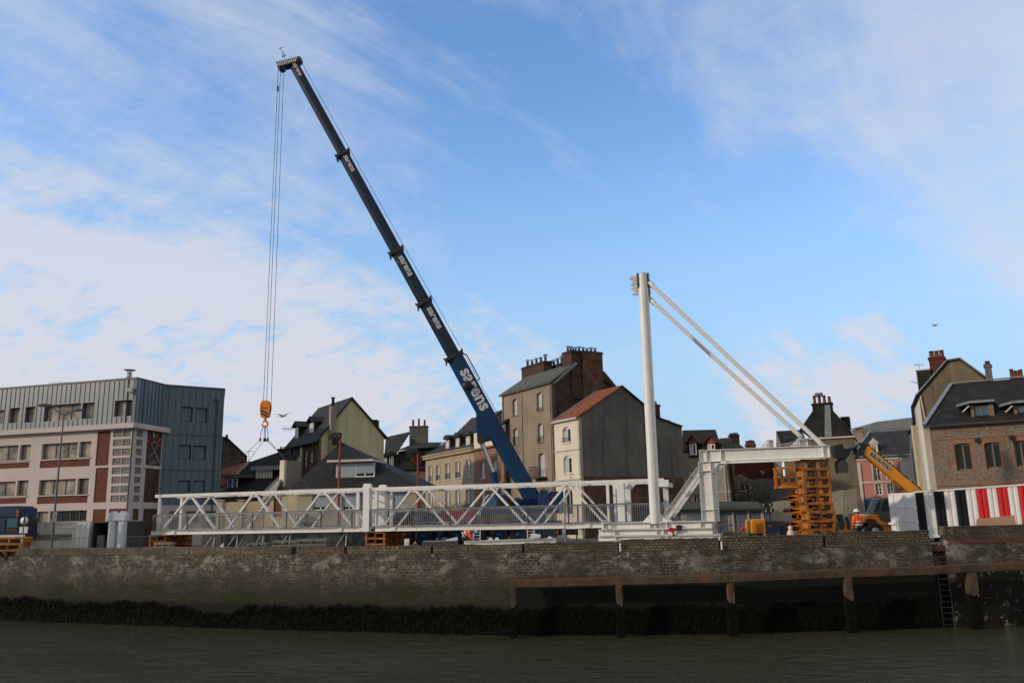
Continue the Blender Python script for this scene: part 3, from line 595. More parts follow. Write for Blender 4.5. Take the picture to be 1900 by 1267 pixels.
def archpts(u0, z0, u1, z1_, rise=0., n=6):
    if rise <= 0: return [(u0, z0), (u1, z0), (u1, z1_), (u0, z1_)]
    pts = [(u0, z0), (u1, z0)]
    for i in range(n+1):
        a = math.pi*i/n; pts.append(((u0+u1)/2+math.cos(a)*(u1-u0)/2, z1_-rise+math.sin(a)*rise))
    return pts
def bar2(b, F, u0, z0, u1, z1_, o0, o1, m=0):
    """box in face coordinates"""
    b.prism([F.pt(u0, z0, o0), F.pt(u1, z0, o0), F.pt(u1, z1_, o0), F.pt(u0, z1_, o0)], F.n*(o1-o0), m)
def window(par, F, r, cols=2, rows=1, frame=None, glass=None, depth=.22, fw=.08, rise=0., sill=None, shutter=0., curtain=0., rail=None, open_leaf=False, name='window', label=None, surround=None, halves=None):
    u0, z0, u1, z1_ = r; frame = frame or M['wframe']; glass = glass or M['glass']
    b = MB(); o0, o1 = -depth, -depth+.06
    bar2(b, F, u0, z0, u0+fw, z1_, o0, o1); bar2(b, F, u1-fw, z0, u1, z1_, o0, o1); bar2(b, F, u0+fw, z0, u1-fw, z0+fw, o0, o1); bar2(b, F, u0+fw, z1_-fw-rise*.4, u1-fw, z1_, o0, o1)
    for i in range(1, cols):
        u = u0+(u1-u0)*i/cols; bar2(b, F, u-fw*.55, z0+fw, u+fw*.55, z1_-fw-rise*.4, o0, o1+.01)
    for j in range(1, rows):
        z = z0+(z1_-z0)*j/rows; bar2(b, F, u0+fw, z-.02, u1-fw, z+.02, o0+.005, o1-.01)
    w_ = b.build(name, frame, par)
    if label: w_['label'] = label
    g_ = MB(); bar2(g_, F, u0+.01, z0+.01, u1-.01, z1_-.01, o0-.05, o0+.02); g_.build('pane', glass, w_)
    if shutter:
        s_ = MB(); n = max(3, int((z1_-z0)*shutter/.08)); zs = z1_-(z1_-z0)*shutter
        for i in range(n):
            za = zs+(z1_-zs)*i/n; zb_ = zs+(z1_-zs)*(i+1)/n; bar2(s_, F, u0+fw*.6, za+.006, u1-fw*.6, zb_, o1+.012, o1+.03)
        bar2(s_, F, u0+fw*.6, zs, u1-fw*.6, z1_, o1+.005, o1+.012); s_.build('roller_shutter', M['shutter'], w_)
    if curtain:
        s_ = MB(); n = 5
        for i in range(n): bar2(s_, F, u0+fw+(u1-u0-2*fw)*curtain*i/n, z0+fw, u0+fw+(u1-u0-2*fw)*curtain*(i+.8)/n, z1_-fw-rise*.5, o0+.022, o0+.03+.006*(i % 2))
        s_.build('curtain', M['curtain'], w_)
    if open_leaf:
        s_ = MB(); hgt = z1_-rise*.6
        s_.prism([F.pt(u0+.02, z0+.05, o1), F.pt(u0+.02, z0+.05, .12), F.pt(u0+.02, hgt-.03, .12), F.pt(u0+.02, hgt-.03, o1)], F.t*.04); s_.build('shutter_leaf', M['curtain'], w_)
    if sill:
        s_ = MB(); bar2(s_, F, u0-.08, z0-.09, u1+.08, z0, -depth, .08); s_.build('sill', sill, w_)
    if rail:
        s_ = MB(); zt = z0+(z1_-z0)*rail
        for zz in (z0+.05, zt): bar2(s_, F, u0-.03, zz, u1+.03, zz+.035, .06, .09)
        n = max(4, int((u1-u0)/.11))
        for i in range(n+1):
            u = u0+(u1-u0)*i/n; bar2(s_, F, u-.009, z0+.05, u+.009, zt, .066, .084)
        s_.build('railing', M['black'], w_)
    if surround:
        s_ = MB(); k = .16
        bar2(s_, F, u0-k, z0, u0-.003, z1_+k*.2, -.05, .03); bar2(s_, F, u1+.003, z0, u1+k, z1_+k*.2, -.05, .03); bar2(s_, F, u0-k, z1_+k*.2+.003, u1+k, z1_+k*1.3, -.05, .04); s_.build('surround', surround, w_)
    return w_
def openings(par, F, q, rects, **kw):
    """rects in zoom pixels -> holes and the windows that fill them"""
    holes = []
    for r in rects:
        k = dict(kw)
        if len(r) > 4: k.update(r[4])
        uz = F.rect(q, r[:4]); arch = k.pop('arch', 0.); fn = k.pop('fill', None); rise = arch*(uz[2]-uz[0])
        holes.append(archpts(*uz, rise=rise))
        if fn == 'brick':
            b = MB(); bar2(b, F, uz[0]+.001, uz[1]+.001, uz[2]-.001, uz[3]-.001, -.16, -.07); b.build('brick_panel', k.get('mat', M['modbrick']), par)
        elif fn == 'door':
            b = MB(); bar2(b, F, uz[0]+.001, uz[1]+.001, uz[2]-.001, uz[3]-.001, -.2, -.12); d_ = b.build('door', k.get('mat', M['reddoor']), par)
            b = MB(); w2 = uz[2]-uz[0]; h2 = uz[3]-uz[1]
            for i in (0, 1):
                for j in (0, 1, 2): bar2(b, F, uz[0]+w2*(.12+.44*i), uz[1]+h2*(.06+.31*j), uz[0]+w2*(.44+.44*i), uz[1]+h2*(.31+.31*j), -.12, -.10)
            b.build('door_panel', k.get('mat', M['reddoor']), d_)
        elif fn == 'void':
            b = MB(); bar2(b, F, uz[0]+.001, uz[1]+.001, uz[2]-.001, uz[3]-.001, -.26, -.24); b.build('dark_opening', M['black'], par)
        else: window(par, F, uz, rise=rise, **k)
    return holes
def roofslab(par, pts, mat, th=.12, name='roof'):
    b = MB(); pts = [Vector(p) for p in pts]; n = (pts[1]-pts[0]).cross(pts[2]-pts[0]).normalized()
    if n.z < 0: n = -n
    b.prism(pts, -n*th); return b.build(name, mat, par)
def chimney(par, F, q, r, back, dep, mat, pots=0, potmat=None, poth=.45, cap=True, name='chimney', cowls=False, potr=.11):
    """chimney block standing `back` metres behind face F, outline r in zoom pixels"""
    u0, z0, u1, z1_ = F.rect(q, r, back); b = MB()
    bar2(b, F, u0, z0, u1, z1_, -back-dep, -back)
    c_ = b.build(name, mat, par)
    if cap:
        b = MB(); bar2(b, F, u0-.07, z1_-.16, u1+.07, z1_-.04, -back-dep-.07, -back+.07); bar2(b, F, u0-.05, z1_+.002, u1+.05, z1_+.07, -back-dep-.05, -back+.05); b.build('chimney_cap', mat, c_)
    for i in range(pots):
        u = u0+(u1-u0)*(i+.5)/pots; b = MB(); o_ = F.pt(u, z1_+.05, -back-dep/2); h = poth*random.uniform(.85, 1.15)
        b.lathe(o_, [(potr*1.15, 0), (potr, .06), (potr*.85, h*.9), (potr*1.05, h*.92), (potr*1.05, h), (potr*.6, h), (potr*.6, h*.7)], 10)
        if cowls: b.lathe(o_, [(.005, h+.20), (potr*1.9, h+.13), (potr*1.9, h+.11), (.005, h+.15)], 10); b.tube(o_+Vector((potr*.7, 0, h)), o_+Vector((potr*.7, 0, h+.13)), .012, n=4); b.tube(o_-Vector((potr*.7, 0, -h)), o_-Vector((potr*.7, 0, -h-.13)), .012, n=4)
        b.build('chimney_pot', potmat or M['pot'], c_)
    return c_
def flatpipe(par, A, B, r=.05, mat=None, name='downpipe'):
    b = MB(); b.tube(A, B, r, n=8); return b.build(name, mat or M['zincflash'], par)
def aerial(par, p, h=1.2, s=.5, name='aerial'):
    b = MB(); p = Vector(p); b.tube(p, p+Vector((0, 0, h)), .02, n=5); b.tube(p+Vector((-s, 0, h*.9)), p+Vector((s, 0, h*.9)), .012, n=4)
    for i in range(6): x = -s+2*s*i/5; b.tube(p+Vector((x, -.2, h*.9)), p+Vector((x, .2, h*.9)), .008, n=4); b.tube(p+Vector((x, 0, h*.9-.15)), p+Vector((x, 0, h*.9+.15)), .008, n=4)
    return b.build(name, M['galv'], par)
def solidbox(par, F, u0, u1, z0, z1_, d0, d1, mat, name):
    b = MB(); bar2(b, F, u0, z0, u1, z1_, -d1, -d0); return b.build(name, mat, par)
# ================================================================ modern school-like block on the left
cor = P(*z1(850, 133), 71.); ztop = cor.z
lft = PZ(*z1(0, 200), ztop); F1 = Face(lft, cor); UC = F1.uz(*z1(850, 133))[0]
A_ = thing('apartment_block', 'pink rendered block with brick panels and grey-green zinc attic at the left edge', 'building', (cor.x, cor.y, 0))
F1b = F1
zband = F1.uz(*z1(838, 415))[1]; zb0 = F1.uz(*z1(830, 447))[1]
UL = -14.
# attic cladding
r_at = [(-70, 338, 22, 420), (60, 322, 120, 415), (155, 315, 215, 412), (272, 300, 497, 400, dict(cols=3)), (507, 290, 582, 388), (708, 275, 820, 373, dict(cols=2))]
h = openings(A_, F1, z1, r_at, cols=1, frame=M['darkframe'], glass=M['skyreflect'], depth=.42, fw=.07)
facade(A_, F1, [(UL, zband), (UC, zband), (UC, ztop), (UL, ztop)], h, M['zinc'], depth=.45, name='attic_wall')
def seams(par, F, u0, u1, z0, z1_, step, rects, q, name='cladding_seams', mat=None):
    b = MB(); rr = [F.rect(q, r[:4]) for r in rects]; u = u0
    while u < u1:
        segs = [(z0, z1_)]
        for (a0, b0, a1, b1) in rr:
            if a0-.05 < u < a1+.05:
                ns = []
                for s0, s1 in segs:
                    if b0 > s0: ns.append((s0, min(s1, b0-.05)))
                    if b1 < s1: ns.append((max(s0, b1+.05), s1))
                segs = [s_ for s_ in ns if s_[1]-s_[0] > .05]
        for s0, s1 in segs: bar2(b, F, u-.018, s0+.01, u+.018, s1-.01, -.01, .035)
        u += step
    sm_ = b.build(name, mat or M['seam'], par); wall = WALL[-1]      # the seams belong to the cladding's own mesh
    bm = bmesh.new(); bm.from_mesh(wall.data); n0 = len(bm.faces); bm.from_mesh(sm_.data); bm.faces.ensure_lookup_table(); wall.data.materials.append(mat or M['seam']); k = len(wall.data.materials)-1
    for f in bm.faces[n0:]: f.material_index = k
    bm.to_mesh(wall.data); bm.free(); me_ = sm_.data; bpy.data.objects.remove(sm_); bpy.data.meshes.remove(me_)
seams(A_, F1, UL+.3, UC-.05, zband, ztop, .52, r_at, z1)
# lower floors
r_lo = []
W3 = dict(cols=3); 
for rr in [(-120, 558, 110, 652), (122, 550, 188, 645, dict(cols=1)), (258, 540, 478, 637, W3), (490, 530, 562, 628, dict(cols=1)),
           (-140, 780, 92, 870), (105, 770, 172, 865, dict(cols=1)), (240, 764, 465, 860, W3), (478, 757, 547, 857, dict(cols=1)),
           (-150, 975, 60, 1060), (222, 962, 298, 1030, dict(cols=1)), (308, 957, 535, 1024, dict(cols=4, glass=M['glass']))]: r_lo.append(rr)
h = openings(A_, F1, z1, r_lo, cols=3, frame=M['darkframe'], glass=M['skyreflect'], depth=.34, fw=.07, sill=M['trim'])
r_br = [(-120, 664, 180, 698), (247, 645, 555, 688), (-140, 882, 162, 916), (229, 869, 541, 912), (597, 465, 677, 678), (585, 692, 663, 906), (570, 948, 650, 1120), (673, 945, 786, 1012)]
h += openings(A_, F1, z1, r_br, fill='brick')
r_gb = [(684+ (7-i)*2.6, 458+i*57.6, 792+(7-i)*2.6, 500+i*57.6) for i in range(8)]
h += openings(A_, F1, z1, r_gb, fill='brick', mat=M['gblock'])
facade(A_, F1, [(UL, 0), (UC-.12, 0), (UC-.12, zb0-.01), (UL, zb0-.01)], h, M['pink'], depth=.35)
for rr in r_gb:
    b = MB(); uz = F1.rect(z1, rr); um = (uz[0]+uz[2])/2; bar2(b, F1, um-.03, uz[1]+.003, um+.03, uz[3]-.003, -.07, -.03); b.build('glazing_bar', M['trim'], A_)
bd = MB(); bar2(bd, F1, UL, zb0, UC+.35, zband-.004, -.5, .45); bd.build('cornice', M['pink'], A_)
# right return, then the blue wing
bend = PZ(*z1(1030, 178), ztop); end = PZ(*z1(1390, 203), ztop)
S1 = Face(cor, bend); S2 = Face(bend, end)
facade(A_, S1, [(0, zband), (S1.L, zband), (S1.L, ztop), (0, ztop)], [], M['shadezinc'], depth=.3, name='shade_blue_wall')
seams(A_, S1, .1, S1.L, zband, ztop, .52, [], z1)
bd = MB(); bar2(bd, S1, -.1, zb0, S1.L+.55, zband-.004, -.5, .4); bd.build('cornice', M['pink'], A_)
r_sb = [(846-i*3, 460+i*57.5, 884-i*2.8, 500+i*57.5) for i in range(8)]
h = openings(A_, S1, z1, r_sb, fill='brick', mat=M['gblock'])
h += openings(A_, S1, z1, [(907, 468, 1003, 680), (893, 700, 993, 906), (820, 946, 858, 1016), (880, 945, 975, 1180)], fill='brick', mat=M['darkbrick'])
h += openings(A_, S1, z1, [(818, 1030, 856, 1082)], cols=1, frame=M['darkframe'], depth=.2)
facade(A_, S1, [(.12, 0), (S1.L-.05, 0), (S1.L-.05, zb0-.01), (.12, zb0-.01)], h, M['pink'], depth=.35, name='return_wall')
b = MB(); zt = S1.rect(z1, (893, 684, 1003, 696)); bar2(b, S1, zt[0]-.1, zt[1], zt[2]+.15, zt[3], -.1, .06); b.build('ledge', M['trim'], A_)
# coloured hand emblem and letters on the upper brick panel
uz = S1.rect(z1, (907, 468, 1003, 680)); um = (uz[0]+uz[2])/2; wp = uz[2]-uz[0]; hp = uz[3]-uz[1]
cols = [((.35, .02, .02), -.42, .69, 70), ((.02, .06, .30), -.30, .84, 35), ((.55, .38, .08), -.06, .90, 2), ((.03, .22, .06), .16, .88, -22), ((.50, .08, .02), .30, .76, -48), ((.36, .02, .05), .38, .62, -80)]
for i, (c, du, dz, ang) in enumerate(cols):
    b = MB(); c0 = (um+du*wp*.95, uz[1]+dz*hp); a = R(ang); pts = []
    for k in range(14):
        t = 2*math.pi*k/14; x_ = math.cos(t)*.13; y_ = math.sin(t)*.30*(1-.25*math.cos(t)*0)
        pts.append(S1.pt(c0[0]+x_*math.cos(a)-y_*math.sin(a), c0[1]+x_*math.sin(a)+y_*math.cos(a), -.065))
    b.prism(pts, S1.n*.02); b.build('emblem_petal', plain('emblem_%d' % i, c, .5), A_)
mg = plain('emblem_grey', (.20, .21, .23), .5); b = MB()
def eb(x0, y0, x1, y1, w_=.16): b.bar(S1.pt(um+x0*wp, uz[1]+y0*hp, -.055), S1.pt(um+x1*wp, uz[1]+y1*hp, -.055), w_, .02, S1.n)
eb(-.30, .20, .06, .44, .1); eb(.42, .10, -.02, .48); eb(-.18, .62, .0, .72, .12); eb(0, .72, .22, .62, .12); eb(.22, .62, .02, .44, .12); eb(-.18, .62, .02, .44, .12); b.build('emblem_figure', mg, A_)
text('APEI', 'lettering', mg, A_, S1.pt(um, uz[1]+.09*hp, -.06), S1.t, S1.n, .52, bold=.01)
# blue wing
r_bw = [(1118, 315, 1192, 408), (1208, 322, 1283, 413), (1105, 550, 1182, 641), (1197, 554, 1275, 645), (1097, 770, 1175, 850), (1192, 770, 1268, 852)]
h = openings(A_, S2, z1, r_bw, cols=1, frame=M['darkframe'], glass=M['glassblue'], depth=.3, fw=.09)
zbl = S2.uz(*z1(1200, 922))[1]
facade(A_, S2, [(-.02, zbl), (S2.L, zbl), (S2.L, ztop), (-.02, ztop)], h, M['shadezinc'], depth=.35, name='shade_blue_wall')
seams(A_, S2, .3, S2.L-.1, zbl, ztop, .6, r_bw, z1, mat=plain('shade_blue_seam', (.07, .115, .15), .5))
for y0, y1 in ((485, 497), (703, 711)):
    zz = S2.uz(*z1(1200, (y0+y1)/2))[1]; b = MB(); bar2(b, S2, 0, zz-.05, S2.L, zz+.02, -.05, .045); b.build('flashing', M['seam'], A_)
h = openings(A_, S2, z1, [(1040, 960, 1120, 1180), (1150, 960, 1230, 1030), (1245, 960, 1330, 1100)], fill='brick', mat=M['door_grey'])
facade(A_, S2, [(0, 0), (S2.L-.1, 0), (S2.L-.1, zbl-.01), (0, zbl-.01)], h, M['pink'], depth=.35, name='ground_floor_wall')
E2 = S2.pt(S2.L, 0); nb = -S2.n; end_far = E2 + Vector((-.35, 1, 0)).normalized()*9
b = MB(); b.prism([(E2.x, E2.y, 0), (end_far.x, end_far.y, 0), (end_far.x-.3, end_far.y, 0), (E2.x-.3, E2.y+.1, 0)], (0, 0, ztop-.01)); b.build('end_wall', M['shadezinc'], A_)
rf = MB(); lf = F1.pt(UL, ztop-.05); rf.prism([F1.pt(UL, ztop+.02, .06), F1.pt(UC, ztop+.02, .06)+S1.n*.05, S2.pt(0, ztop+.02, .06), S2.pt(S2.L+.05, ztop+.02, .06), Vector((end_far.x, end_far.y, ztop+.02)), F1.pt(UL, ztop+.02, -14)], (0, 0, -.14)); rf.build('roof', M['seam'], A_)
p = F1.w(*z1(800, 133), 1.0); b = MB(); b.lathe((p.x, p.y, ztop), [(.3, 0), (.3, .25), (.12, .3), (.12, .75), (.14, .75)], 12); b.lathe((p.x, p.y, ztop), [(.01, 1.0), (.5, .93), (.52, .90), (.01, .96)], 12); b.tube((p.x-.2, p.y, ztop+.3), (p.x-.2, p.y, ztop+.95), .03); b.tube((p.x+.2, p.y, ztop+.3), (p.x+.2, p.y, ztop+.95), .03); b.build('roof_vent', M['galv'], A_)
p = F1.w(*z1(818, 215)); b = MB(); b.box((p.x-.25, p.y-.45, p.z-.18), (p.x+.15, p.y-.02, p.z+.18)); b.tube((p.x+.1, p.y-.1, p.z), (p.x+.12, p.y-.06, p.z-.9), .04); b.build('floodlight', M['trim'], A_)
p = S2.w(*z1(1350, 275)); b = MB(); b.box((p.x-.3, p.y-.3, p.z-.1), (p.x, p.y-.02, p.z+.15)); b.build('rainwater_head', M['seam'], A_); flatpipe(A_, p+Vector((0, -.1, 0)), (p.x, p.y-.1, .3), .06, M['seam'])
p = F1.pt(UC+.03, zb0, .1); flatpipe(A_, p, (p.x, p.y, .8), .055, M['seam'])
p = F1.w(*z1(370, 165), 3.); aerial(A_, (p.x, p.y, ztop), .8, .9)
# ================================================================ the houses behind
def H(name, label, p, cat='house', group=None): return thing(name, label, cat, (p.x, p.y, 0), group)
# --- old stone gable peeping out beside the blue wing
Y = 96.; F = Face(P(*z2(0, 500), Y), P(*z2(230, 500), Y+2)); B_ = H('stone_house', 'old rubble stone gable half hidden behind the blue wing', F.A)
o = [F.uz(*z2(x, y)) for x, y in ((-20, 405), (80, 418), (218, 545), (218, 640))] + [(F.uz(*z2(218, 640))[0], 0), (F.uz(*z2(-20, 405))[0], 0)]
facade(B_, F, o, [], M['stone'])
roofslab(B_, [F.w(*z2(80, 412), -.25), F.w(*z2(222, 545), -.25), F.w(*z2(222, 545), -.25)-F.n*7, F.w(*z2(80, 412), -.25)-F.n*7], M['tile'])
roofslab(B_, [F.w(*z2(80, 412), -.25), F.w(*z2(-20, 398), -.25), F.w(*z2(-20, 398), -.25)-F.n*7, F.w(*z2(80, 412), -.25)-F.n*7], M['tile'])
chimney(B_, F, z2, (74, 395, 86, 425), 2, .4, M['slatedark'], cap=False, name='flue')
# low tiled roof in front of it
F = Face(P(*z2(30, 650), 88), P(*z2(235, 650), 88)); B_ = H('tiled_shed', 'low orange-brown tiled roof between the blue wing and the dark slate roof', F.A, 'shed')
roofslab(B_, [F.w(*z2(20, 760)), F.w(*z2(150, 690)), F.w(*z2(235, 580), 3.), F.w(*z2(20, 640), 3.)], M['orangetile'])
roofslab(B_, [F.w(*z2(120, 690), -.1), F.w(*z2(145, 668), -.1), F.w(*z2(238, 575), 2.9), F.w(*z2(212, 590), 2.9)], M['palegable'], name='verge')
u0, zt_ = F.uz(*z2(20, 765)); u1, _ = F.uz(*z2(140, 765)); facade(B_, F, [(u0, 0), (u1, 0), (u1, zt_), (u0, zt_)], [], M['concwall'])
aerial(B_, F.w(*z2(228, 580), 3.), 1.2, .4)
# --- dark slate house with two flat dormers
F = Face(P(*z2(55, 780), 80), P(*z2(480, 780), 79)); B_ = H('slate_house', 'low house with a broad dark slate roof and two flat dormers', F.A)
roofslab(B_, [F.w(*z2(45, 800)), F.w(*z2(500, 785)), F.w(*z2(520, 498), 5.), F.w(*z2(440, 515), 5.), F.w(*z2(238, 583), 4.)], M['slatedark'])
for (x0, y0, x1, y1), wn in (((55, 672, 245, 695), (78, 697, 150, 782)), ((255, 612, 490, 640), (276, 642, 388, 745))):
    bk = .6 if x0 < 100 else 1.6
    u0, za, u1, zc = F.rect(z2, (x0, y0, x1, y1), bk); b = MB(); bar2(b, F, u0, za, u1, zc, -bk-2.5, -bk+.35); b.build('dormer_roof', M['zincflash'] if x0 > 100 else M['seam'], B_)
    uz = F.rect(z2, wn, bk); dm = MB(); bar2(dm, F, uz[0]-.12, uz[1]-.3, uz[2]+.12, za-.003, -bk-2.4, -bk-.12); d_ = dm.build('dormer', M['slatedark'], B_)
    Fd = Face(F.pt(0, 0, -bk), F.pt(1, 0, -bk)); window(B_, Fd, uz, cols=2, depth=.1, glass=M['glassblue'] if x0 < 100 else M['glass'], curtain=0 if x0 < 100 else 1., shutter=0, label='window with drawn white curtain' if x0 > 100 else None)
u0, zt_ = F.uz(*z2(45, 795)); u1, _ = F.uz(*z2(500, 795)); facade(B_, F, [(u0, 0), (u1, 0), (u1, zt_), (u0, zt_)], [], M['darkbrick'])
chimney(B_, F, z2, (430, 497, 512, 530), 5, .8, M['slatedark'], pots=6, poth=.25, potr=.07, potmat=M['slatedark'])
# --- little cream house with brown door, garden wall before it
F = Face(P(*z2(330, 850), 72), P(*z2(572, 850), 71.2)); B_ = H('cream_house', 'low cream house with a red-brown door left of the greige bungalow', F.A)
pts = [F.uz(*z2(x, y)) for x, y in ((325, 850), (415, 790), (572, 775))]
h = openings(B_, F, z2, [(400, 832, 456, 960)], fill='door')
h += openings(B_, F, z2, [(350, 855, 372, 890)], cols=1)
facade(B_, F, [(pts[0][0], 0), (pts[2][0], 0), pts[2], pts[1], pts[0]], h, M['creamlow'])
roofslab(B_, [F.w(*z2(318, 858), -.3), F.w(*z2(412, 792), -.3), F.w(*z2(480, 640), 4.), F.w(*z2(340, 775), 4.)], M['palegable'], name='roof_edge')
roofslab(B_, [F.w(*z2(405, 800), -.35), F.w(*z2(575, 765), -.35), F.w(*z2(575, 735), 2.), F.w(*z2(415, 765), 2.)], M['slate'])
F = Face(P(*z2(400, 700), 76), P(*z2(490, 700), 76)); B_ = H('cement_gable', 'narrow pale cement gable end behind the cream house', F.A)
pts = [F.uz(*z2(x, y)) for x, y in ((345, 780), (412, 728), (492, 635), (492, 800), (345, 800))]; facade(B_, F, pts, [], M['palegable'])
F = Face(P(*z2(20, 900), 69), P(*z2(335, 900), 69)); 
u0, za = F.uz(*z2(20, 862)); u1, _ = F.uz(*z2(325, 862)); b = MB(); bar2(b, F, u0, 0, u1, za, -.2, 0)
B_ = thing('garden_wall', 'cream garden wall with square piers seen through the left truss', 'wall', F.pt(u0, 0)); b.build('wall_panel', M['creamlow'], B_)
for x in (33, 178, 318):
    u, zt_ = F.uz(*z2(x, 852)); b = MB(); bar2(b, F, u-.22, 0, u+.22, zt_, -.3, .1); bar2(b, F, u-.28, zt_+.002, u+.28, zt_+.08, -.36, .16); b.build('pier', M['creamlow'], B_)
# --- green gabled house
K = P(*z2(715, 425), 82.); far_ = PZ(*z2(500, 478), K.z); FL = Face(far_, K); tg = Vector((-FL.n.x, -FL.n.y, 0))
FG = Face(K, K-FL.n*9)
B_ = H('green_house', 'tall house with an olive-green gable and white flue behind the bungalow', K)
ap = FG.uz(*z2(940, 136)); rt = FG.uz(*z2(1182, 418)); rw = FG.uz(*z2(1164, 430)); kz = K.z
facade(B_, FG, [(0, 0), (rw[0], 0), (rw[0], rt[1]), ap, (0, kz)], [], M['green'], name='gable_wall')
h = openings(B_, FL, z2, [(612, 505, 632, 615, dict(cols=1)), (650, 510, 672, 590, dict(cols=1)), (550, 545, 582, 575, dict(cols=1))], curtain=.9)
facade(B_, FL, [(0, 0), (FL.L, 0), (FL.L, kz), (0, kz)], h, M['darkbrick'])
b = MB(); uu = FL.uz(*z2(596, 520))[0]; bar2(b, FL, uu-.25, 0, uu+.25, kz-.1, 0, .12); b.build('pilaster', M['green'], B_)
APEX = FG.pt(*ap, .2); RB = APEX + (far_-K).normalized()*((far_-K).length+.3); E0 = FG.pt(0, kz, .2)+FL.n*.45-Vector((0, 0, .3)); E1 = E0 + (far_-K).normalized()*((far_-K).length+.5)
roofslab(B_, [E0, E1, RB, APEX], M['slate'], .16)
RE = FG.pt(rt[0]+.1, rt[1], .2); roofslab(B_, [APEX, RB, RE+(RB-APEX), RE], M['slate'], .16)
for (x0, y0, x1, y1, nm) in ((545, 318, 640, 435, 0), (645, 282, 765, 408, 1)):
    bk = .35 if nm == 0 else .55
    uz = FL.rect(z2, ((547, 350, 566, 440) if nm == 0 else (646, 318, 672, 408)), bk)
    w_ = uz[2]-uz[0]; b = MB(); bar2(b, FL, uz[0]-.15, uz[1]-.2, uz[2]+.2, uz[3]+.15, -bk-2.6, -bk-.12); d_ = b.build('dormer', M['slatedark'], B_)
    Fd = Face(FL.pt(0, 0, -bk), FL.pt(1, 0, -bk)); window(B_, Fd, uz, cols=1, depth=.1, glass=M['glassblue'] if nm == 0 else M['curtain'])
    m0 = Fd.pt((uz[0]+uz[2])/2, uz[3]+.75, .2); l0 = Fd.pt(uz[0]-.4, uz[3]+.1, .3); r0 = Fd.pt(uz[2]+.45, uz[3]+.1, .3); bv = -FL.n*3.4
    roofslab(B_, [l0, m0, m0+bv, l0+bv], M['slate'], .08, 'dormer_roof'); roofslab(B_, [m0, r0, r0+bv, m0+bv], M['slate'], .08, 'dormer_roof')
b = MB(); p = FG.w(*z2(1095, 310), 1.); b.box((p.x-.4, p.y-.2, p.z-.5), (p.x+.35, p.y+1.2, p.z+.25)); b.build('dormer', M['slatedark'], B_)
uz = FG.rect(z2, (783, 200, 820, 500), -.05); b = MB(); bar2(b, FG, uz[0], uz[1]-3, uz[2], uz[3], .02, .55); c_ = b.build('chimney', M['palegable'], B_)
b = MB(); p = FG.pt((uz[0]+uz[2])/2, uz[3], .28); b.lathe(p, [(.16, 0), (.14, .5), (.14, .75), (.22, .78), (.22, .86), (.1, .9)], 10); b.build('chimney_pot', M['slatedark'], c_)
b = MB(); p = FL.pt(.1, kz+.5, .6); p = FL.w(*z2(545, 360), .2); b.tube(p, p+Vector((-1.3, -.2, .1)), .03); 
for k in range(4): q_ = p+Vector((-.4-.25*k, -.1, .06)); b.tube(q_-Vector((0, 0, .3)), q_+Vector((0, 0, .3)), .015, n=4)
b.build('aerial', M['black'], B_)
# --- wide pale chimney block beside the bungalow
F = Face(P(*z2(493, 650), 74), P(*z2(590, 650), 75)); B_ = H('boundary_wall', 'tall pale rendered wall end with a sunlit cream edge left of the bungalow roof', F.A, 'wall')
u0, zt_ = F.uz(*z2(490, 574)); u1, z2_ = F.uz(*z2(592, 578)); b = MB(); b.prism([F.pt(u0, 0), F.pt(u1, 0), F.pt(u1, z2_), F.pt(u0, zt_)], -F.n*.7); b.build('wall_panel', M['palegable'], B_)
b = MB(); bar2(b, F, u0-.22, 0, u0-.003, zt_+.03, -.72, .02); b.build('corner_strip', M['cream'], B_)  # sunlight on the left side of the block, painted as a cream strip
# --- greige bungalow with a pyramid roof
F = Face(P(*z2(567, 850), 70.5), P(*z2(1400, 850), 69.)); B_ = H('bungalow', 'greige bungalow with a dark hipped roof and blue-white shuttered dormer', F.A)
u0, ze = F.uz(*z2(567, 775)); u1, _ = F.uz(*z2(1400, 775))
sh = dict(cols=2, shutter=.80, depth=.22, sill=M['trim'])
h = openings(B_, F, z2, [(668, 808, 776, 918, sh), (872, 806, 970, 916, sh), (1000, 808, 1095, 916, dict(cols=2, shutter=.95)), (1218, 798, 1312, 905, dict(cols=2, shutter=1.)), (598, 1000, 700, 1035, dict(cols=2))])
facade(B_, F, [(u0, 0), (u1, 0), (u1, ze), (u0, ze)], h, M['bung_wall'])
ov = .5; e0 = F.w(*z2(507, 778), -ov); e0.z = F.uz(*z2(560, 776))[1]; e1 = F.w(*z2(1412, 764), -ov); e1.z = e0.z; apx = F.w(*z2(868, 447), 4.2); dp = 9.4
e2 = e1-F.n*dp; e3 = e0-F.n*dp
for q_ in ([e0, e1, apx], [e1, e2, apx], [e2, e3, apx], [e3, e0, apx]): roofslab(B_, q_, M['bungalow'], .14)
b = MB(); b.bar(e0-Vector((0, 0, .06)), e1-Vector((0, 0, .06)), .14, .12); b.build('gutter', M['trim'], B_)
e0b = e0+F.n*.1; b = MB(); b.bar(e0-Vector((0, 0, .1)), e3-Vector((0, 0, .1)), .14, .16); b.build('fascia', M['cream'], B_)
bk = .45; uz = F.rect(z2, (832, 592, 1100, 690), bk); b = MB(); bar2(b, F, uz[0], uz[1]-.4, uz[2], uz[3], -bk-3.2, -bk-.25); d_ = b.build('dormer', M['bungalow'], B_)
Fd = Face(F.pt(0, 0, -bk), F.pt(1, 0, -bk)); um = (uz[0]+uz[2])/2
window(B_, Fd, (uz[0], uz[1], um, uz[3]), cols=1, shutter=.97, depth=.1, fw=.09); window(B_, Fd, (um+.003, uz[1], uz[2], uz[3]), cols=2, shutter=.74, depth=.1, fw=.09)
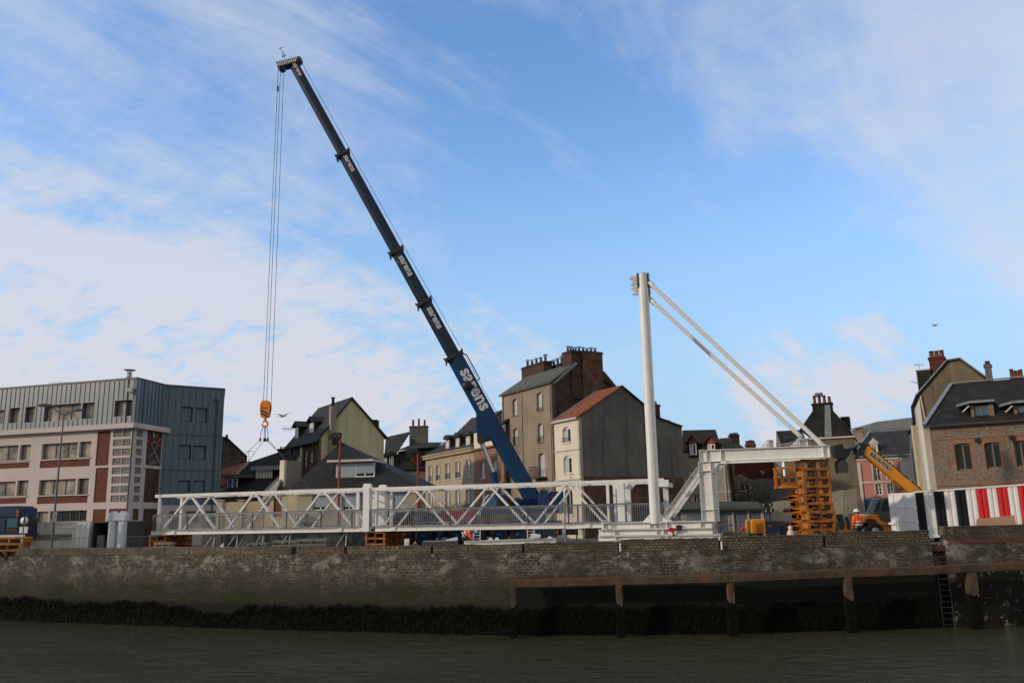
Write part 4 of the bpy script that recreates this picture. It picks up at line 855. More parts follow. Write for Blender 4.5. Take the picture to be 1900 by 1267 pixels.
uz = F.rect(z2, (782, 574, 1096, 590), bk); b = MB(); bar2(b, F, uz[0], uz[1]+.06, uz[2], uz[3]+.06, -bk-3.6, -bk+.45); b.build('dormer_roof', M['trim'], B_)
b = MB(); p = F.w(*z2(845, 425), 3.9); b.box((p.x-.45, p.y-.4, p.z-.55), (p.x+.25, p.y+.3, p.z+.42)); b.box((p.x-.5, p.y-.5, p.z+.44), (p.x+.35, p.y+.4, p.z+.5)); b.build('chimney', M['slatedark'], B_)
# --- dark houses behind, right of the green one
F = Face(P(*z2(1165, 560), 113), P(*z2(1580, 560), 112)); B_ = H('mansard_house', 'dark slate mansard house with a broad three-pot chimney beyond the bungalow', F.A)
roofslab(B_, [F.w(*z2(1160, 600)), F.w(*z2(1250, 520)), F.w(*z2(1345, 375), 4.), F.w(*z2(1178, 412), 4.)], M['slate'])
roofslab(B_, [F.w(*z2(1262, 500), .3), F.w(*z2(1590, 470), .3), F.w(*z2(1590, 447), 4.), F.w(*z2(1390, 450), 4.)], M['slate'])
roofslab(B_, [F.w(*z2(1245, 640), -.4), F.w(*z2(1590, 628), -.4), F.w(*z2(1590, 455), 1.), F.w(*z2(1262, 512), 1.)], M['slatedark'])
u0, za = F.uz(*z2(1160, 605)); um, zm = F.uz(*z2(1245, 636)); u1, _ = F.uz(*z2(1590, 630)); facade(B_, F, [(u0, 0), (u1, 0), (u1, zm), (um, zm), (um-.3, za+.2), (u0, za+.2)], [], M['slatewall'])
for r_ in ((1165, 556, 1184, 618), (1200, 545, 1228, 612), (1375, 545, 1420, 600)):
    uz = F.rect(z2, r_, -.5); Fd = Face(F.pt(0, 0, .5), F.pt(1, 0, .5)); window(B_, Fd, uz, cols=2, depth=.1, frame=M['wframe'] if r_[0] < 1300 else M['redpole'])
    b = MB(); bar2(b, Fd, uz[0]-.1, uz[1]-.2, uz[2]+.1, uz[3]+.1, -2.2, -.17); um = (uz[0]+uz[2])/2; b.prism([Fd.pt(uz[0]-.3, uz[3]+.1, .2), Fd.pt(uz[2]+.3, uz[3]+.1, .2), Fd.pt(um, uz[3]+.75, .2)], -F.n*2.5); b.build('dormer', M['slatedark'], B_)
chimney(B_, F, z2, (1340, 338, 1460, 470), 3.4, .9, M['greywall'], pots=3, poth=1.0, potr=.16, potmat=M['potgrey'])
# --- long beige terrace
PT = P(*z3(420, 638), 95.); PL = PZ(*z3(145, 690), PT.z); F = Face(PL, PT); FT = F
B_ = H('terrace_house', 'long beige rendered terrace with five tall windows and three dormers', PT)
zb_ = PT.z
wl = [(168, 738, 188, 826), (210, 733, 232, 818), (262, 722, 287, 811), (318, 712, 343, 805), (377, 703, 404, 797), (168, 885, 190, 960), (262, 878, 288, 960), (318, 872, 343, 960), (377, 868, 404, 960)]
h = openings(B_, F, z3, [w_+(dict(cols=2, open_leaf=True, rail=.35 if i in (0, 1, 2, 3) else None),) for i, w_ in enumerate(wl)], sill=M['trim'], curtain=.55)
ul = F.uz(*z3(150, 700))[0]; facade(B_, F, [(ul, 0), (F.L, 0), (F.L, zb_), (ul, zb_)], h, M['beige'])
b = MB(); bar2(b, F, ul-.2, zb_-.35, F.L+.05, zb_, .0, .35); bar2(b, F, ul-.25, zb_+.003, F.L+.05, zb_+.16, -.1, .5); b.build('cornice', M['beige'], B_)
r0 = F.pt(ul-.3, zb_+.15, .4); r1 = F.pt(F.L, zb_+.15, .4); m0 = F.w(*z3(250, 600), 2.3); m1 = F.w(*z3(425, 560), 2.3); m0 = F.pt(ul+3., m1.z, -2.3); m1 = F.pt(F.L, m1.z, -2.3)
roofslab(B_, [r0, r1, m1, m0], M['slate']); t0 = F.w(*z3(392, 468), 5.); t1 = F.w(*z3(440, 455), 5.); zr = t0.z
t0 = F.pt(F.uz(*z3(392, 468), 5.)[0], zr, -5.5); t1 = F.pt(F.L, zr, -5.5)
roofslab(B_, [m0+Vector((0, 0, .1)), m1+Vector((0, 0, .1)), t1, t0], M['slate'])
roofslab(B_, [r0, m0, F.pt(ul+3., m1.z, -9), F.pt(ul-.3, zb_+.15, -9)], M['slate'])
b = MB(); b.bar(m0+Vector((0, 0, .14)), t0+Vector((0, 0, .05)), .25, .06); b.build('hip_flashing', M['zincflash'], B_)
for r_ in ((258, 592, 279, 640), (314, 580, 336, 634), (371, 570, 396, 622)):
    bk = .1; uz = F.rect(z3, r_, bk); Fd = Face(F.pt(0, 0, -bk), F.pt(1, 0, -bk)); window(B_, Fd, uz, cols=1, depth=.12, glass=M['curtain'], frame=M['beige'], fw=.1)
    b = MB(); bar2(b, Fd, uz[0]-.12, uz[1]-.2, uz[2]+.12, uz[3]+.1, -1.9, -.19); um = (uz[0]+uz[2])/2; b.prism([Fd.pt(uz[0]-.32, uz[3]+.1, .15)] + [Fd.pt(um+math.cos(math.pi*k/6)*(uz[2]-uz[0]+.5)/2, uz[3]+.1+math.sin(math.pi*k/6)*.55, .15) for k in range(6, -1, -1)][1:], -F.n*2.2); b.build('dormer', M['slate'], B_)
b = MB(); p0 = F.w(*z3(225, 640), .5); b.prism([F.w(*z3(215, 648), .9), F.w(*z3(240, 641), .9), F.w(*z3(256, 605), 1.9), F.w(*z3(236, 610), 1.9)], (0, -.08, .06)); b.build('skylight', M['glassblue'], B_)
# --- narrow pink brick house between terrace and tall house
F = Face(F.pt(F.L, 0), PZ(*z3(585, 600), zb_)); B_ = H('narrow_house', 'narrow pink brick house with a cream upper wall behind the crane boom', F.A)
uE = F.uz(*z3(586, 650))[0]; zmid = F.uz(*z3(430, 652))[1]; ztp = F.uz(*z3(430, 560))[1]
h = openings(B_, F, z3, [(458, 712, 484, 806), (525, 700, 552, 800), (458, 870, 484, 960)], curtain=.4, sill=M['trim'], cols=2)
facade(B_, F, [(0, 0), (uE, 0), (uE, zmid), (0, zmid)], h, M['pinkbrick'])
h = openings(B_, F, z3, [(455, 595, 482, 648)], curtain=.9, cols=2)
facade(B_, F, [(0, zmid+.2), (uE, zmid+.2), (uE, ztp+.3), (0, ztp+.3)], h, M['cream'], name='upper_wall')
b = MB(); bar2(b, F, -.05, zmid, uE, zmid+.19, -.2, .3); bar2(b, F, -.05, F.uz(*z3(500, 845))[1], uE, F.uz(*z3(500, 835))[1], 0, .2); b.build('cornice', M['pinkbrick'], B_)
g0 = F.pt(0, ztp+.3, .2); g1 = F.pt(uE, ztp+.3, .2); roofslab(B_, [g0, g1, F.pt(uE, ztp+3.2, -4.), F.pt(.5, ztp+3.2, -4.)], M['slate'])
pts = [F.uz(*z3(x, y), -.0) for x, y in ((515, 500), (583, 424), (587, 520), (530, 540))]
b = MB(); b.prism([F.w(*z3(x, y), 1.) for x, y in ((500, 530), (552, 440), (586, 424), (590, 560))], -F.n*.5); b.build('gable_wall', M['darkbrick'], B_)
b = MB(); b.prism([F.w(*z3(x, y), .8) for x, y in ((490, 520), (545, 432), (583, 421), (550, 445))], -F.n*1.2); b.build('gable_coping', M['lichenslate'], B_)
# --- tall tan house with brick flank
T0 = P(*z3(860, 270), 80.); TL = PZ(*z3(580, 347), T0.z); F = Face(TL, T0); FT9 = F
B_ = H('tall_house', 'four-storey tan house with a dark brick flank and rows of chimney pots', T0)
zt9 = T0.z; fr = dict(cols=2, curtain=.45)
h = openings(B_, F, z3, [(636, 362, 665, 455, dict(rail=None)), (640, 525, 670, 618, dict(rail=.45)), (648, 688, 676, 790, {}), (771, 325, 805, 425, dict(rail=.12)), (777, 498, 811, 603, dict(rail=.3)), (782, 665, 822, 806, dict(curtain=.7)), (790, 862, 828, 960, {})], arch=.16, sill=M['slatewall'], depth=.3, **fr)
facade(B_, F, [(0, 0), (F.L, 0), (F.L, zt9), (0, zt9)], h, M['tan'])
uz = F.rect(z3, (762, 742, 830, 800)); b = MB(); bar2(b, F, uz[0], uz[1]-.12, uz[2], uz[1], .0, .75)
for zz in (uz[1]+.1, uz[3]): bar2(b, F, uz[0]+.02, zz, uz[2]-.02, zz+.05, .68, .73)
n = 14
for i in range(n+1): u = uz[0]+.05+(uz[2]-uz[0]-.1)*i/n; bar2(b, F, u-.015, uz[1], u+.015, uz[3], .69, .72)
b.build('balcony', M['black'], B_)
b = MB(); bar2(b, F, -.15, zt9-.02, F.L+.02, zt9+.12, -.1, .3); b.build('gutter', M['zincflash'], B_); flatpipe(B_, F.pt(.15, zt9, .1), F.pt(.15, 0, .1), .06)
for x in (693, 852): p = F.uz(*z3(x, 500))[0]; flatpipe(B_, F.pt(p, zt9-.2, .05), F.pt(p, 0, .05), .035, M['tan'], 'render_joint')
FB = Face(T0, T0-F.n*11.)                       # brick flank
vp = [FB.uz(*z3(x, y)) for x, y in ((985, 165), (1150, 208), (1218, 290), (1235, 400))]
uR = vp[2][0]; rz = vp[0][1]
facade(B_, FB, [(0, 0), (uR+1.5, 0), (uR+1.5, vp[2][1]-1.2), (uR, vp[2][1]), vp[1], vp[0], (0, zt9)], [], M['darkbrick'], name='flank_wall')
RD0 = FB.pt(vp[0][0], rz+.15, .2); rl = F.uz(*z3(800, 185), 5.)[0]; RDL = RD0 - F.t*(F.L-.2)
roofslab(B_, [F.pt(-.3, zt9+.08, .35), F.pt(F.L+.2, zt9+.08, .35), RD0, RDL], M['lichenslate'], .14)
RB0 = FB.pt(uR+1.5, vp[2][1]-.9, .2); roofslab(B_, [RD0, RDL, RB0-F.t*(F.L-.2), RB0], M['slate'], .14)
b = MB(); b.prism([FB.pt(-.1, zt9-.1, .25), FB.pt(.2, zt9-.1, .25), FB.pt(vp[0][0]+.2, rz, .25), FB.pt(vp[0][0]-.1, rz+.12, .25)], -FB.n*.2); b.build('verge', M['zincflash'], B_)
def stack(par, Fx, q, xl, xr, ytop, ybot, d0, d1, mat, pots, **kw): return chimney(par, Fx, q, (xl, ytop, xr, ybot), d0, d1, mat, pots, **kw)
chimney(B_, FB, z3, (968, 96, 1028, 360), -.12, 1.6, M['darkbrick'], pots=4, cowls=True, potmat=M['potgrey'], poth=.42, potr=.12)
chimney(B_, FB, z3, (1032, 100, 1145, 400), -.28, 1.8, M['oldbrick'], pots=5, cowls=True, potmat=M['potgrey'], poth=.4, potr=.13)
chimney(B_, F, z3, (687, 172, 812, 262), 4., 1.1, M['darkbrick'], pots=5, cowls=True, potmat=M['potgrey'], poth=.65, potr=.15)
chimney(B_, F, z3, (818, 178, 905, 240), 5.4, .9, M['darkbrick'], pots=4, cowls=True, potmat=M['potgrey'], poth=.65, potr=.15)
b = MB(); b.prism([F.w(*z3(x, y), 3.4) for x, y in ((852, 226), (880, 222), (893, 208), (866, 212))], (0, -.1, .12)); b.build('skylight', M['black'], B_)
# --- cream house with orange roof and broad grey gable
C0 = P(*z3(1006, 470), 73.); CL = PZ(*z3(868, 497), C0.z); F = Face(CL, C0); zc_ = C0.z
B_ = H('gable_house', 'cream house with an orange tiled roof and a broad blank grey gable', C0)
h = openings(B_, F, z3, [(916, 517, 960, 604, dict(rail=.28)), (921, 678, 967, 778, dict(rail=None)), (929, 862, 973, 1010, dict(curtain=0, glass=M['glass']))], arch=.30, cols=2, curtain=.5, sill=M['cream'], fw=.07)
facade(B_, F, [(0, 0), (F.L, 0), (F.L, zc_), (0, zc_)], h, M['cream'])
b = MB(); zz = F.uz(*z3(945, 652))[1]; bar2(b, F, 0, zz, F.L, zz+.12, .0, .08); b.build('string_course', M['trim'], B_); b = MB(); zz = F.uz(*z3(945, 818))[1]; bar2(b, F, 0, zz, F.L, zz+.15, .0, .12); b.build('string_course', M['trim'], B_); b = MB(); bar2(b, F, -.1, zc_-.05, F.L+.02, zc_+.12, -.1, .3); b.build('cornice', M['trim'], B_)
p = F.w(*z3(965, 800), -.1); b = MB(); b.path([p+Vector((1.1, 0, .25)), p+Vector((0, -.3, .25)), p+Vector((-.15, -.3, .1)), p+Vector((-.1, -.3, -.1)), p+Vector((.1, -.3, 0))], .025); b.build('sign_bracket', M['black'], B_)
FG = Face(C0, C0-F.n*16.)
gp = [FG.uz(*z3(x, y)) for x, y in ((1245, 291), (1375, 398), (1450, 468), (1583, 517), (1600, 800))]
zbk = FG.uz(*z3(1200, 795))[1]
facade(B_, FG, [(0, zbk), (gp[3][0], zbk), gp[3], gp[2], gp[1], gp[0], (0, zc_)], [], M['greygable'], name='gable_wall')
facade(B_, FG, [(0.05, 0), (gp[3][0]-.03, 0), (gp[3][0]-.03, zbk-.003), (0.05, zbk-.003)], [], M['oldbrick'], depth=.2, name='gable_base')
AP = FG.pt(*gp[0], .15)+Vector((0, 0, .1)); rr_ = PZ(*z3(1130, 312), AP.z); APL = AP-F.t*((F.L))
roofslab(B_, [F.pt(0.35, zc_+.1, .3), F.pt(F.L+.15, zc_+.1, .3), AP, APL+F.t*.35], M['orangetile'], .14)
roofslab(B_, [F.pt(-.2, zc_+.12, .33), F.pt(0.345, zc_+.12, .33), APL+F.t*.345+Vector((0, 0, .03)), APL-F.t*.2+Vector((0, 0, .03))], M['greygable'], .16, 'verge')
prev = AP
for g_ in gp[1:4]:
    nx = FG.pt(*g_, .15)+Vector((0, 0, .08)); roofslab(B_, [prev, prev-F.t*F.L, nx-F.t*F.L, nx], M['slatedark'], .14); prev = nx
chimney(B_, FG, z3, (1441, 396, 1462, 480), 1., .6, M['redbrick'], pots=1, poth=.3)
chimney(B_, FG, z3, (1510, 480, 1518, 500), 1., .2, M['slatedark'], cap=False, name='flue')
# --- small stained house with two dormers
F = Face(P(*a8(150, 800), 86), P(*a8(572, 800), 84.)); B_ = H('dormer_house', 'small stained cream house with brown tiles and two red-faced dormers', F.A)
u0, ze = F.uz(*a8(140, 545)); u1, z1e = F.uz(*a8(545, 600)); 
h = openings(B_, F, a8, [(205, 800, 290, 938, dict(cols=2)), (410, 798, 462, 935, dict(cols=1)), (222, 1045, 300, 1122, dict(cols=3)), (418, 1045, 460, 1108, dict(cols=1))], curtain=.3, depth=.25, fw=.1, sill=M['trim'])
facade(B_, F, [(u0, 0), (u1+.5, 0), (u1, z1e), (u0, z1e)], h, M['smallhouse'])
roofslab(B_, [F.w(*a8(138, 612), -.2), F.w(*a8(530, 603), -.2), F.w(*a8(462, 405), 4.), F.w(*a8(138, 412), 4.)], M['tile'], .2)
b = MB(); zz = F.uz(*a8(350, 1025))[1]; bar2(b, F, u0, zz, u1+.4, zz+.1, 0, .06); b.build('string_course', M['trim'], B_)
flatpipe(B_, F.w(*a8(548, 760), -.1), F.pt(F.uz(*a8(575, 1100))[0], 0, .1), .06, M['trim'])
for r_ in ((208, 545, 275, 652), (384, 545, 456, 606)):
    uz = F.rect(a8, r_, -.3); Fd = Face(F.pt(0, 0, .3), F.pt(1, 0, .3)); window(B_, Fd, uz, cols=2, depth=.1, fw=.1, curtain=.4)
    b = MB(); bar2(b, Fd, uz[0]-.15, uz[1]-.25, uz[2]+.15, uz[3]+.05, -2.4, -.17); b.build('dormer', M['tile'], B_); um = (uz[0]+uz[2])/2
    b = MB(); b.prism([Fd.pt(uz[0]-.15, uz[3]+.06, .05), Fd.pt(uz[2]+.15, uz[3]+.06, .05), Fd.pt(um, uz[3]+.75, .05)], -F.n*.2); b.build('dormer_face', M['redpole'], B_)
    bv = -F.n*3.; mm = Fd.pt(um, uz[3]+.9, .25); roofslab(B_, [Fd.pt(uz[0]-.45, uz[3]+.02, .25), mm, mm+bv, Fd.pt(uz[0]-.45, uz[3]+.02, .25)+bv], M['tile'], .09, 'dormer_roof'); roofslab(B_, [mm, Fd.pt(uz[2]+.45, uz[3]+.02, .25), Fd.pt(uz[2]+.45, uz[3]+.02, .25)+bv, mm+bv], M['tile'], .09, 'dormer_roof')
# --- grey roof and chimney behind it, brick party wall and sheds
F = Face(P(*a8(500, 600), 100), P(*a8(770, 600), 100)); B_ = H('slate_house', 'grey slate roof with a five-pot stack behind the small stained house', F.A)
roofslab(B_, [F.w(*a8(520, 610)), F.w(*a8(750, 585)), F.w(*a8(603, 482), 3.), F.w(*a8(500, 492), 3.)], M['slate']); u0, ze = F.uz(*a8(520, 600)); u1, _ = F.uz(*a8(760, 600)); facade(B_, F, [(u0, 0), (u1, 0), (u1, ze), (u0, ze)], [], M['slatewall'])
chimney(B_, F, a8, (612, 458, 698, 580), 1.5, .9, M['darkbrick'], pots=5, poth=.25, potmat=M['potgrey'])
F = Face(P(*a8(770, 600), 118), P(*a8(900, 600), 118)); B_ = H('chimney_stack', 'distant brick stack crowned with red pots above the white beam', F.A, 'chimney')
chimney(B_, F, a8, (775, 552, 862, 700), 0, 1., M['oldbrick'], pots=5, poth=.6, potr=.2); b = MB(); bar2(b, F, 0, 0, 3, F.uz(*a8(800, 690))[1], -.9, -.1); b.build('stack_base', M['oldbrick'], B_)
F = Face(P(*a8(545, 800), 92), P(*a8(1045, 800), 92)); B_ = H('brick_party_wall', 'plain dark red brick gable wall under the long white beam', F.A, 'wall')
u0, za = F.uz(*a8(540, 700)); um, zb2 = F.uz(*a8(1042, 690)); b = MB(); bar2(b, F, u0, 0, um, za+.8, -.6, 0); b.build('wall_face', M['redbrick'], B_)
uz = F.rect(a8, (632, 700, 652, 1100)); b = MB(); bar2(b, F, uz[0], 0, uz[2], uz[3], .01, .2); b.build('pilaster', M['slatewall'], B_)
uz = F.rect(a8, (1040, 700, 1064, 890)); b = MB(); bar2(b, F, uz[0], 0, uz[2], uz[3]+.5, .0, .5); b.build('corner_strip', M['trim'], B_)
uz = F.rect(a8, (890, 805, 945, 842)); b = MB(); rs = random.Random(5)
for i in range(6):
    for j in range(4):
        if rs.random() < .6: bar2(b, F, uz[0]+(uz[2]-uz[0])*i/6, uz[1]+(uz[3]-uz[1])*j/4, uz[0]+(uz[2]-uz[0])*(i+.9)/6, uz[1]+(uz[3]-uz[1])*(j+.75)/4, .002, .012)
b.build('pale_patch', M['trim'], B_)
F = Face(P(*a8(652, 1000), 86), P(*a8(815, 1000), 86)); B_ = H('small_shed', 'little grey cement lean-to with a pale window beside the bush', F.A, 'shed')
pts = [F.uz(*a8(x, y)) for x, y in ((652, 870), (712, 840), (812, 905))]; h = openings(B_, F, a8, [(712, 928, 800, 1010)], cols=2)
facade(B_, F, [(pts[0][0], 0), (pts[2][0], 0), pts[2], pts[1], pts[0]], h, M['slatewall'])
F = Face(P(*a8(800, 1000), 84), P(*a8(1400, 1000), 82)); B_ = H('yard_wall', 'plain dark grey yard wall behind the bush and the orange cage', F.A, 'wall')
u0, za = F.uz(*a8(790, 892)); u1, zz = F.uz(*a8(1290, 880)); b = MB(); bar2(b, F, u0, 0, u1, za, -.4, 0); b.build('wall_panel', M['greywall'], B_)
# --- slate-hung house with pyramidal chimney end
F = Face(P(*a8(1110, 600), 86), P(*a8(1815, 600), 83)); B_ = H('slate_hung_house', 'brown cement house whose steep slate gable carries a four-pot stack', F.A)
pts = [F.uz(*a8(x, y)) for x, y in ((1120, 565), (1380, 485), (1806, 472), (1850, 1100))]
Fz = pts[2]; h = openings(B_, F, a8, [(1632, 690, 1760, 830)], fill='void', arch=.4)
facade(B_, F, [(pts[0][0], 0), (pts[2][0]+.15, 0), pts[2], (pts[1][0], pts[1][1]), (pts[0][0], pts[0][1])], h, M['slatewall'])
b = MB(); b.prism([F.w(*a8(x, y), 0.) for x, y in ((1282, 412), (1376, 480), (1806, 466), (1775, 388), (1690, 300), (1608, 215), (1418, 215), (1395, 262), (1340, 345))], -F.n*.5); b.build('slate_gable', M['slatedark'], B_)
b = MB(); b.prism([F.w(*a8(x, y), -.03) for x, y in ((1532, 160), (1585, 165), (1602, 472), (1532, 474))], F.n*.04); b.build('lead_flashing', M['zincflash'], B_)
roofslab(B_, [F.w(*a8(1608, 215), 0), F.w(*a8(1806, 466), 0), F.w(*a8(1806, 466), 0)-F.n*8, F.w(*a8(1608, 215), 0)-F.n*8], M['slatedark'])
roofslab(B_, [F.w(*a8(1418, 215), 0), F.w(*a8(1282, 412), 0), F.w(*a8(1282, 412), 0)-F.n*8, F.w(*a8(1418, 215), 0)-F.n*8], M['slatedark'])
chimney(B_, F, a8, (1410, 150, 1606, 235), -.05, .8, M['slatedark'], pots=4, poth=.75, potr=.17)
b = MB(); p = F.w(*a8(1476, 95), .4); b.tube((p.x, p.y, p.z-1.0), (p.x, p.y, p.z+.3), .04); 
for k in range(5): a = k*1.257; b.box((p.x+math.cos(a)*.3-.1, p.y+math.sin(a)*.3-.1, p.z+.1), (p.x+math.cos(a)*.3+.1, p.y+math.sin(a)*.3+.1, p.z+.5))
b.build('cowl', M['galv'], B_)
b = MB(); p0 = F.rect(a8, (1690, 278, 1775, 392), 1.); bar2(b, F, p0[0], p0[1], p0[2], p0[3], -2.5, -1.); b.build('dormer', M['slatedark'], B_)
b = MB(); bar2(b, F, pts[1][0], pts[2][1]-.1, pts[2][0]+.2, pts[2][1]+.05, -.1, .25); b.build('gutter', M['trim'], B_)
zz = F.uz(*a8(1690, 960))[1]; b = MB(); bar2(b, F, F.uz(*a8(1560, 900))[0], zz, pts[2][0], zz+.12, 0, .06); b.build('ledge', M['slatewall'], B_)
roofslab(B_, [F.w(*a8(1115, 580), .4), F.w(*a8(1380, 560), .4), F.w(*a8(1300, 408), 3.5), F.w(*a8(1058, 420), 3.5)], M['slatedark'])
b = MB(); b.prism([F.w(*a8(x, y), .3) for x, y in ((1056, 422), (1105, 572), (1105, 890), (1060, 890))], -F.n*.4); b.build('side_gable', M['palegable'], B_)
for (xs, lab, mt) in (([(1018, 1180), (1022, 1118), (1052, 1112), (1120, 1100), (1175, 1098), (1230, 1108), (1240, 1300), (1018, 1300)], 'rounded stump of a pale demolished wall behind the orange stack', 'concwall'), ([(1572, 1300), (1568, 1030), (1700, 998), (1716, 998), (1716, 1300)], 'pale broken wall panel right of the orange stack', 'concwall'), ([(1720, 1300), (1718, 1000), (1838, 985), (1868, 1300)], 'streaky grey cement wall panel beside the pink house', 'greywall')):
    Fx = Face(P(*a8(1000, 1100), 76), P(*a8(1900, 1100), 76)); pp = [Fx.uz(*a8(x, y)) for x, y in xs]; pp = [(u, max(z, 0)) for u, z in pp]
    b = MB(); b.prism([Fx.pt(u, z) for u, z in pp], -Fx.n*.4); o_ = b.build('wall_stump', M[mt] if mt == 'concwall' else M['palegable'], None, Fx.pt(pp[0][0], 0)); tag(o_, lab, 'wall')
# --- far metal shed and the salmon house
F = Face(P(*zb(100, 790), 150), P(*zb(660, 790), 150)); pts = [F.uz(*zb(x, y)) for x, y in ((105, 765), (330, 692), (660, 652))]
b = MB(); b.prism([F.pt(pts[0][0], 0), F.pt(pts[2][0], 0), F.pt(*pts[2]), F.pt(*pts[1]), F.pt(*pts[0])], -F.n*20)
for i in range(30):
    u = pts[0][0]+(pts[2][0]-pts[0][0])*i/30; bar2(b, F, u, 0, u+.1, pts[0][1]+.2, .0, .05)
o_ = b.build('metal_shed', M['metalshed'], None, F.pt(pts[0][0], 0)); tag(o_, 'large distant pale grey metal shed above the salmon house', 'building')
F = Face(P(*zb(122, 1100), 98), P(*zb(620, 1100), 95)); B_ = H('salmon_house', 'salmon pink house with white pilaster and hipped slate roof', F.A)
FS = F; ze = F.uz(*zb(300, 1012))[1]; u0 = F.uz(*zb(122, 1050))[0]; uc = F.uz(*zb(530, 1050))[0]; u1 = F.uz(*zb(625, 1050))[0]
sr = dict(surround=M['trim'], cols=2, rows=3, curtain=.2)
zlow = F.uz(*z5(680, 900))[1]
h = openings(B_, F, z5, [(698, 692, 738, 795, dict(rail=.35)), (712, 816, 748, 880, {}), (778, 690, 812, 790, {}), (782, 815, 815, 880, {})], **sr)
facade(B_, F, [(u0, zlow), (uc, zlow), (uc, ze), (u0, ze)], h, M['salmon'])
facade(B_, F, [(uc+.01, 0), (u1, 0), (u1, ze), (uc+.01, ze)], [], M['cream'], name='cream_bay')
h = openings(B_, F, z5, [(650, 912, 722, 1010)], fill='door', mat=M['bluedoor']); facade(B_, F, [(u0, 0), (uc, 0), (uc, zlow-.01), (u0, zlow-.01)], h, M['bluedoor'], name='shopfront')
b = MB(); uz = F.rect(zb, (152, 1065, 188, 1267)); bar2(b, F, uz[0], 0, uz[2], uz[3], .0, .15); bar2(b, F, u0, F.uz(*z5(700, 806))[1]-.1, uc, F.uz(*z5(700, 806))[1]+.08, .0, .12); bar2(b, F, u0, ze-.35, uc, ze-.1, 0, .1); b.build('white_trim', M['trim'], B_)
b = MB(); bar2(b, F, u0-.3, ze, u1+.1, ze+.15, -.2, .4); b.build('gutter', M['zincflash'], B_)
e0 = F.pt(u0-.3, ze+.16, .35); e1 = F.pt(u1+.1, ze+.16, .35); rg0 = F.w(*zb(262, 790), 4.5); rg1 = F.pt(u1, rg0.z, -4.5)
roofslab(B_, [e0, e1, rg1, rg0], M['slate']); roofslab(B_, [e0, rg0, F.pt(u0-.3, ze+.16, -9)], M['slate'])
b = MB(); b.bar(e0+Vector((0, 0, .05)), rg0+Vector((0, 0, .08)), .3, .06); q0 = F.w(*zb(385, 795), 4.4); q1 = F.w(*zb(530, 990), -.3); b.bar(q0, q1, .25, .06); b.build('hip_flashing', M['zincflash'], B_)
uz = F.rect(zb, (283, 905, 325, 990), .3); Fd = Face(F.pt(0, 0, -.3), F.pt(1, 0, -.3)); window(B_, Fd, uz, cols=2, rows=2, depth=.1, surround=M['trim'])
b = MB(); um = (uz[0]+uz[2])/2; bar2(b, Fd, uz[0]-.2, uz[1], uz[2]+.2, uz[3]+.1, -2.5, -.17); b.build('dormer', M['slate'], B_); b = MB(); b.prism([Fd.pt(uz[0]-.35, uz[3]+.2, .1), Fd.pt(uz[2]+.35, uz[3]+.2, .1), Fd.pt(um, uz[3]+.85, .1)], -F.n*.3); b.build('pediment', M['trim'], B_)
b = MB(); b.prism([F.w(*zb(x, y), 1.2) for x, y in ((365, 960), (420, 958), (408, 920), (362, 922))], (0, -.1, .1)); b.build('skylight', M['glassblue'], B_)
chimney(B_, F, zb, (132, 775, 205, 900), 5, 1., M['tan'], pots=5, poth=.35)
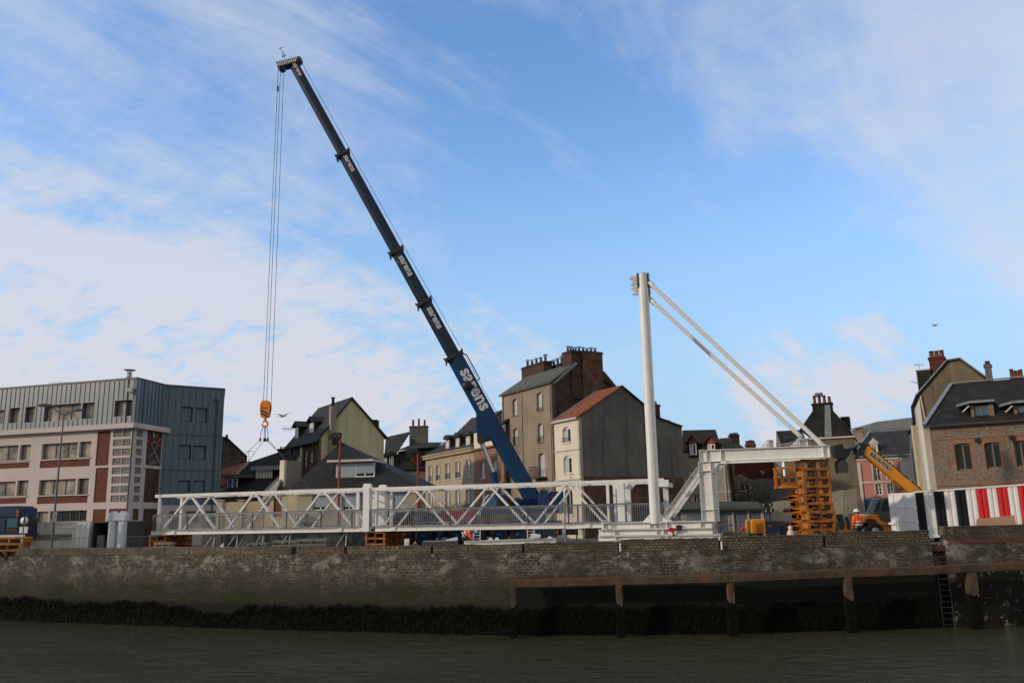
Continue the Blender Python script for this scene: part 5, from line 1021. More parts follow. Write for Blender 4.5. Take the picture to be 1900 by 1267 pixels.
# --- street row running away from the quay, sunlit side
G0 = P(*zb(800, 740), 64.5)                      # corner of the brick-and-flint house
GA = PZ(*zb(1657, 682), G0.z); 
F17 = Face(G0, GA)
dirr = Vector((.42, 1, 0)).normalized()
ze17 = G0.z
FS1 = Face(G0+dirr*22, G0+dirr*.0)                # street side: plane running away, seen obliquely
B_ = H('flint_house', 'brick and flint house with arched windows and a slate hipped roof at the right edge', G0)
def flint():
    m, N, L, Bs = mk('brick_and_flint'); uv = N.new('ShaderNodeUVMap'); geo = N.new('ShaderNodeNewGeometry')
    def bt(c1, c2, mo, bw, bh, ms):
        br = N.new('ShaderNodeTexBrick'); L.new(uv.outputs[0], br.inputs['Vector']); br.inputs['Scale'].default_value = 1
        for k, v in (('Color1', rgba(c1)), ('Color2', rgba(c2)), ('Mortar', rgba(mo)), ('Brick Width', bw), ('Row Height', bh), ('Mortar Size', ms)): br.inputs[k].default_value = v
        return br
    fl = bt((.024, .024, .026), (.15, .132, .108), (.23, .19, .14), .21, .10, .028); rb = bt((.24, .075, .040), (.11, .045, .03), (.20, .15, .10), .24, .085, .018)
    def noise(scl, w, det=5, rgh=.6):
        mp = N.new('ShaderNodeMapping'); mp.inputs['Scale'].default_value = scl; L.new(uv.outputs[0], mp.inputs[0]); n = N.new('ShaderNodeTexNoise'); n.noise_dimensions = '4D'; n.inputs['W'].default_value = w; n.inputs['Scale'].default_value = 1; n.inputs['Detail'].default_value = det; n.inputs['Roughness'].default_value = rgh; L.new(mp.outputs[0], n.inputs['Vector']); return n.outputs['Fac']
    def rng(v, a, b, c=0., d=1.):
        n = N.new('ShaderNodeMapRange')
        for k, x in zip(('From Min', 'From Max', 'To Min', 'To Max'), (a, b, c, d)): n.inputs[k].default_value = x
        L.new(v, n.inputs['Value']); return n.outputs[0]
    mask = rng(noise((1.3, 3.6, 1), 2., 7, .7), .52, .56)
    mx = N.new('ShaderNodeMix'); mx.data_type = 'RGBA'; L.new(mask, mx.inputs[0]); L.new(fl.outputs['Color'], mx.inputs[6]); L.new(rb.outputs['Color'], mx.inputs[7])
    hs = N.new('ShaderNodeHueSaturation'); L.new(rng(noise((5, 6, 1), 4., 7, .8), .28, .72, .2, 1.8), hs.inputs['Value']); L.new(mx.outputs[2], hs.inputs['Color']); L.new(hs.outputs[0], Bs.inputs['Base Color']); Bs.inputs['Roughness'].default_value = .85
    bp = N.new('ShaderNodeBump'); bp.inputs['Strength'].default_value = .6; bp.inputs['Distance'].default_value = .04; L.new(noise((9, 11, 1), 6., 6, .8), bp.inputs['Height']); L.new(bp.outputs[0], Bs.inputs['Normal'])
    return m
M['flint'] = flint()
wr = [(1036, 888, 1188, 1132), (1305, 878, 1455, 1112), (1575, 862, 1700, 1096)]
h = openings(B_, F17, zb, wr, cols=2, rows=1, frame=M['woodframe'], arch=.12, depth=.28, fw=.10)
U17 = F17.uz(*zb(1900, 690))[0]
facade(B_, F17, [(0, 0), (U17, 0), (U17, ze17), (0, ze17)], h, M['flint'])
for r_ in wr:
    uz = F17.rect(zb, r_); b = MB(); k = .26; step = .235; z = uz[1]; i = 0
    while z < uz[3]-.15:
        kk = k if i % 2 else k*.55
        bar2(b, F17, uz[0]-kk, z, uz[0]-.003, z+step-.01, -.05, .012); bar2(b, F17, uz[2]+.003, z, uz[2]+kk, z+step-.01, -.05, .012); z += step; i += 1
    n = 13; rise = .12*(uz[2]-uz[0]); um = (uz[0]+uz[2])/2; hw = (uz[2]-uz[0])/2
    arc = lambda t, e: F17.pt(um-math.cos(math.pi*t)*(hw+e), uz[3]-rise+math.sin(math.pi*t)*(rise+e), .0)
    for i in range(n): b.prism([arc(i/n+.006, .004), arc((i+1)/n-.006, .004), arc((i+1)/n-.006, .34), arc(i/n+.006, .34)], F17.n*.02)
    b.build('window_arch', M['pinkbrick'], B_)
for y_, t in ((1250, .25), (833, .12)):
    zz = F17.uz(*zb(1200, y_))[1]; b = MB(); bar2(b, F17, 0, zz-t/2, U17, zz+t/2, .0, .05); b.build('brick_course', M['pinkbrick'], B_)
b = MB(); bar2(b, F17, -.2, ze17-.08, U17, ze17+.1, -.1, .45); b.build('gutter', M['black'], B_)
facade(B_, FS1, [(FS1.L-9, 0), (FS1.L-.01, 0), (FS1.L-.01, ze17), (FS1.L-9, ze17)], [], M['cream'], name='side_wall')
b = MB(); uz = F17.rect(zb, (765, 740, 805, 1250)); b.box((G0.x-.5, G0.y-.02, 0), (G0.x-.01, G0.y+.35, ze17-.15)); b.build('corner_pilaster', M['cream'], B_)
rg = F17.w(*zb(1000, 357), 4.6); rz = rg.z; e0 = F17.pt(-.3, ze17+.1, .45); e1 = F17.pt(U17, ze17+.1, .45); rr1 = F17.pt(U17, rz, -4.6)
roofslab(B_, [e0, e1, rr1, rg], M['slatedark'], .14); roofslab(B_, [e0, rg, F17.pt(-.3, ze17+.1, -9.2)], M['slatedark'], .14); roofslab(B_, [rg, rr1, F17.pt(U17, ze17, -9.2), F17.pt(-.3, ze17, -9.2)], M['slatedark'], .14)
b = MB(); b.bar(e0+Vector((0, 0, .08)), rg+Vector((0, 0, .1)), .34, .06); b.bar(rg+Vector((0, 0, .1)), rr1+Vector((0, 0, .1)), .3, .08); b.build('hip_flashing', M['zincflash'], B_)
for x0 in (0, 392):
    bk = .2; uz = F17.rect(zb, (1205+x0, 548, 1345+x0, 660), bk); Fd = Face(F17.pt(0, 0, -bk), F17.pt(1, 0, -bk)); window(B_, Fd, uz, cols=2, depth=.12, frame=M['woodframe'], fw=.1, sill=M['trim'], glass=M['glassblue'])
    b = MB(); bar2(b, Fd, uz[0]-.22, uz[1]-.1, uz[0]-.003, uz[3]+.1, -.1, .05); bar2(b, Fd, uz[2]+.003, uz[1]-.1, uz[2]+.3, uz[3]+.1, -.1, .05); bar2(b, Fd, uz[0]-.2, uz[1]-.3, uz[2]+.28, uz[3]+.09, -2.6, -.19); b.build('dormer', M['woodframe'], B_)
    b = MB(); pz = uz[3]+.12; b.prism([Fd.pt(uz[0]-1.1, pz-.12, .5), Fd.pt(uz[0]-.2, pz+.08, .5), Fd.pt(uz[2]+.45, pz+.08, .5), Fd.pt(uz[2]+.45, pz+.24, .5), Fd.pt(uz[0]-.2, pz+.26, .5), Fd.pt(uz[0]-1.1, pz+.04, .5)], -Fd.n*2.8); b.build('dormer_roof', M['zincflash'], B_)
    b = MB(); b.bar(Fd.pt(uz[0]-.25, pz-.1, .35), Fd.pt(uz[0]-.75, pz-.5, .1), .07, .1); b.build('dormer_brace', M['trim'], B_)
chimney(B_, F17, zb, (1312, 178, 1372, 420), 5.5, .7, M['greygable'], pots=1, poth=.3, potmat=M['redbrick'], potr=.2)
chimney(B_, F17, zb, (1545, 305, 1657, 420), 6.5, .9, M['redbrick'], pots=4, poth=.75, potr=.15)
for (x, y) in ((1222, 860), (1530, 838)):
    p = F17.w(*zb(x, y), -.02); b = MB(); b.box((p.x-.1, p.y-.3, p.z-.12), (p.x+.14, p.y, p.z+.16)); b.tube(p, p+Vector((.05, -.25, -.3)), .05); b.build('wall_lamp', M['black'], B_)
# taller house behind with stained gable
GH = G0 + dirr*7.2; FH = Face(GH, GH+F17.t*10)
B_ = H('gabled_house', 'tall house with a brown stained clipped gable and red-potted brick stack', GH)
gp = [FH.uz(*zb(x, y)) for x, y in ((735, 440), (960, 152), (1080, 132), (1330, 335))]
facade(B_, FH, [(0, 0), (gp[3][0]+1, 0), (gp[3][0]+1, gp[3][1]-.8), gp[3], gp[2], gp[1], (0, gp[0][1])], [], M['gableb'], name='gable_wall')
FS2 = Face(GH+dirr*9, GH); h = openings(B_, FS2, zb, [(664, 800, 678, 900)], cols=1)
facade(B_, FS2, [(0, 0), (FS2.L, 0), (FS2.L, gp[0][1]), (0, gp[0][1])], h, M['cream'], name='street_wall')
bv = dirr*9; vo = FH.n*.15+Vector((0, 0, .12))
pl = [FH.pt(*g_)+vo for g_ in ((-.3, gp[0][1]-.3), gp[1], gp[2], (gp[3][0]+1, gp[3][1]-.8))]
for p_, q_ in zip(pl[:-1], pl[1:]): roofslab(B_, [p_, q_, q_+bv, p_+bv], M['slate'], .16)
b = MB()
for p_, q_ in zip(pl[:-1], pl[1:]): b.bar(p_+FH.n*.03, q_+FH.n*.03, .2, .1)
b.build('verge', M['zincflash'], B_)
c_ = chimney(B_, FH, zb, (812, 110, 952, 420), .5, 1.3, M['redbrick'], pots=3, poth=.7, potr=.2, potmat=M['pot'], cowls=False)
b = MB(); uz = FH.rect(zb, (700, 232, 822, 440), .3); bar2(b, FH, uz[0], uz[1], uz[2], uz[3], -3., -.3); b.build('dormer', M['slatedark'], B_)
b = MB(); bar2(b, FH, uz[0]-.1, uz[3]+.003, uz[2], uz[3]+.12, -3.1, -.2); bar2(b, FH, uz[0]-.06, uz[1], uz[0]-.003, uz[3], -.4, -.25); b.build('dormer_trim', M['zincflash'], B_)
flatpipe(B_, FH.w(*zb(722, 462), -.12), FH.w(*zb(772, 705), -.12), .06, M['trim'])
aerial(B_, FH.w(*zb(715, 262), .6), .9, .4)
# further house of the row
GK = GH + dirr*9.2; FK = Face(GK+dirr*14, GK); B_ = H('row_house', 'far cream house of the street row with cables along its front', GK)
zk = P(*zb(660, 700), GK.y).z
h = openings(B_, FK, zb, [], cols=1)
facade(B_, FK, [(0, 0), (FK.L, 0), (FK.L, zk), (0, zk)], h, M['cream'])
b = MB(); b.prism([(GK.x-.05, GK.y, 0), (GK.x+6, GK.y, 0), (GK.x+6, GK.y, zk), (GK.x-.05, GK.y, zk)], dirr*13.8); b.build('side_wall', M['slatewall'], B_)
e0 = Vector((GK.x-.3, GK.y, zk)); e1 = e0+dirr*14; roofslab(B_, [e0, e1, e1+Vector((4, 0, 3.5)), e0+Vector((4, 0, 3.5))], M['slatedark'])
b = MB(); uz = FH.rect(zb, (640, 545, 720, 705), 10); bar2(b, FH, uz[0], uz[1]-1, uz[2]+.6, uz[3], -13, -10); b.build('dormer', M['slatedark'], B_)
b = MB(); b.box((GK.x-.55, GK.y-.4, 0), (GK.x-.1, GK.y-.0, zk-.3)); b.build('corner_pilaster', M['creamlow'], B_)
b = MB(); rs = random.Random(4)
for k in range(6):
    p = GK + Vector((-.12, rs.uniform(-3, 0), rs.uniform(3.5, 6.5))); b.path([p, p+Vector((-.1, -1.2, -.4)), p+Vector((-.1, -2.4, -.2)), p+Vector((-.1, -3.2, -.9))], .025, 5)
b.build('cables', M['black'], B_)
# --- low garages
F = Face(P(*z4(330, 1080), 68), P(*z4(760, 1080), 66.5)); B_ = H('garage_row', 'low row of garages with blue-grey doors under a mossy flat roof', F.A, 'garage')
zt_ = F.uz(*z4(560, 1052))[1]; zt2 = F.uz(*z4(560, 1046))[1]; u0 = F.uz(*z4(330, 1080))[0]; u1 = F.uz(*z4(762, 1080))[0]
h = []
for r_ in ((362, 1068, 418, 1200), (548, 1058, 632, 1200), (640, 1057, 698, 1200), (705, 1056, 755, 1200)): h += openings(B_, F, z4, [r_], fill='door', mat=M['door_grey'])
facade(B_, F, [(u0, 0), (u1, 0), (u1, zt_), (u0, zt_)], h, M['door_white'])
roofslab(B_, [F.pt(u0-.3, zt_+.06, .4), F.pt(u1+.2, zt_+.06, .4), F.w(*z4(735, 1018), 9), F.w(*z4(345, 1018), 9)], M['moss'], .15)
# --- bush by the garages
def shrub(name, label, c, r, n, seed, cat='bush', colr=(.030, .033, .018)):
    o_ = thing(name, label, cat, (c[0], c[1], 0)); rs = random.Random(seed); b = MB(); tw = MB()
    for k in range(14):
        a = rs.uniform(0, 6.28); tip = Vector(c)+Vector((math.cos(a)*r[0]*rs.uniform(.5, 1.1), math.sin(a)*r[1], rs.uniform(.1, 1.15)*r[2])); tw.tube((c[0], c[1], 0), tip, .04, .008, n=5)
    for k in range(n):
        a = rs.uniform(0, 6.28); e = rs.uniform(-1, 1); q = rs.random()**.4; bump_ = 1+.25*math.sin(a*3+e*4)+.15*math.sin(a*7)
        p = Vector(c)+Vector((math.cos(a)*math.sqrt(1-e*e)*r[0], math.sin(a)*math.sqrt(1-e*e)*r[1], e*r[2]))*q*bump_
        if p.z < 0: continue
        d = Vector((rs.uniform(-1, 1), rs.uniform(-1, 1), rs.uniform(-.6, 1))).normalized(); s_ = rs.uniform(.05, .16); e2 = d.cross(Vector((0, 0, 1))).normalized()*s_*.4
        b.poly([p-e2, p+d*s_, p+e2, p-d*s_*.5])
    tw.build('branches', M['oldwood'], o_); b.build('foliage', wmat(name+'_leaf', colr, tuple(x*.6 for x in colr), 3, .8, fine=.4), o_); return o_
c = P(*a8(800, 1020), 82.); shrub('bush', 'dark ragged bush in front of the grey yard wall', (c.x, c.y, 2.9), (2.2, 1.2, 2.6), 4200, 2)
# ================================================================ the white footbridge
def pr(p):
    d = Vector(p)-CAM; z = d.dot(FWD); return CX+FPX*d.dot(RIGHT)/z, CY-FPX*d.dot(UP)/z
BB = P(1205, 888, 51.5); BA = PZ(290, 917.5, BB.z); FB_ = Face(BA, BB); WB = 2.4; tB = FB_.t; nB = FB_.n
zTop = BB.z; zBot = FB_.uz(700, 978)[1]
U = lambda px, y=940, back=0: FB_.uz(px, y, back)[0]
bridge = thing('footbridge', 'long white steel truss footbridge resting on orange timber stacks along the quay', 'footbridge', FB_.pt(U(300), zBot-.25))
uL, uR = U(288), U(1235)
for back in (0, WB):
    b = MB(); b.bar(FB_.pt(uL, zTop-.11, -back), FB_.pt(uR, zTop-.11, -back), .2, .22); b.build('top_chord', M['white'], bridge, bevel=.01)
    u0 = U(281, 985); um = U(690, 978); b = MB()
    for (p, q) in ((u0, um-.05), (um+.25, U(1150, 972))):
        b.ibeam(FB_.pt(p, zBot-.13, -back), FB_.pt(q, zBot-.13, -back), .27, .16, tf=.03, tw=.025)
    for px in (297, 323, 632, 671, 731, 1092): u = U(px, 980); bar2(b, FB_, u-.14, zBot-.24, u+.14, zBot-.02, -back+.02, -back+.1)
    b.build('bottom_chord', M['white'], bridge)
near = [(300, 980, 352, 920), (356, 921, 401, 978), (422, 979, 470, 919), (476, 919, 521, 979), (545, 977, 596, 915), (603, 916, 656, 977), (710, 976, 764, 911), (770, 912, 828, 973), (844, 973, 904, 906), (911, 907, 975, 970), (991, 969, 1050, 904), (1056, 904, 1121, 964)]
def diag(x0, y0, x1, y1, back):
    a, c = FB_.uz(x0, y0, back), FB_.uz(x1, y1, back); lo, hi = (a, c) if a[1] < c[1] else (c, a)
    b = MB(); b.bar(FB_.pt(lo[0], zBot, -back), FB_.pt(hi[0], zTop-.2, -back), .12, .2, (-nB)); b.build('diagonal', M['white'], bridge)
    for (u_, z_) in ((lo[0], zBot+.08), (hi[0], zTop-.3)): b = MB(); bar2(b, FB_, u_-.17, z_-.1, u_+.17, z_+.11, -.02, .075); b.build('gusset', M['white2'], bridge)
for d in near: diag(*d, 0)
for x0, y0, x1, y1 in near:
    a, c = FB_.uz(x0, y0), FB_.uz(x1, y1); lo, hi = (a, c) if a[1] < c[1] else (c, a)
    b = MB(); b.bar(FB_.pt(lo[0], zBot, -WB), FB_.pt(hi[0], zTop-.2, -WB), .12, .2, (-nB)); b.build('diagonal', M['white2'], bridge)
for px in (296, 664, 698, 1129):
    for back in (0, WB): b = MB(); u = U(px, 945); b.bar(FB_.pt(u, zBot, -back), FB_.pt(u, zTop-.2, -back), .16, .17, tB); b.build('post', M['white'], bridge)
for px, cap in ((681.5, True), (1153, False)):
    for back in (0, WB):
        b = MB(); u = U(px, 940)
        if cap: bar2(b, FB_, u-.23, zBot-.28, u+.23, zTop+.0, -back-.17, -back+.2)
        else: bar2(b, FB_, u-.23, zBot-.05, u+.23, zTop-.22, -back-.17, -back+.17)
        for s_ in (-1, 1):
            if cap: b.prism([FB_.pt(u+.235*s_, zBot-.05, -back+.1), FB_.pt(u+.5*s_, zBot-.05, -back+.1), FB_.pt(u+.235*s_, zBot+.4, -back+.1)], -nB*.2)
            else: b.prism([FB_.pt(u+.235*s_, zTop-.23, -back+.1), FB_.pt(u+.6*s_, zTop-.23, -back+.1), FB_.pt(u+.235*s_, zTop-.6, -back+.1)], -nB*.2)
        if cap: b.prism([FB_.pt(u-.38, zTop-.12, -back+.15), FB_.pt(u+.38, zTop-.12, -back+.15), FB_.pt(u+.22, zTop+.28, -back+.15), FB_.pt(u-.22, zTop+.28, -back+.15)], -nB*.3)
        b.build('portal_column', M['white'], bridge, bevel=.01)
    b = MB(); b.bar(FB_.pt(U(px, 940), zTop-.3, 0), FB_.pt(U(px, 940), zTop-.3, -WB), .2, .25); b.build('portal_beam', M['white'], bridge)
b = MB(); u = U(1228, 930); bar2(b, FB_, u-.16, zBot-.1, u+.16, zTop-.22, -WB-.1, -WB+.15); bar2(b, FB_, uR-.4, zTop-.5, uR+.25, zTop-.23, -WB-.15, .1); b.build('end_post', M['white'], bridge)
for i in range(18):                              # top bracing and floor
    u = uL+(uR-uL)*(i+.5)/18; b = MB(); b.bar(FB_.pt(u, zTop-.16, -.1), FB_.pt(u, zTop-.16, -WB+.1), .08, .08)
    if i % 2: b.bar(FB_.pt(u, zTop-.30, .02), FB_.pt(u+.05, zTop-.30, .02), .25, .1)
    b.build('cross_beam', M['white2'], bridge)
b = MB(); bar2(b, FB_, uL, zBot-.02, U(1200, 970), zBot+.04, -WB+.1, -.1); b.build('deck', M['galv'], bridge)
zr = FB_.uz(700, 945.5)[1]
posts = [288, 351, 410, 471, 534, 598, 655, 690, 767, 837, 908, 981, 1056, 1140, 1163, 1206, 1238]
for back, off, nm in ((0, .17, 0), (WB, -.17, 1)):
    for p, q in zip(posts[:-1], posts[1:]):
        if p == 655: q = 676
        u0, u1 = U(p, 960), U(q, 960); b = MB()
        for zz, t in ((zr-.04, .05), (zBot+.06, .04), (zr-.13, .02)): bar2(b, FB_, u0, zz, u1, zz+t, -back+off-.03, -back+off+.02)
        n = max(1, round((u1-u0)/.135))
        for i in range(1, n): u = u0+(u1-u0)*i/n; bar2(b, FB_, u-.011, zBot+.1, u+.011, zr-.13, -back+off-.02, -back+off)
        r_ = b.build('railing', M['galv'], bridge)
        b = MB(); bar2(b, FB_, u0-.04, zBot+.02, u0+.04, zr, -back+off-.035, -back+off+.035); b.build('railing_post', M['darkgalv'], r_)
        b = MB(); bar2(b, FB_, u0+.04, zr+.01, u1-.04, zr+.045, -back+off-.035, -back+off+.035); b.build('handrail', M['darkgalv'], r_)
# ================================================================ twin white masts with their frame
PM = P(1216, 968, 50.); FP = Face(PM-tB*10, PM+tB*10); py = thing('bridge_pylon', 'white steel pylon of twin tall masts with sloping stays and braced frame', 'pylon', (PM.x, PM.y, 0))
V = lambda px, y, back=0: FP.uz(px, y, back)
mt_ = V(1192, 508); mb_ = V(1216, 968)
for back in (0, WB):
    b = MB(); du = -.26 if back else 0; b.tube(FP.pt(mb_[0]+du, mb_[1]-.1, -back), FP.pt(mt_[0]+du, mt_[1], -back), .30, .30, n=32); m_ = b.build('mast', M['white'], py)
    d = FP.pt(mt_[0]+du, mt_[1], -back)
    for s_ in (-1, 1):
        b = MB(); b.box((d.x+s_*.335-.02, d.y-.2, d.z-.9), (d.x+s_*.335+.02, d.y+.2, d.z+.03))
        for k in range(4): b.tube((d.x+s_*.30-.05, d.y-.17, d.z-.15-.17*k), (d.x+s_*.42, d.y-.17, d.z-.15-.17*k), .03, n=6)
        b.build('bolted_plate', M['darkgalv'], m_)
    b = MB()
    for dy in (-.12, .10):
        o_ = Vector((d.x-.35, d.y+dy, d.z-.2)); b.prism([o_, o_+Vector((-.35, 0, .04)), o_+Vector((-.5, 0, -.12)), o_+Vector((-.28, 0, -.2)), o_+Vector((-.28, 0, -.38)), o_+Vector((-.42, 0, -.5)), o_+Vector((-.3, 0, -.56)), o_+Vector((0, 0, -.5))], (0, .03, 0))
    b.build('clevis', M['white'], m_)
    for s_ in (-1, 1): b = MB(); b.prism([FP.pt(mb_[0]+.32*s_, mb_[1], -back), FP.pt(mb_[0]+.75*s_, mb_[1], -back), FP.pt(mb_[0]+.32*s_, mb_[1]+.45, -back)], nB*.04); b.build('gusset', M['white'], m_)
bt = V(1297, 838); be = V(1538, 823); bb_ = V(1297, 857); zbt = be[1]; hb = zbt - V(1538, 846)[1]
zbt = (bt[1]+be[1])/2
for back, ul, ur in ((0, bt[0], be[0]), (WB, bt[0]+.15, be[0]-.1)):
    b = MB(); b.ibeam(FP.pt(ul, zbt-hb/2, -back), FP.pt(ur, zbt-hb/2, -back), hb, .36, tf=.035, tw=.03, m=0)
    for u in (ul+.02, ul+.42, ul+1.25, ur-.35, ur-.02): b.bar(FP.pt(u-.012, zbt-hb/2, -back), FP.pt(u+.012, zbt-hb/2, -back), .34, hb-.08)
    b.build('top_beam', M['white'], py)
    zc = V(1310, 985)[1]; pc = V(1310, 900)[0]+(.0 if back == 0 else .15); b = MB(); b.ibeam(FP.pt(pc, zbt-hb, -back), FP.pt(pc, V(1310, 968)[1], -back), .72, .36, up=tB, tf=.035, tw=.03)
    for f in (.15, .8): z = zbt-hb-(zbt-hb-V(1310, 968)[1])*f; b.bar(FP.pt(pc-.33, z, -back), FP.pt(pc+.33, z, -back), .34, .025)
    b.prism([FP.pt(pc+.36, zbt-hb-.005, -back), FP.pt(pc+.95, zbt-hb-.005, -back), FP.pt(pc+.36, zbt-hb-.55, -back)], nB*.04); b.build('column', M['white'], py)
    b = MB(); p0 = V(1238, 957, 0); p1 = V(1299, 870, 0); b.ibeam(FP.pt(p0[0], p0[1], -back), FP.pt(p1[0], p1[1], -back), .42, .3, up=(0, 0, 1), tf=.03, tw=.03, stiff=3); b.build('brace', M['white2'], py)
for (sx, sy, ex, ey, back) in ((1204, 524, 1529, 828, 0), (1208, 557, 1488, 812, WB)):
    b = MB(); s_ = FP.w(sx, sy, back); e = FP.w(ex, ey, back); Ls = (e-s_).length; b.lathe(s_, [(.0, 0)]+[(.125, Ls*k/40) for k in range(41)]+[(.0, Ls)], 20, axis=(e-s_)); st = b.build('stay', plain('stay_white', (.78, .77, .73), .5), py)
    b = MB(); d = (e-s_).normalized(); b.bar(s_-d*.15, s_+d*.35, .1, .3); b.build('stay_socket', M['galv'], st)
b = MB(); q = FP.w(1490, 822, WB)
for k, (x0, x1) in enumerate(((1423, 1436), (1480, 1500))):
    a_, z0_ = V(x0, 830, WB); c_, _ = V(x1, 830, WB); bar2(b, FP, a_, zbt+.002, c_, zbt+.62, -WB-.15, -WB-.12); bar2(b, FP, a_, zbt+.6, c_, zbt+.63, -WB-.3, -WB+.15); bar2(b, FP, a_+.1, zbt+.002, a_+.14, zbt+.6, -WB-.3, -WB+.15)
    b.prism([FP.pt(a_-.5, zbt+.1, -WB), FP.pt(a_, zbt+.002, -WB), FP.pt(a_, zbt+.6, -WB)], nB*.03)
b.build('beam_stub', M['white'], py)
b = MB(); b.tube(FP.w(1440, 823, WB), FP.w(1478, 826, 1.), .035); b.tube(FP.w(1440, 827, WB), FP.w(1495, 815, 1.), .035); b.build('tie_rod', M['galv'], py)
tiers = [(1117, 1322, 968, 980.5, 1200), (1111, 1322, 980.8, 992.3, 1200), (1110, 1336, 992.8, 1002.5, 1200)]
for k, (x0, x1, yt, yb, xm) in enumerate(tiers):
    zt_, z0_ = V(xm, yt)[1], V(xm, yb)[1]; 
    for back in ((-.0, WB) if k < 2 else (0, .5, WB)):
        b = MB(); b.ibeam(FP.pt(V(x0, 985)[0], (zt_+z0_)/2, -back), FP.pt(V(x1, 985)[0], (zt_+z0_)/2, -back), zt_-z0_-.004, .4, tf=.035, tw=.03)
        for f in ((.02, .45, .50, .55, .6, .9) if k == 0 else (.15, .52, .58)): u = V(x0, 985)[0]+(V(x1, 985)[0]-V(x0, 985)[0])*f; b.bar(FP.pt(u-.012, (zt_+z0_)/2, -back), FP.pt(u+.012, (zt_+z0_)/2, -back), .38, zt_-z0_-.08)
        b.build('base_beam', M['white'], py)
    for px in (1122, 1208, 1300): b = MB(); u = V(px, 985)[0]; b.ibeam(FP.pt(u, (zt_+z0_)/2, -.2), FP.pt(u, (zt_+z0_)/2, -WB+.2), zt_-z0_-.01, .3, tf=.03, tw=.03); b.build('cross_beam', M['white2'], py)
z0_ = V(1200, 1002.5)[1]; b = MB()
for px in (1120, 1212, 1300): u = V(px, 985)[0]; bar2(b, FP, u-.25, 0, u+.25, z0_-.003, -WB-.2, .15); b.build('packing_block', M['oldwood'], py); b = MB()
# ================================================================ the blue mobile crane
hk = FB_.w(493, 760, WB/2); YH = hk.y
CB = P(988, 925, 62.); CT = P(541, 113, YH-.3)
cr = thing('mobile_crane', 'big blue telescopic mobile crane with its long boom raised to the left', 'crane', (CB.x, CB.y, 0))
bd_ = (CT-CB).normalized(); bn = Vector((0, -1, 0)); bn = (bn-bd_*bn.dot(bd_)).normalized(); bu = bd_.cross(bn)
if bu.x < 0: bu = -bu                               # upper right side of the boom
def onboom(px):
    lo, hi = 0., 1.
    for _ in range(40):
        m_ = (lo+hi)/2
        if pr(CB+(CT-CB)*m_)[0] > px: lo = m_
        else: hi = m_
    return CB+(CT-CB)*lo
def boomsec(p, q, dep, wid, name, mat, n=10):
    prof = [(dep/2, wid/2*.9), (dep/2*.92, wid/2), (0, wid/2)] + [(-dep/2*math.sin(math.pi/2*k/n), wid/2*math.cos(math.pi/2*k/n)) for k in range(1, n+1)]
    prof = prof + [(a, -c) for a, c in prof[-2::-1]]
    b = MB(); v0 = [p+bu*a+bn*c for a, c in prof]; v1 = [v+(q-p) for v in v0]; k = len(prof)
    b.mesh(v0+v1, [[i, (i+1) % k, k+(i+1) % k, k+i] for i in range(k)], 0, False); b.poly(v0[::-1]); b.poly(v1)
    o_ = b.build(name, mat, cr); o_.data.polygons.foreach_set('use_smooth', [abs(p_.normal.dot(bu)) < .97 and len(p_.vertices) == 4 for p_ in o_.data.polygons]); return o_
jn = [onboom(x) for x in (988, 843, 788, 736, 637, 545)]
deps = [1.24, .98, .92, .86, .77, .68]; names = ['boom_base', 'boom_section', 'boom_section', 'boom_section', 'boom_section']
ntxt = [(884, 733, 1.32), (809, 604, .70), (756, 511, .68), (652, 325, .56), (556, 149, .48)]
for i in range(5):
    p, q = jn[i], jn[i+1]; d = deps[i]; sec = boomsec(p-bd_*(.6 if i else 0), q, d, d*.8, names[i], M['blue'] if i == 0 else M['boom'])
    b = MB(); b.bar(q-bd_*.12, q+bd_*.12, d*.8+.12, d+.14, bu)
    for s_ in (-1, 1): b.bar(q-bd_*.1+bu*s_*(d/2+.05), q+bd_*.25+bu*s_*(d/2+.16), .3, .12, bu)
    for s_ in (-1, 0, 1): b.bar(q+bu*(-d/2-.1)+bn*.2*s_, q+bu*(-d/2-.22)+bn*.2*s_-bd_*.3, .06, .1, bd_)
    if i < 4: b.build('boom_collar', M['black'], sec)
    x_, y_, sz = ntxt[i]; c = onboom(x_-4 if i else x_-6); kk = .12 if i else .16
    text('sarens', 'lettering', M['textw'], sec, c+bn*(d*.4+.02)+bu*(d*kk), -bd_, bn, sz, bold=.03*sz, spacing=1.02)
# boom head with sheaves, hazard tape, little mast
hd = MB(); hc = jn[5]
ax = Vector((-.96, 0, -.27)); pts0 = hc+bu*.55+bd_*.15; q0 = pts0+ax*1.75
for dy in (-.33, .33): hd.bar(pts0+Vector((0, dy, -.12)), q0+Vector((0, dy, -.1)), .05, .5, (0, 0, 1))
hd.bar(pts0+Vector((0, 0, -.2)), q0+Vector((0, 0, -.14)), .5, .3); h_ = hd.build('boom_head', M['boom'], cr)
b = MB()
for i in range(9):
    c = pts0.lerp(q0, (i+.3)/9.5); b.prism([c+Vector((0, -.365, .12)), c+Vector((-.10, -.365, .12)), c+Vector((-.22, -.365, -.33)), c+Vector((-.12, -.365, -.33))], (0, -.012, 0))
b.build('hazard_stripe', M['textw'], h_)
for off in (-.12, 1.28):
    b = MB(); c = hc+bu*.4+bd_*.1+ax*off+Vector((0, 0, -.25 if off > 0 else .0)); b.lathe(c-Vector((0, .25, 0)), [(.0, 0), (.27, 0), (.24, .1), (.27, .2), (.24, .3), (.27, .4), (.27, .5), (0, .5)], 18, axis=(0, 1, 0)); b.build('sheave', M['darkgalv'], h_)
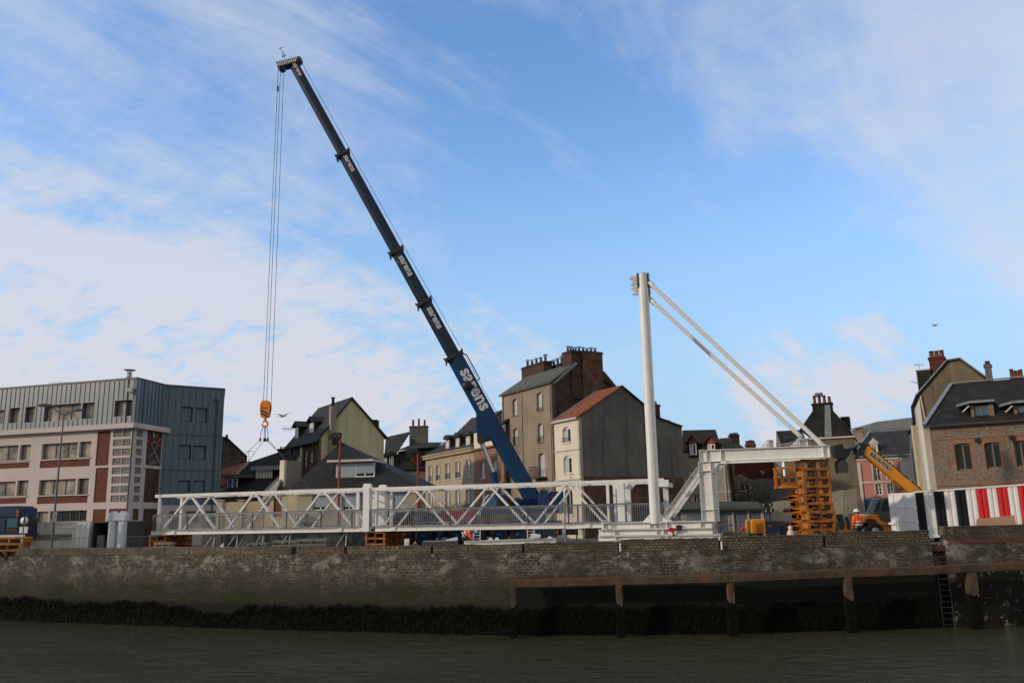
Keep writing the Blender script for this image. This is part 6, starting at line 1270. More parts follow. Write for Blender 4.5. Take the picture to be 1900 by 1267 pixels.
b = MB(); p = pts0+ax*.95; b.path([p, p+Vector((-.35, 0, .7)), p+Vector((-.62, 0, 1.35))], .025); b.tube(p+Vector((-.75, 0, 1.3)), p+Vector((-.45, 0, 1.42)), .03); b.tube(p+Vector((-.45, 0, .55)), p+Vector((-.15, 0, .75)), .04); b.tube(p+Vector((-.5, 0, .6)), p+Vector((-.3, 0, 1.0)), .02); b.build('wind_gauge', M['redpole'], h_)
b = MB(); b.tube(hc+bu*.62+bd_*.3, onboom(948)+bu*.78, .018, n=5); b.build('hoist_rope', M['black'], cr)
# reel and pipe rail on the base section
c = onboom(872)+bn*.5; c = c-bu*.12; b = MB(); b.lathe(c-bu*.1, [(0, 0), (.36, 0), (.36, .06), (.12, .07), (.12, .2), (.36, .21), (.36, .27), (0, .27)], 20, axis=bn); 
for k in range(8): a = k*math.pi/4; b.bar(c+bn*.28-bu*.1, c+bn*.28-bu*.1+(bd_*math.cos(a)+bu*math.sin(a))*.34, .03, .03, bn)
b.build('cable_reel', M['black'], cr)
b = MB(); p = jn[1]+bu*.62; b.path([p, p+bu*.45, p+bu*.45-bd_*1.6+bu*.1, p-bd_*2.6], .04); b.path([p+bu*.2-bn*.3, p+bu*.5-bn*.3], .04)
p = jn[1]+bu*.66; b = MB(); b.path([p-bd_*.1, p+bu*.22-bd_*.3, p+bu*.22-bd_*2.4, p-bd_*2.45], .045); b.build('guard_rail', M['black'], cr)
# lifting cylinder and its bracket
pv = P(893, 817, 61.6); b = MB(); b.prism([onboom(895)-bu*.55+bn*.25, onboom(925)-bu*.5+bn*.25, pv+Vector((.3, 0, -.1)), pv+Vector((-.3, 0, -.1))], -bn*.5); b.build('cylinder_bracket', M['blue'], cr)
mid = P(916, 878, 61.7); low = P(925, 925, 61.8); dcy = (P(925, 915, 61.8)-pv).normalized()
b = MB(); b.tube(pv-Vector((0, .0, 0)), mid, .16, n=14); c1 = b.build('cylinder_rod', M['chrome'], cr)
b = MB(); b.tube(mid, low, .27, n=14); b.tube(mid-dcy*.1, mid+dcy*.25, .31, n=14); b.build('lifting_cylinder', M['blue'], cr)
b = MB(); b.tube(pv+Vector((0, -.35, 0)), pv+Vector((0, .35, 0)), .3, n=14); b.build('pivot', M['black'], cr)
# upper works
YC = 62.
def bx(b, x0, x1, y0, y1, d0=-1.3, d1=1.3, Y=YC):
    a = P(x0, (y0+y1)/2, Y); c = P(x1, (y0+y1)/2, Y); zt = P((x0+x1)/2, y0, Y).z; zb = P((x0+x1)/2, y1, Y).z; b.box((a.x, Y+d0, zb), (c.x, Y+d1, zt))
b = MB(); bx(b, 900, 1040, 944, 953, -1.2, 1.2); bx(b, 955, 1000, 925, 945, -.9, -.65); bx(b, 955, 1000, 925, 945, .65, .9); a = P(965, 940, YC); b.prism([P(950, 946, YC-.9), P(1000, 946, YC-.9), P(1000, 918, YC-.9), P(982, 912, YC-.9)], (0, .25, 0)); b.prism([P(950, 946, YC+.65), P(1000, 946, YC+.65), P(1000, 918, YC+.65), P(982, 912, YC+.65)], (0, .25, 0)); b.build('turntable', M['blue'], cr, bevel=.03)
for (x0, x1, y0, y1, mt) in ((998, 1019, 915, 946, 'navy'), (1020, 1044, 912, 950, 'blue'), (1002, 1016, 909, 914, 'darkgalv')):
    b = MB(); bx(b, x0, x1, y0, y1, -1.35, 1.35); b.build('counterweight', M[mt], cr, bevel=.04)
for x in (960, 1003): b = MB(); a = P(x, 934, YC); b.lathe((a.x, YC-.6, a.z), [(0, 0), (.45, 0), (.45, .08), (.3, .1), (.3, 1.1), (.45, 1.12), (.45, 1.2), (0, 1.2)], 18, axis=(0, 1, 0)); b.build('winch', M['darkgalv'], cr)
# operator's cab
cb = MB(); pts = [P(x, y, YC-1.35) for x, y in ((890, 957), (893, 940), (899, 925), (906, 918), (938, 917), (943, 922), (943, 957))]; cb.prism(pts, (0, 1.0, 0)); cab = cb.build('cab', M['navy'], cr, bevel=.04)
b = MB(); pts = [P(x, y, YC-1.37) for x, y in ((896, 940), (902, 927), (908, 922), (921, 922), (921, 940))]; b.prism(pts, (0, .015, 0)); b.build('cab_window', M['glassblue'], cab)
b = MB(); pts = [P(x, y, YC-1.37) for x, y in ((924, 922), (939, 922), (939, 940), (924, 940))]; b.prism(pts, (0, .015, 0)); b.build('cab_window', M['glass'], cab)
b = MB(); pts = [P(x, y, YC-1.37) for x, y in ((888.5, 957), (891.5, 940), (897.5, 925), (905, 916.5), (908, 918), (900.5, 926), (895, 941), (892, 957))]; b.prism(pts, (0, -.02, 0)); b.build('cab_trim', M['white2'], cab)
# carrier
b = MB(); bx(b, 742, 1042, 968, 985, -1.1, 1.1); bx(b, 742, 1042, 985, 995, -.5, .5); b.build('chassis', M['blue'], cr)
for (x0, x1, y0, y1, mt) in ((768, 788, 948, 967.5, 'navy'), (789, 818, 951, 967.5, 'blue'), (820, 835, 946, 967.5, 'red'), (841, 857, 946, 967.5, 'red'), (860, 880, 947, 967.5, 'red'), (945, 975, 955, 967.5, 'blue'), (978, 1012, 953, 967.5, 'navy')):
    b = MB(); bx(b, x0, x1, y0, y1, -1.3, 1.3); b.build('deck_box', M[mt], cr, bevel=.04)
dc = MB(); pts = [P(x, y, YC-1.35) for x, y in ((728, 988), (727, 965), (733, 950), (765, 948), (766, 988))]; dc.prism(pts, (0, 2.7, 0)); d_ = dc.build('driver_cab', M['navy'], cr, bevel=.06)
b = MB(); b.prism([P(x, y, YC-1.37) for x, y in ((733, 966), (738, 954), (748, 953), (748, 966))], (0, .012, 0)); b.prism([P(x, y, YC-1.37) for x, y in ((751, 966), (751, 953), (763, 952), (763, 966))], (0, .012, 0)); b.build('cab_window', M['glass'], d_)
for px in (752, 790, 849, 886, 926, 962, 1000):
    a = P(px, 990, YC); 
    for side in (-1.38, .98):
        b = MB(); b.lathe((a.x, YC+side, .66), [(0, .05), (.30, .05), (.34, .0), (.60, .0), (.655, .06), (.655, .34), (.6, .4), (0, .4)], 28, axis=(0, 1, 0)); w_ = b.build('wheel', M['tyre'], cr)
        b = MB(); b.lathe((a.x, YC+side-.01, .66), [(0, -.02), (.12, -.02), (.14, .04), (.27, .05), (.31, 0), (.33, .03)], 16, axis=(0, 1, 0)); b.build('hub', M['blue'], w_)
for (x0, x1) in ((814, 828), (888, 905)): pass
for px in (822, 1018):
    b = MB(); bx(b, px-6, px+6, 978, 990, -2.6, 2.6); b.tube((P(px, 985, YC).x, YC-2.5, 1.0), (P(px, 985, YC).x, YC-2.5, .1), .12); b.lathe((P(px, 985, YC).x, YC-2.5, .0), [(.4, 0), (.4, .08), (.1, .12)], 14); b.build('outrigger', M['blue'], cr)
cv = MB(); yy = YC-1.45
x0, x1 = P(1021, 985, yy).x, P(1036, 985, yy).x; zt_, zb_ = P(1028, 979, yy).z, P(1028, 991, yy).z
cv.box((x0, yy, zb_), (x1, yy+.04, zt_)); t_ = cv.build('tail_board', M['red'], cr)
b = MB(); n = 5
for i in range(n):
    xx = x0+(x1-x0)*i/n; w_ = (x1-x0)/n*.5; b.prism([(xx, yy-.008, zb_+.02), (xx+w_, yy-.008, zb_+.02), (min(xx+w_+.12, x1), yy-.008, zt_-.02), (min(xx+.12, x1), yy-.008, zt_-.02)], (0, .006, 0))
b.build('chevron', M['yellow'], t_)
# ---------------- hook block, ropes and slings
hb_ = thing('hook_block', 'orange hook block with black stripes hanging from the crane ropes', 'hook block', (hk.x, hk.y, P(493, 800, YH).z), None)
def hp(x, y, dy=0): q = P(x, y, YH+dy); return q
zr0 = q0.z-.2
b = MB()
for dx, dyy in ((-.15, -.12), (.0, .12), (.38, .0)):
    top = Vector((hk.x+dx*.9, YH, zr0+.0)); b.tube((hk.x+dx, YH+dyy, hp(493, 748).z), (hk.x+dx*.8-.0, YH+dyy, CT.z-.5), .02, n=5)
b.build('hoist_ropes', M['black'], hb_)
b = MB(); b.tube((hk.x-.12, YH, CT.z-2.5), (hk.x-.12, YH, CT.z-2.1), .08, n=8); b.build('rope_weight', M['black'], hb_)
zc = hp(493, 759).z; b = MB()
pr_ = [(-.20, .62), (.20, .62), (.36, .40), (.37, .0), (.32, -.35), (.27, -.62), (-.27, -.62), (-.32, -.35), (-.37, 0), (-.36, .4)]
for dy in (-.22, .18): b.prism([(hk.x+a, YH+dy, zc+c) for a, c in pr_], (0, .04, 0))
b.build('cheek_plate', M['orange'], hb_)
b = MB(); b.lathe((hk.x, YH-.17, zc+.1), [(0, 0), (.34, 0), (.30, .07), (.34, .15), (.30, .23), (.34, .3), (0, .3)], 22, axis=(0, 1, 0)); b.build('sheave', M['rust'], hb_)
b = MB()
for k in (0, 1): b.prism([(hk.x-.32, YH-.235, zc-.02-.22*k), (hk.x-.32, YH-.235, zc-.14-.22*k), (hk.x+.28, YH-.235, zc-.46-.2*k), (hk.x+.28, YH-.235, zc-.33-.2*k)], (0, .012, 0))
b.box((hk.x-.2, YH-.235, zc+.05), (hk.x+.2, YH-.225, zc+.10)); b.build('stripe', M['black'], hb_)
b = MB(); b.tube((hk.x, YH, zc-.6), (hk.x, YH, zc-.9), .1, n=10); c = Vector((hk.x, YH, zc-1.1)); pts = [c+Vector((math.sin(a)*.2, 0, math.cos(a)*.2)) for a in [R(t) for t in range(0, 300, 30)]]; b.path(pts, .07, 8); b.path([c+Vector((-.17, 0, .1)), c+Vector((-.05, 0, .3))], .06); b.build('hook', M['orange'], hb_)
sl_ = thing('lifting_sling', 'four-legged wire sling spreading from the crane hook to the bridge', 'sling', (hk.x, YH, zc-2.), None)
ring = c-Vector((0, 0, .3)); 
for sx, sy, px, bk in ((-.28, -.1, 383, 0), (-.05, .1, 416, WB), (.05, .1, 597, WB), (.28, -.1, 577, 0)):
    k = ring+Vector((sx, sy, -.85)); b = MB(); b.path([c+Vector((sx*.3, 0, -.1)), ring+Vector((sx*.9, sy*.5, -.3)), k], .022, 5); b.tube(k+Vector((0, 0, .12)), k-Vector((0, 0, .12)), .07, n=8); e = FB_.pt(U(px, 915, bk), zTop, -bk); b.tube(k, e, .018, n=5); b.build('sling_leg', M['black'], sl_)
# ================================================================ people
def skinned(name, verts, edges, radii, mat, parent, root=0, sub=2):
    me = bpy.data.meshes.new(name); me.from_pydata([tuple(v) for v in verts], edges, []); me.materials.append(mat)
    o = bpy.data.objects.new(name, me); COL.objects.link(o)
    if parent is not None: o.parent = parent
    o.modifiers.new('skin', 'SKIN'); me.skin_vertices or None
    for i, r_ in enumerate(radii): me.skin_vertices[0].data[i].radius = (r_, r_) if isinstance(r_, float) else r_
    me.skin_vertices[0].data[root].use_root = True
    sb = o.modifiers.new('sub', 'SUBSURF'); sb.levels = sb.render_levels = sub
    dg = bpy.context.evaluated_depsgraph_get(); m2 = bpy.data.meshes.new_from_object(o.evaluated_get(dg)); o.modifiers.clear(); o.data = m2; m2.name = name
    m2.polygons.foreach_set('use_smooth', [True]*len(m2.polygons)); ORG[o.name] = Vector((0, 0, 0)); return o
def person(label, loc, rotz, J, helmet=True, s=1.0):
    """J: joint positions in the person's own frame (facing -Y), metres"""
    t = thing('person', label, 'person', loc, None, None, rotz); t.scale = (s, s, s)
    V_ = lambda k: Vector(J[k])
    names = ['pelvis', 'waist', 'chest', 'neck', 'head', 'crown']
    vs = [V_(n) for n in names]; ed = [(i, i+1) for i in range(5)]; rd = [(.15, .12), (.13, .105), (.16, .115), .06, (.085, .10), (.07, .085)]
    def chain(pts, rads, start):
        k = start
        for p, r_ in zip(pts, rads): vs.append(Vector(p)); rd.append(r_); ed.append((k, len(vs)-1)); k = len(vs)-1
        return k
    for sd in ('l', 'r'):
        k = chain([V_(sd+'sh'), V_(sd+'el'), V_(sd+'wr')], [.06, .048, .034], 2)
        h0 = V_(sd+'wr'); d = (h0-V_(sd+'el')).normalized(); sx = d.cross(Vector((0, 1, 0))).normalized()
        kp = chain([h0+d*.07], [.034], k)
        for f, (off, ln) in enumerate(((-.03, .075), (-.01, .09), (.012, .085), (.032, .065))): chain([h0+d*.10+sx*off, h0+d*(.10+ln*.6)+sx*off+Vector((0, -.02, 0)), h0+d*(.10+ln)+sx*off+Vector((0, -.045, 0))], [.010, .009, .008], kp)
        chain([h0+d*.05-sx*.045+Vector((0, -.02, 0)), h0+d*.09-sx*.05+Vector((0, -.045, 0))], [.012, .010], kp)
        chain([V_(sd+'hp'), V_(sd+'kn'), V_(sd+'an'), V_(sd+'an')+Vector(J.get('toe', (0, -.18, -.05)))], [.085, .06, .042, .035], 0)
    body = skinned('body', vs, ed, rd, M['skin'], t)
    jv = [V_('pelvis'), V_('waist'), V_('chest'), V_('chest').lerp(V_('neck'), .7)]; je = [(0, 1), (1, 2), (2, 3)]; jr = [(.19, .15), (.175, .145), (.205, .155), .09]
    for sd in ('l', 'r'):
        k = len(jv); jv += [V_(sd+'sh'), V_(sd+'el'), V_(sd+'el').lerp(V_(sd+'wr'), .9)]; je += [(2, k), (k, k+1), (k+1, k+2)]; jr += [.092, .075, .058]
    skinned('jacket', jv, je, jr, M['hiviz'], t)
    tv = [V_('pelvis')+Vector((0, 0, .02)), V_('pelvis')+Vector((0, 0, -.05))]; te = [(0, 1)]; tr = [(.175, .14), (.165, .13)]
    for sd in ('l', 'r'):
        k = len(tv); tv += [V_(sd+'hp'), V_(sd+'kn'), V_(sd+'an')+Vector((0, 0, .02))]; te += [(1, k), (k, k+1), (k+1, k+2)]; tr += [.105, .082, .065]
    skinned('trousers', tv, te, tr, M['trouser'], t)
    ORG[t.name] = Vector((0, 0, 0))
    ax = (V_('chest')-V_('pelvis')).normalized()
    for f in (.12, .5):
        b = MB(); c = V_('pelvis').lerp(V_('chest'), f); b.lathe(c-ax*.03, [(.2, 0), (.205, .0), (.205, .06), (.2, .06)], 20, axis=ax); b.build('reflective_band', M['silver'], t)
    up = (V_('crown')-V_('neck')).normalized(); hc = V_('head'); fw = Vector((0, -1, 0)); fw = (fw-up*fw.dot(up)).normalized(); sx = up.cross(fw)
    b = MB(); b.lathe(hc+up*.03, [(.16, -.01), (.135, .0), (.132, .05), (.112, .10), (.07, .135), (.0, .145)], 18, axis=up)
    b.prism([hc+up*.03+fw*.11-sx*.09, hc+up*.03+fw*.11+sx*.09, hc+up*.02+fw*.185+sx*.05, hc+up*.02+fw*.185-sx*.05], up*.012); b.build('helmet', M['helmet'], t)
    b = MB(); b.prism([hc+fw*.095-sx*.012-up*.035, hc+fw*.095+sx*.012-up*.035, hc+fw*.09+up*.01], fw*.03); b.build('nose', M['skin'], t)
    b = MB()
    for k in (-1, 1): b.lathe(hc+fw*.098+sx*.03*k+up*.015, [(0, -.01), (.011, 0), (0, .008)], 8, axis=fw)
    b.bar(hc+fw*.098-sx*.022-up*.06, hc+fw*.098+sx*.022-up*.06, .008, .008); b.build('face_features', M['hair'], t)
    for k in (-1, 1):
        b = MB(); b.lathe(hc+sx*.09*k, [(0, 0), (.028, .004), (.02, .014), (0, .016)], 10, axis=sx*k); b.build('ear', M['skin'], t)
    b = MB(); b.lathe(hc-fw*.03-up*.02, [(.0, -.06), (.095, -.03), (.105, .03), (.10, .06)], 14, axis=up); b.build('hair', M['hair'], t)
    for sd in ('l', 'r'):
        a = V_(sd+'an'); b = MB(); b.prism([a+Vector((-.05, .09, -.09)), a+Vector((.05, .09, -.09)), a+Vector((.055, -.18, -.09)), a+Vector((-.055, -.18, -.09))], (0, 0, .09)); b.prism([a+Vector((-.05, .08, 0)), a+Vector((.05, .08, 0)), a+Vector((.05, -.04, 0)), a+Vector((-.05, -.04, 0))], (0, 0, .09)); b.build('boot', M['black'], t, bevel=.015)
    return t
stand = dict(pelvis=(0, 0, .98), waist=(0, .0, 1.14), chest=(0, .01, 1.36), neck=(0, .0, 1.53), head=(0, -.02, 1.64), crown=(0, -.01, 1.73),
    lsh=(.20, .0, 1.42), lel=(.27, .03, 1.14), lwr=(.25, -.10, .90), rsh=(-.20, 0, 1.42), rel=(-.28, .02, 1.15), rwr=(-.24, -.14, .92),
    lhp=(.10, 0, .92), lkn=(.12, -.02, .50), lan=(.13, .02, .09), rhp=(-.10, 0, .92), rkn=(-.12, -.03, .50), ran=(-.14, .0, .09))
w = P(1593, 985, 47.5); person('worker in orange hi-vis jacket and white helmet standing beside the telehandler', (w.x, 47.5, 0), R(195), stand, s=1.1)
stoop = dict(pelvis=(0, .0, .86), waist=(0, -.12, .98), chest=(0, -.36, 1.08), neck=(0, -.52, 1.10), head=(0, -.63, 1.09), crown=(0, -.73, 1.10),
    lsh=(.19, -.38, 1.08), lel=(.23, -.40, .80), lwr=(.16, -.52, .58), rsh=(-.19, -.38, 1.08), rel=(-.23, -.42, .80), rwr=(-.16, -.56, .58),
    lhp=(.10, 0, .80), lkn=(.13, -.18, .45), lan=(.13, .0, .09), rhp=(-.10, 0, .80), rkn=(-.13, -.12, .44), ran=(-.13, .06, .09))
w = P(866, 1000, 50.5); person('worker in orange hi-vis jacket and white helmet bending over beside the loose white beam', (w.x-.2, 50.5, 0), R(80), stoop, s=1.06)
# ================================================================ site things on the quay
def G(px, Y): return P(px, 1005, Y)
def lampost(name, label, px, Y, ytop): pass
pb = P(96, 1010, 59.5); ptp = P(113.5, 769, 59.5); zt_ = ptp.z
t = thing('street_lamp', 'tall grey two-armed street lamp on the quay at the left', 'street lamp', (pb.x, 59.5, 0))
b = MB(); b.tube((pb.x, 59.5, 0), (pb.x, 59.5, 2.4), .09, n=12); b.tube((pb.x, 59.5, 2.4), (pb.x, 59.5, zt_), .075, .045, n=12); b.build('pole', M['lead'], t)
for (x, y, sgn, sz) in ((92, 753, -1, .72), (141, 761, 1, .5)):
    e = P(x, y, 59.5); b = MB(); b.tube((pb.x, 59.5, zt_-.05), (e.x, 59.5, e.z), .045, n=8); b.build('arm', M['lead'], t)
    b = MB(); b.prism([(e.x+sgn*-.3*sz, 59.3, e.z-.05), (e.x+sgn*-.2*sz, 59.3, e.z+.16*sz), (e.x+sgn*.35*sz, 59.3, e.z+.22*sz), (e.x+sgn*1.0*sz, 59.3, e.z+.16*sz+.05*sgn*0), (e.x+sgn*1.05*sz, 59.3, e.z-.02), (e.x+sgn*.1*sz, 59.3, e.z-.16*sz)], (0, .42, 0)); b.build('lamp_head', M['black'] if sgn < 0 else M['lead'], t, bevel=.03)
b = MB(); b.box((pb.x-.02, 59.3, 1.75+.5), (pb.x+.28, 59.37, 2.95)); b.box((pb.x-.22, 59.28, 2.2), (pb.x+.3, 59.36, 2.4)); b.build('sign_plate', M['galv'], t)
for px, yt, Y, lab in ((631, 815, 66, 'slender red lamp post in front of the bungalow'), (778, 842, 66, 'slender red lamp post left of the beige terrace')):
    pbx = P(px-3, 950, Y); z_ = P(px, yt, Y).z; t = thing('lamp_post', lab, 'lamp post', (pbx.x, Y, 0), 'red lamp posts')
    b = MB(); b.tube((pbx.x, Y, 0), (pbx.x, Y, z_-2.6), .10, n=12); b.tube((pbx.x, Y, z_-2.6), (pbx.x, Y, z_), .08, n=12); 
    for k in (.2, 1.5, 2.6): b.lathe((pbx.x, Y, z_-k), [(.10, -.05), (.13, -.04), (.13, .04), (.10, .05)], 12)
    b.build('pole', M['redpole'], t)
    b = MB(); b.tube((pbx.x, Y, z_-.1), (pbx.x-.75, Y, z_+.15), .035, n=6); b.build('arm', M['black'], t)
    b = MB(); b.prism([(pbx.x-.85, Y-.2, z_+.0), (pbx.x-.95, Y-.2, z_+.36), (pbx.x-.12, Y-.2, z_+.46), (pbx.x-.05, Y-.2, z_+.18)], (0, .4, 0)); b.build('lantern', M['black'], t, bevel=.02)
# --- containers at the left
def corrug(b, A, B_, z0, z1_, n, dep, m=0, nrm=None):
    """corrugated sheet from A to B"""
    A = Vector(A); B_ = Vector(B_); t_ = (B_-A)/n; nn = Vector((t_.y, -t_.x, 0)).normalized()*dep if nrm is None else Vector(nrm)*dep
    for i in range(n):
        p = A+t_*i; q = [p, p+t_*.3, p+t_*.4+nn, p+t_*.9+nn, p+t_]
        if i % 1 == 0:
            for a_, c_ in zip(q[:-1], q[1:]): b.poly([a_+Vector((0, 0, z0)), c_+Vector((0, 0, z0)), c_+Vector((0, 0, z1_)), a_+Vector((0, 0, z1_))], m if not callable(m) else m(i))
YC1 = 63.; xA, xB, xC, xD = (P(x, 1000, YC1).x for x in (49, 141, 165, 200)); zc1 = P(100, 968, YC1).z
t = thing('shipping_container', 'dirty white shipping container at the left with its door swung open', 'container', (xA, YC1, 0))
b = MB(); corrug(b, (xA, YC1, 0), (xB-.3, YC1, 0), .12, zc1-.12, 16, .04); b.build('side_panel', M['contgrey'], t)
b = MB()
for x0, x1, z0, z1_ in ((xA-.05, xB, 0, .12), (xA-.05, xB, zc1-.12, zc1), (xA-.1, xA, 0, zc1), (xB-.3, xB, .12, zc1-.12)): b.box((x0, YC1-.06, z0), (x1, YC1+.06, z1_))
b.box((xA, YC1+.06, .1), (xB-.02, YC1+2.4, zc1-.02)); b.build('frame', M['contgrey'], t)
b = MB(); b.box((xB+.02, YC1-.1, .15), (xC, YC1, zc1-.06)); 
for k in (.33, .66): b.tube((xB+(xC-xB)*k, YC1-.14, .2), (xB+(xC-xB)*k, YC1-.14, zc1-.1), .02)
b.build('door', M['contdoor'], t)
b = MB(); b.bar((xB, YC1-.08, zc1-.5), (xB-1., YC1-.08, zc1-.5), .02, .02); b.box((xA+.05, YC1-.055, zc1*.42), (xB-.32, YC1-.05, zc1*.60)); b.build('pale_band', M['greywood'], t)
t = thing('shipping_container', 'open-ended dark container with black interior beside the two white columns', 'container', (xC, YC1+1, 0))
b = MB(); zz = zc1-.03
for (lo, hi) in (((xC+.02, YC1+.3, 0), (xC+.14, YC1+6, zz)), ((xD-.1, YC1+.3, 0), (xD+.02, YC1+6, zz)), ((xC+.14, YC1+.3, zz-.1), (xD-.1, YC1+6, zz)), ((xC+.14, YC1+5.9, .1), (xD-.1, YC1+6, zz-.1)), ((xC+.14, YC1+.3, 0), (xD-.1, YC1+5.9, .1))): b.box(lo, hi)
b.build('shell', M['darkgalv'], t); b = MB(); corrug(b, (xC+.16, YC1+5.8, 0), (xD-.12, YC1+5.8, 0), .1, zz-.1, 8, .04); b.build('lining', M['black'], t)
b = MB(); b.box((xD-1.1, YC1+.6, .1), (xD-.55, YC1+.9, 1.2)); b.box((xD-.5, YC1+.8, .1), (xD-.3, YC1+1.3, .9)); o_ = b.build('grey_crate', M['greywood'], None, (xD-1.1, YC1+.6, .1)); tag(o_, 'tall grey crate standing in the mouth of the dark container', 'crate')
# twin white columns with lobed caps
YW = 61.; t = thing('plastic_column', 'pair of tall white moulded columns under a shared lobed cap', 'columns', (P(217, 1000, YW).x, YW, 0))
for x0, x1 in ((203, 215), (221, 232)):
    a = P(x0, 990, YW).x; c = P(x1, 990, YW).x; zc = P(217, 966, YW).z; b = MB(); b.box((a, YW-.25, 0), (c, YW+.25, zc)); b.box((a+.12, YW-.29, .2), (c-.12, YW-.252, zc-.2)); b.build('column', M['plastic'], t, bevel=.04)
    m_ = P((x0+x1)/2, 955, YW); b = MB(); w_ = (c-a)/2+.12
    pp = [(-1, .0), (-.85, .28), (-.45, .26), (-.3, .42), (.3, .42), (.45, .26), (.85, .28), (1, .0)]; b.prism([((a+c)/2+x_*w_, YW-.3, zc+.30+z_*.9) for x_, z_ in pp], (0, .6, 0)); b.build('cap', M['plastic'], t, bevel=.03)
b = MB(); a = P(200, 965, YW).x; c = P(236, 965, YW).x; b.box((a, YW-.32, zc+.003), (c, YW+.32, zc+.298)); b.build('cross_plate', M['plastic'], t, bevel=.03)
# --- blue truck at the very left edge with its beacon
YT = 60.5; t = thing('truck', 'dark blue truck cut off by the left edge with a lit amber beacon', 'truck', (P(10, 1000, YT).x, YT, 0))
def bx2(b, q, x0, x1, y0, y1, Y, d): a = P(*q(x0, (y0+y1)/2), Y); c = P(*q(x1, (y0+y1)/2), Y); zt = P(*q((x0+x1)/2, y0), Y).z; zb = P(*q((x0+x1)/2, y1), Y).z; b.box((a.x, Y, zb), (c.x, Y+d, zt))
b = MB(); bx2(b, a1, -220, 195, 130, 240, YT, 2.5); bx2(b, a1, -220, 178, 112, 131, YT+.1, 2.3); b.build('roof_fairing', M['navy'], t, bevel=.06)
b = MB(); bx2(b, a1, -220, 205, 241, 410, YT+.05, 2.4); b.build('cab', M['black'], t, bevel=.04)
b = MB(); bx2(b, a1, 78, 190, 240, 345, YT+.02, .02); b.build('window', M['glassblue'], t)
b = MB(); bx2(b, a1, -220, 55, 250, 385, YT+.015, .03); b.build('door', M['navy'], t)
b = MB(); bx2(b, a1, 180, 200, 150, 230, YT-.06, .1); b.build('side_marker', M['mat_orange'], t)
p = P(*a1(142, 135), YT+.3); b = MB(); b.lathe((p.x, p.y, p.z-.08), [(.1, 0), (.1, .1), (.08, .17), (0, .19)], 12); b.build('beacon', M['lampemit'], t)
b = MB(); bx2(b, a1, -220, 215, 411, 430, YT, 2.4); b.build('chassis', M['navy'], t)
for px in (-25, 24): a = P(px, 1000, YT); b = MB(); b.lathe((a.x, YT+.1, .52), [(0, 0), (.3, 0), (.34, .05), (.5, .0), (.52, .3), (0, .3)], 24, axis=(0, 1, 0)); b.build('wheel', M['tyre'], t)
# round sign seen from behind
YS = 59.; c = P(*a1(275, 270), YS); t = thing('road_sign', 'round road sign with two small plates seen from behind near the left edge', 'road sign', (c.x-.1, YS, 0))
b = MB(); b.tube((c.x, YS, 0), (c.x, YS, c.z+.3), .035); b.build('post', M['galv'], t); b = MB(); b.lathe((c.x, YS-.08, c.z), [(0, 0), (.27, 0), (.27, .03), (0, .03)], 24, axis=(0, 1, 0)); b.build('disc', M['helmet'], t)
b = MB(); b.box((c.x-.06, YS-.10, c.z-.27), (c.x+.06, YS-.085, c.z+.27)); b.build('bracket', M['navy'], t)
for s_ in (-1, 1): b = MB(); b.box((c.x+s_*.17-.12, YS-.07, c.z-.85), (c.x+s_*.17+.12, YS-.04, c.z-.42)); b.build('plate', M['helmet'], t)
# --- orange crane mats (frames of beams) used as supports
def timber_mat(label, loc, L_, D, h, group, n=3, mat='mat_orange'):
    t = thing('dunnage_frame', label, 'support frame', loc, group); x, y, z = loc
    for k in range(3):
        yy = y-D/2+D*k/2; yy = min(max(yy, y-D/2+.09), y+D/2-.09); b = MB(); b.box((x-L_/2, yy-.07, z+h*.66), (x+L_/2, yy+.07, z+h*.97)); (b.build('beam', M[mat], t, bevel=.01) if not (k == 1 and D < 1.2) else None)
        xx = x-L_/2+L_*k/2; xx = min(max(xx, x-L_/2+.1), x+L_/2-.1); b = MB(); b.box((xx-.06, y-D/2+.01, z+.003), (xx+.06, y+D/2-.01, z+h*.655)); b.build('bearer', M['rust' if k == 1 else mat], t)
    return t
words = ['lowest', 'second', 'third', 'fourth', 'fifth', 'sixth', 'seventh', 'eighth', 'ninth', 'topmost']
ub, _ = V(1513, 920, .9); cst = FP.pt(ub, 0, -.9); ztop_ = zbt-hb-.02; hh = ztop_/10
rs = random.Random(8)
base = timber_mat('lowest orange frame of the tall stack under the white beam', (cst.x, cst.y, 0), 1.62, 1.15, hh, 'orange frames stacked under the beam end')
for k in range(1, 10):
    lab = ('topmost' if k == 9 else words[k]) + (' orange frame touching the beam, at the head of the tall stack' if k == 9 else ' orange frame from the ground in the tall stack')
    copytree(base, (cst.x+rs.uniform(-.05, .05), cst.y+rs.uniform(-.03, .03), hh*k), R(rs.uniform(-2., 2.)), lab)
for px, nm, back in ((297, 'left end of the footbridge', .3), (322, 'left bridge end, right-hand pair', 1.6), (699, 'middle of the footbridge', .3), (722, 'bridge middle, right-hand pair', 1.7)):
    u = U(px, 990, back); c = FB_.pt(u, 0, -back-.5); H_ = zBot-.27; b0 = None
    for k in range(3): 
        lab = ['bottom', 'middle', 'top'][k]+' orange frame of the low stack under the '+nm
        ang = math.atan2(tB.y, tB.x)
        if k == 0: b0 = timber_mat(lab, (c.x, c.y, 0), 1.5, 1.5, H_/3-.002, 'low stacks of orange frames under the footbridge'); b0.rotation_euler[2] = ang
        else: copytree(b0, (c.x, c.y, H_/3*k), ang, lab)
b0 = None
c = P(22, 1000, 59.6)
for k in range(3):
    lab = ['bottom', 'middle', 'upper'][k]+' orange frame of the stack below the blue truck'
    if k == 0: b0 = timber_mat(lab, (c.x, 59.6, 0), 1.9, 1.2, .42, 'orange frames by the blue truck')
    else: copytree(b0, (c.x+.1*k, 59.6, .42*k), 0, lab)
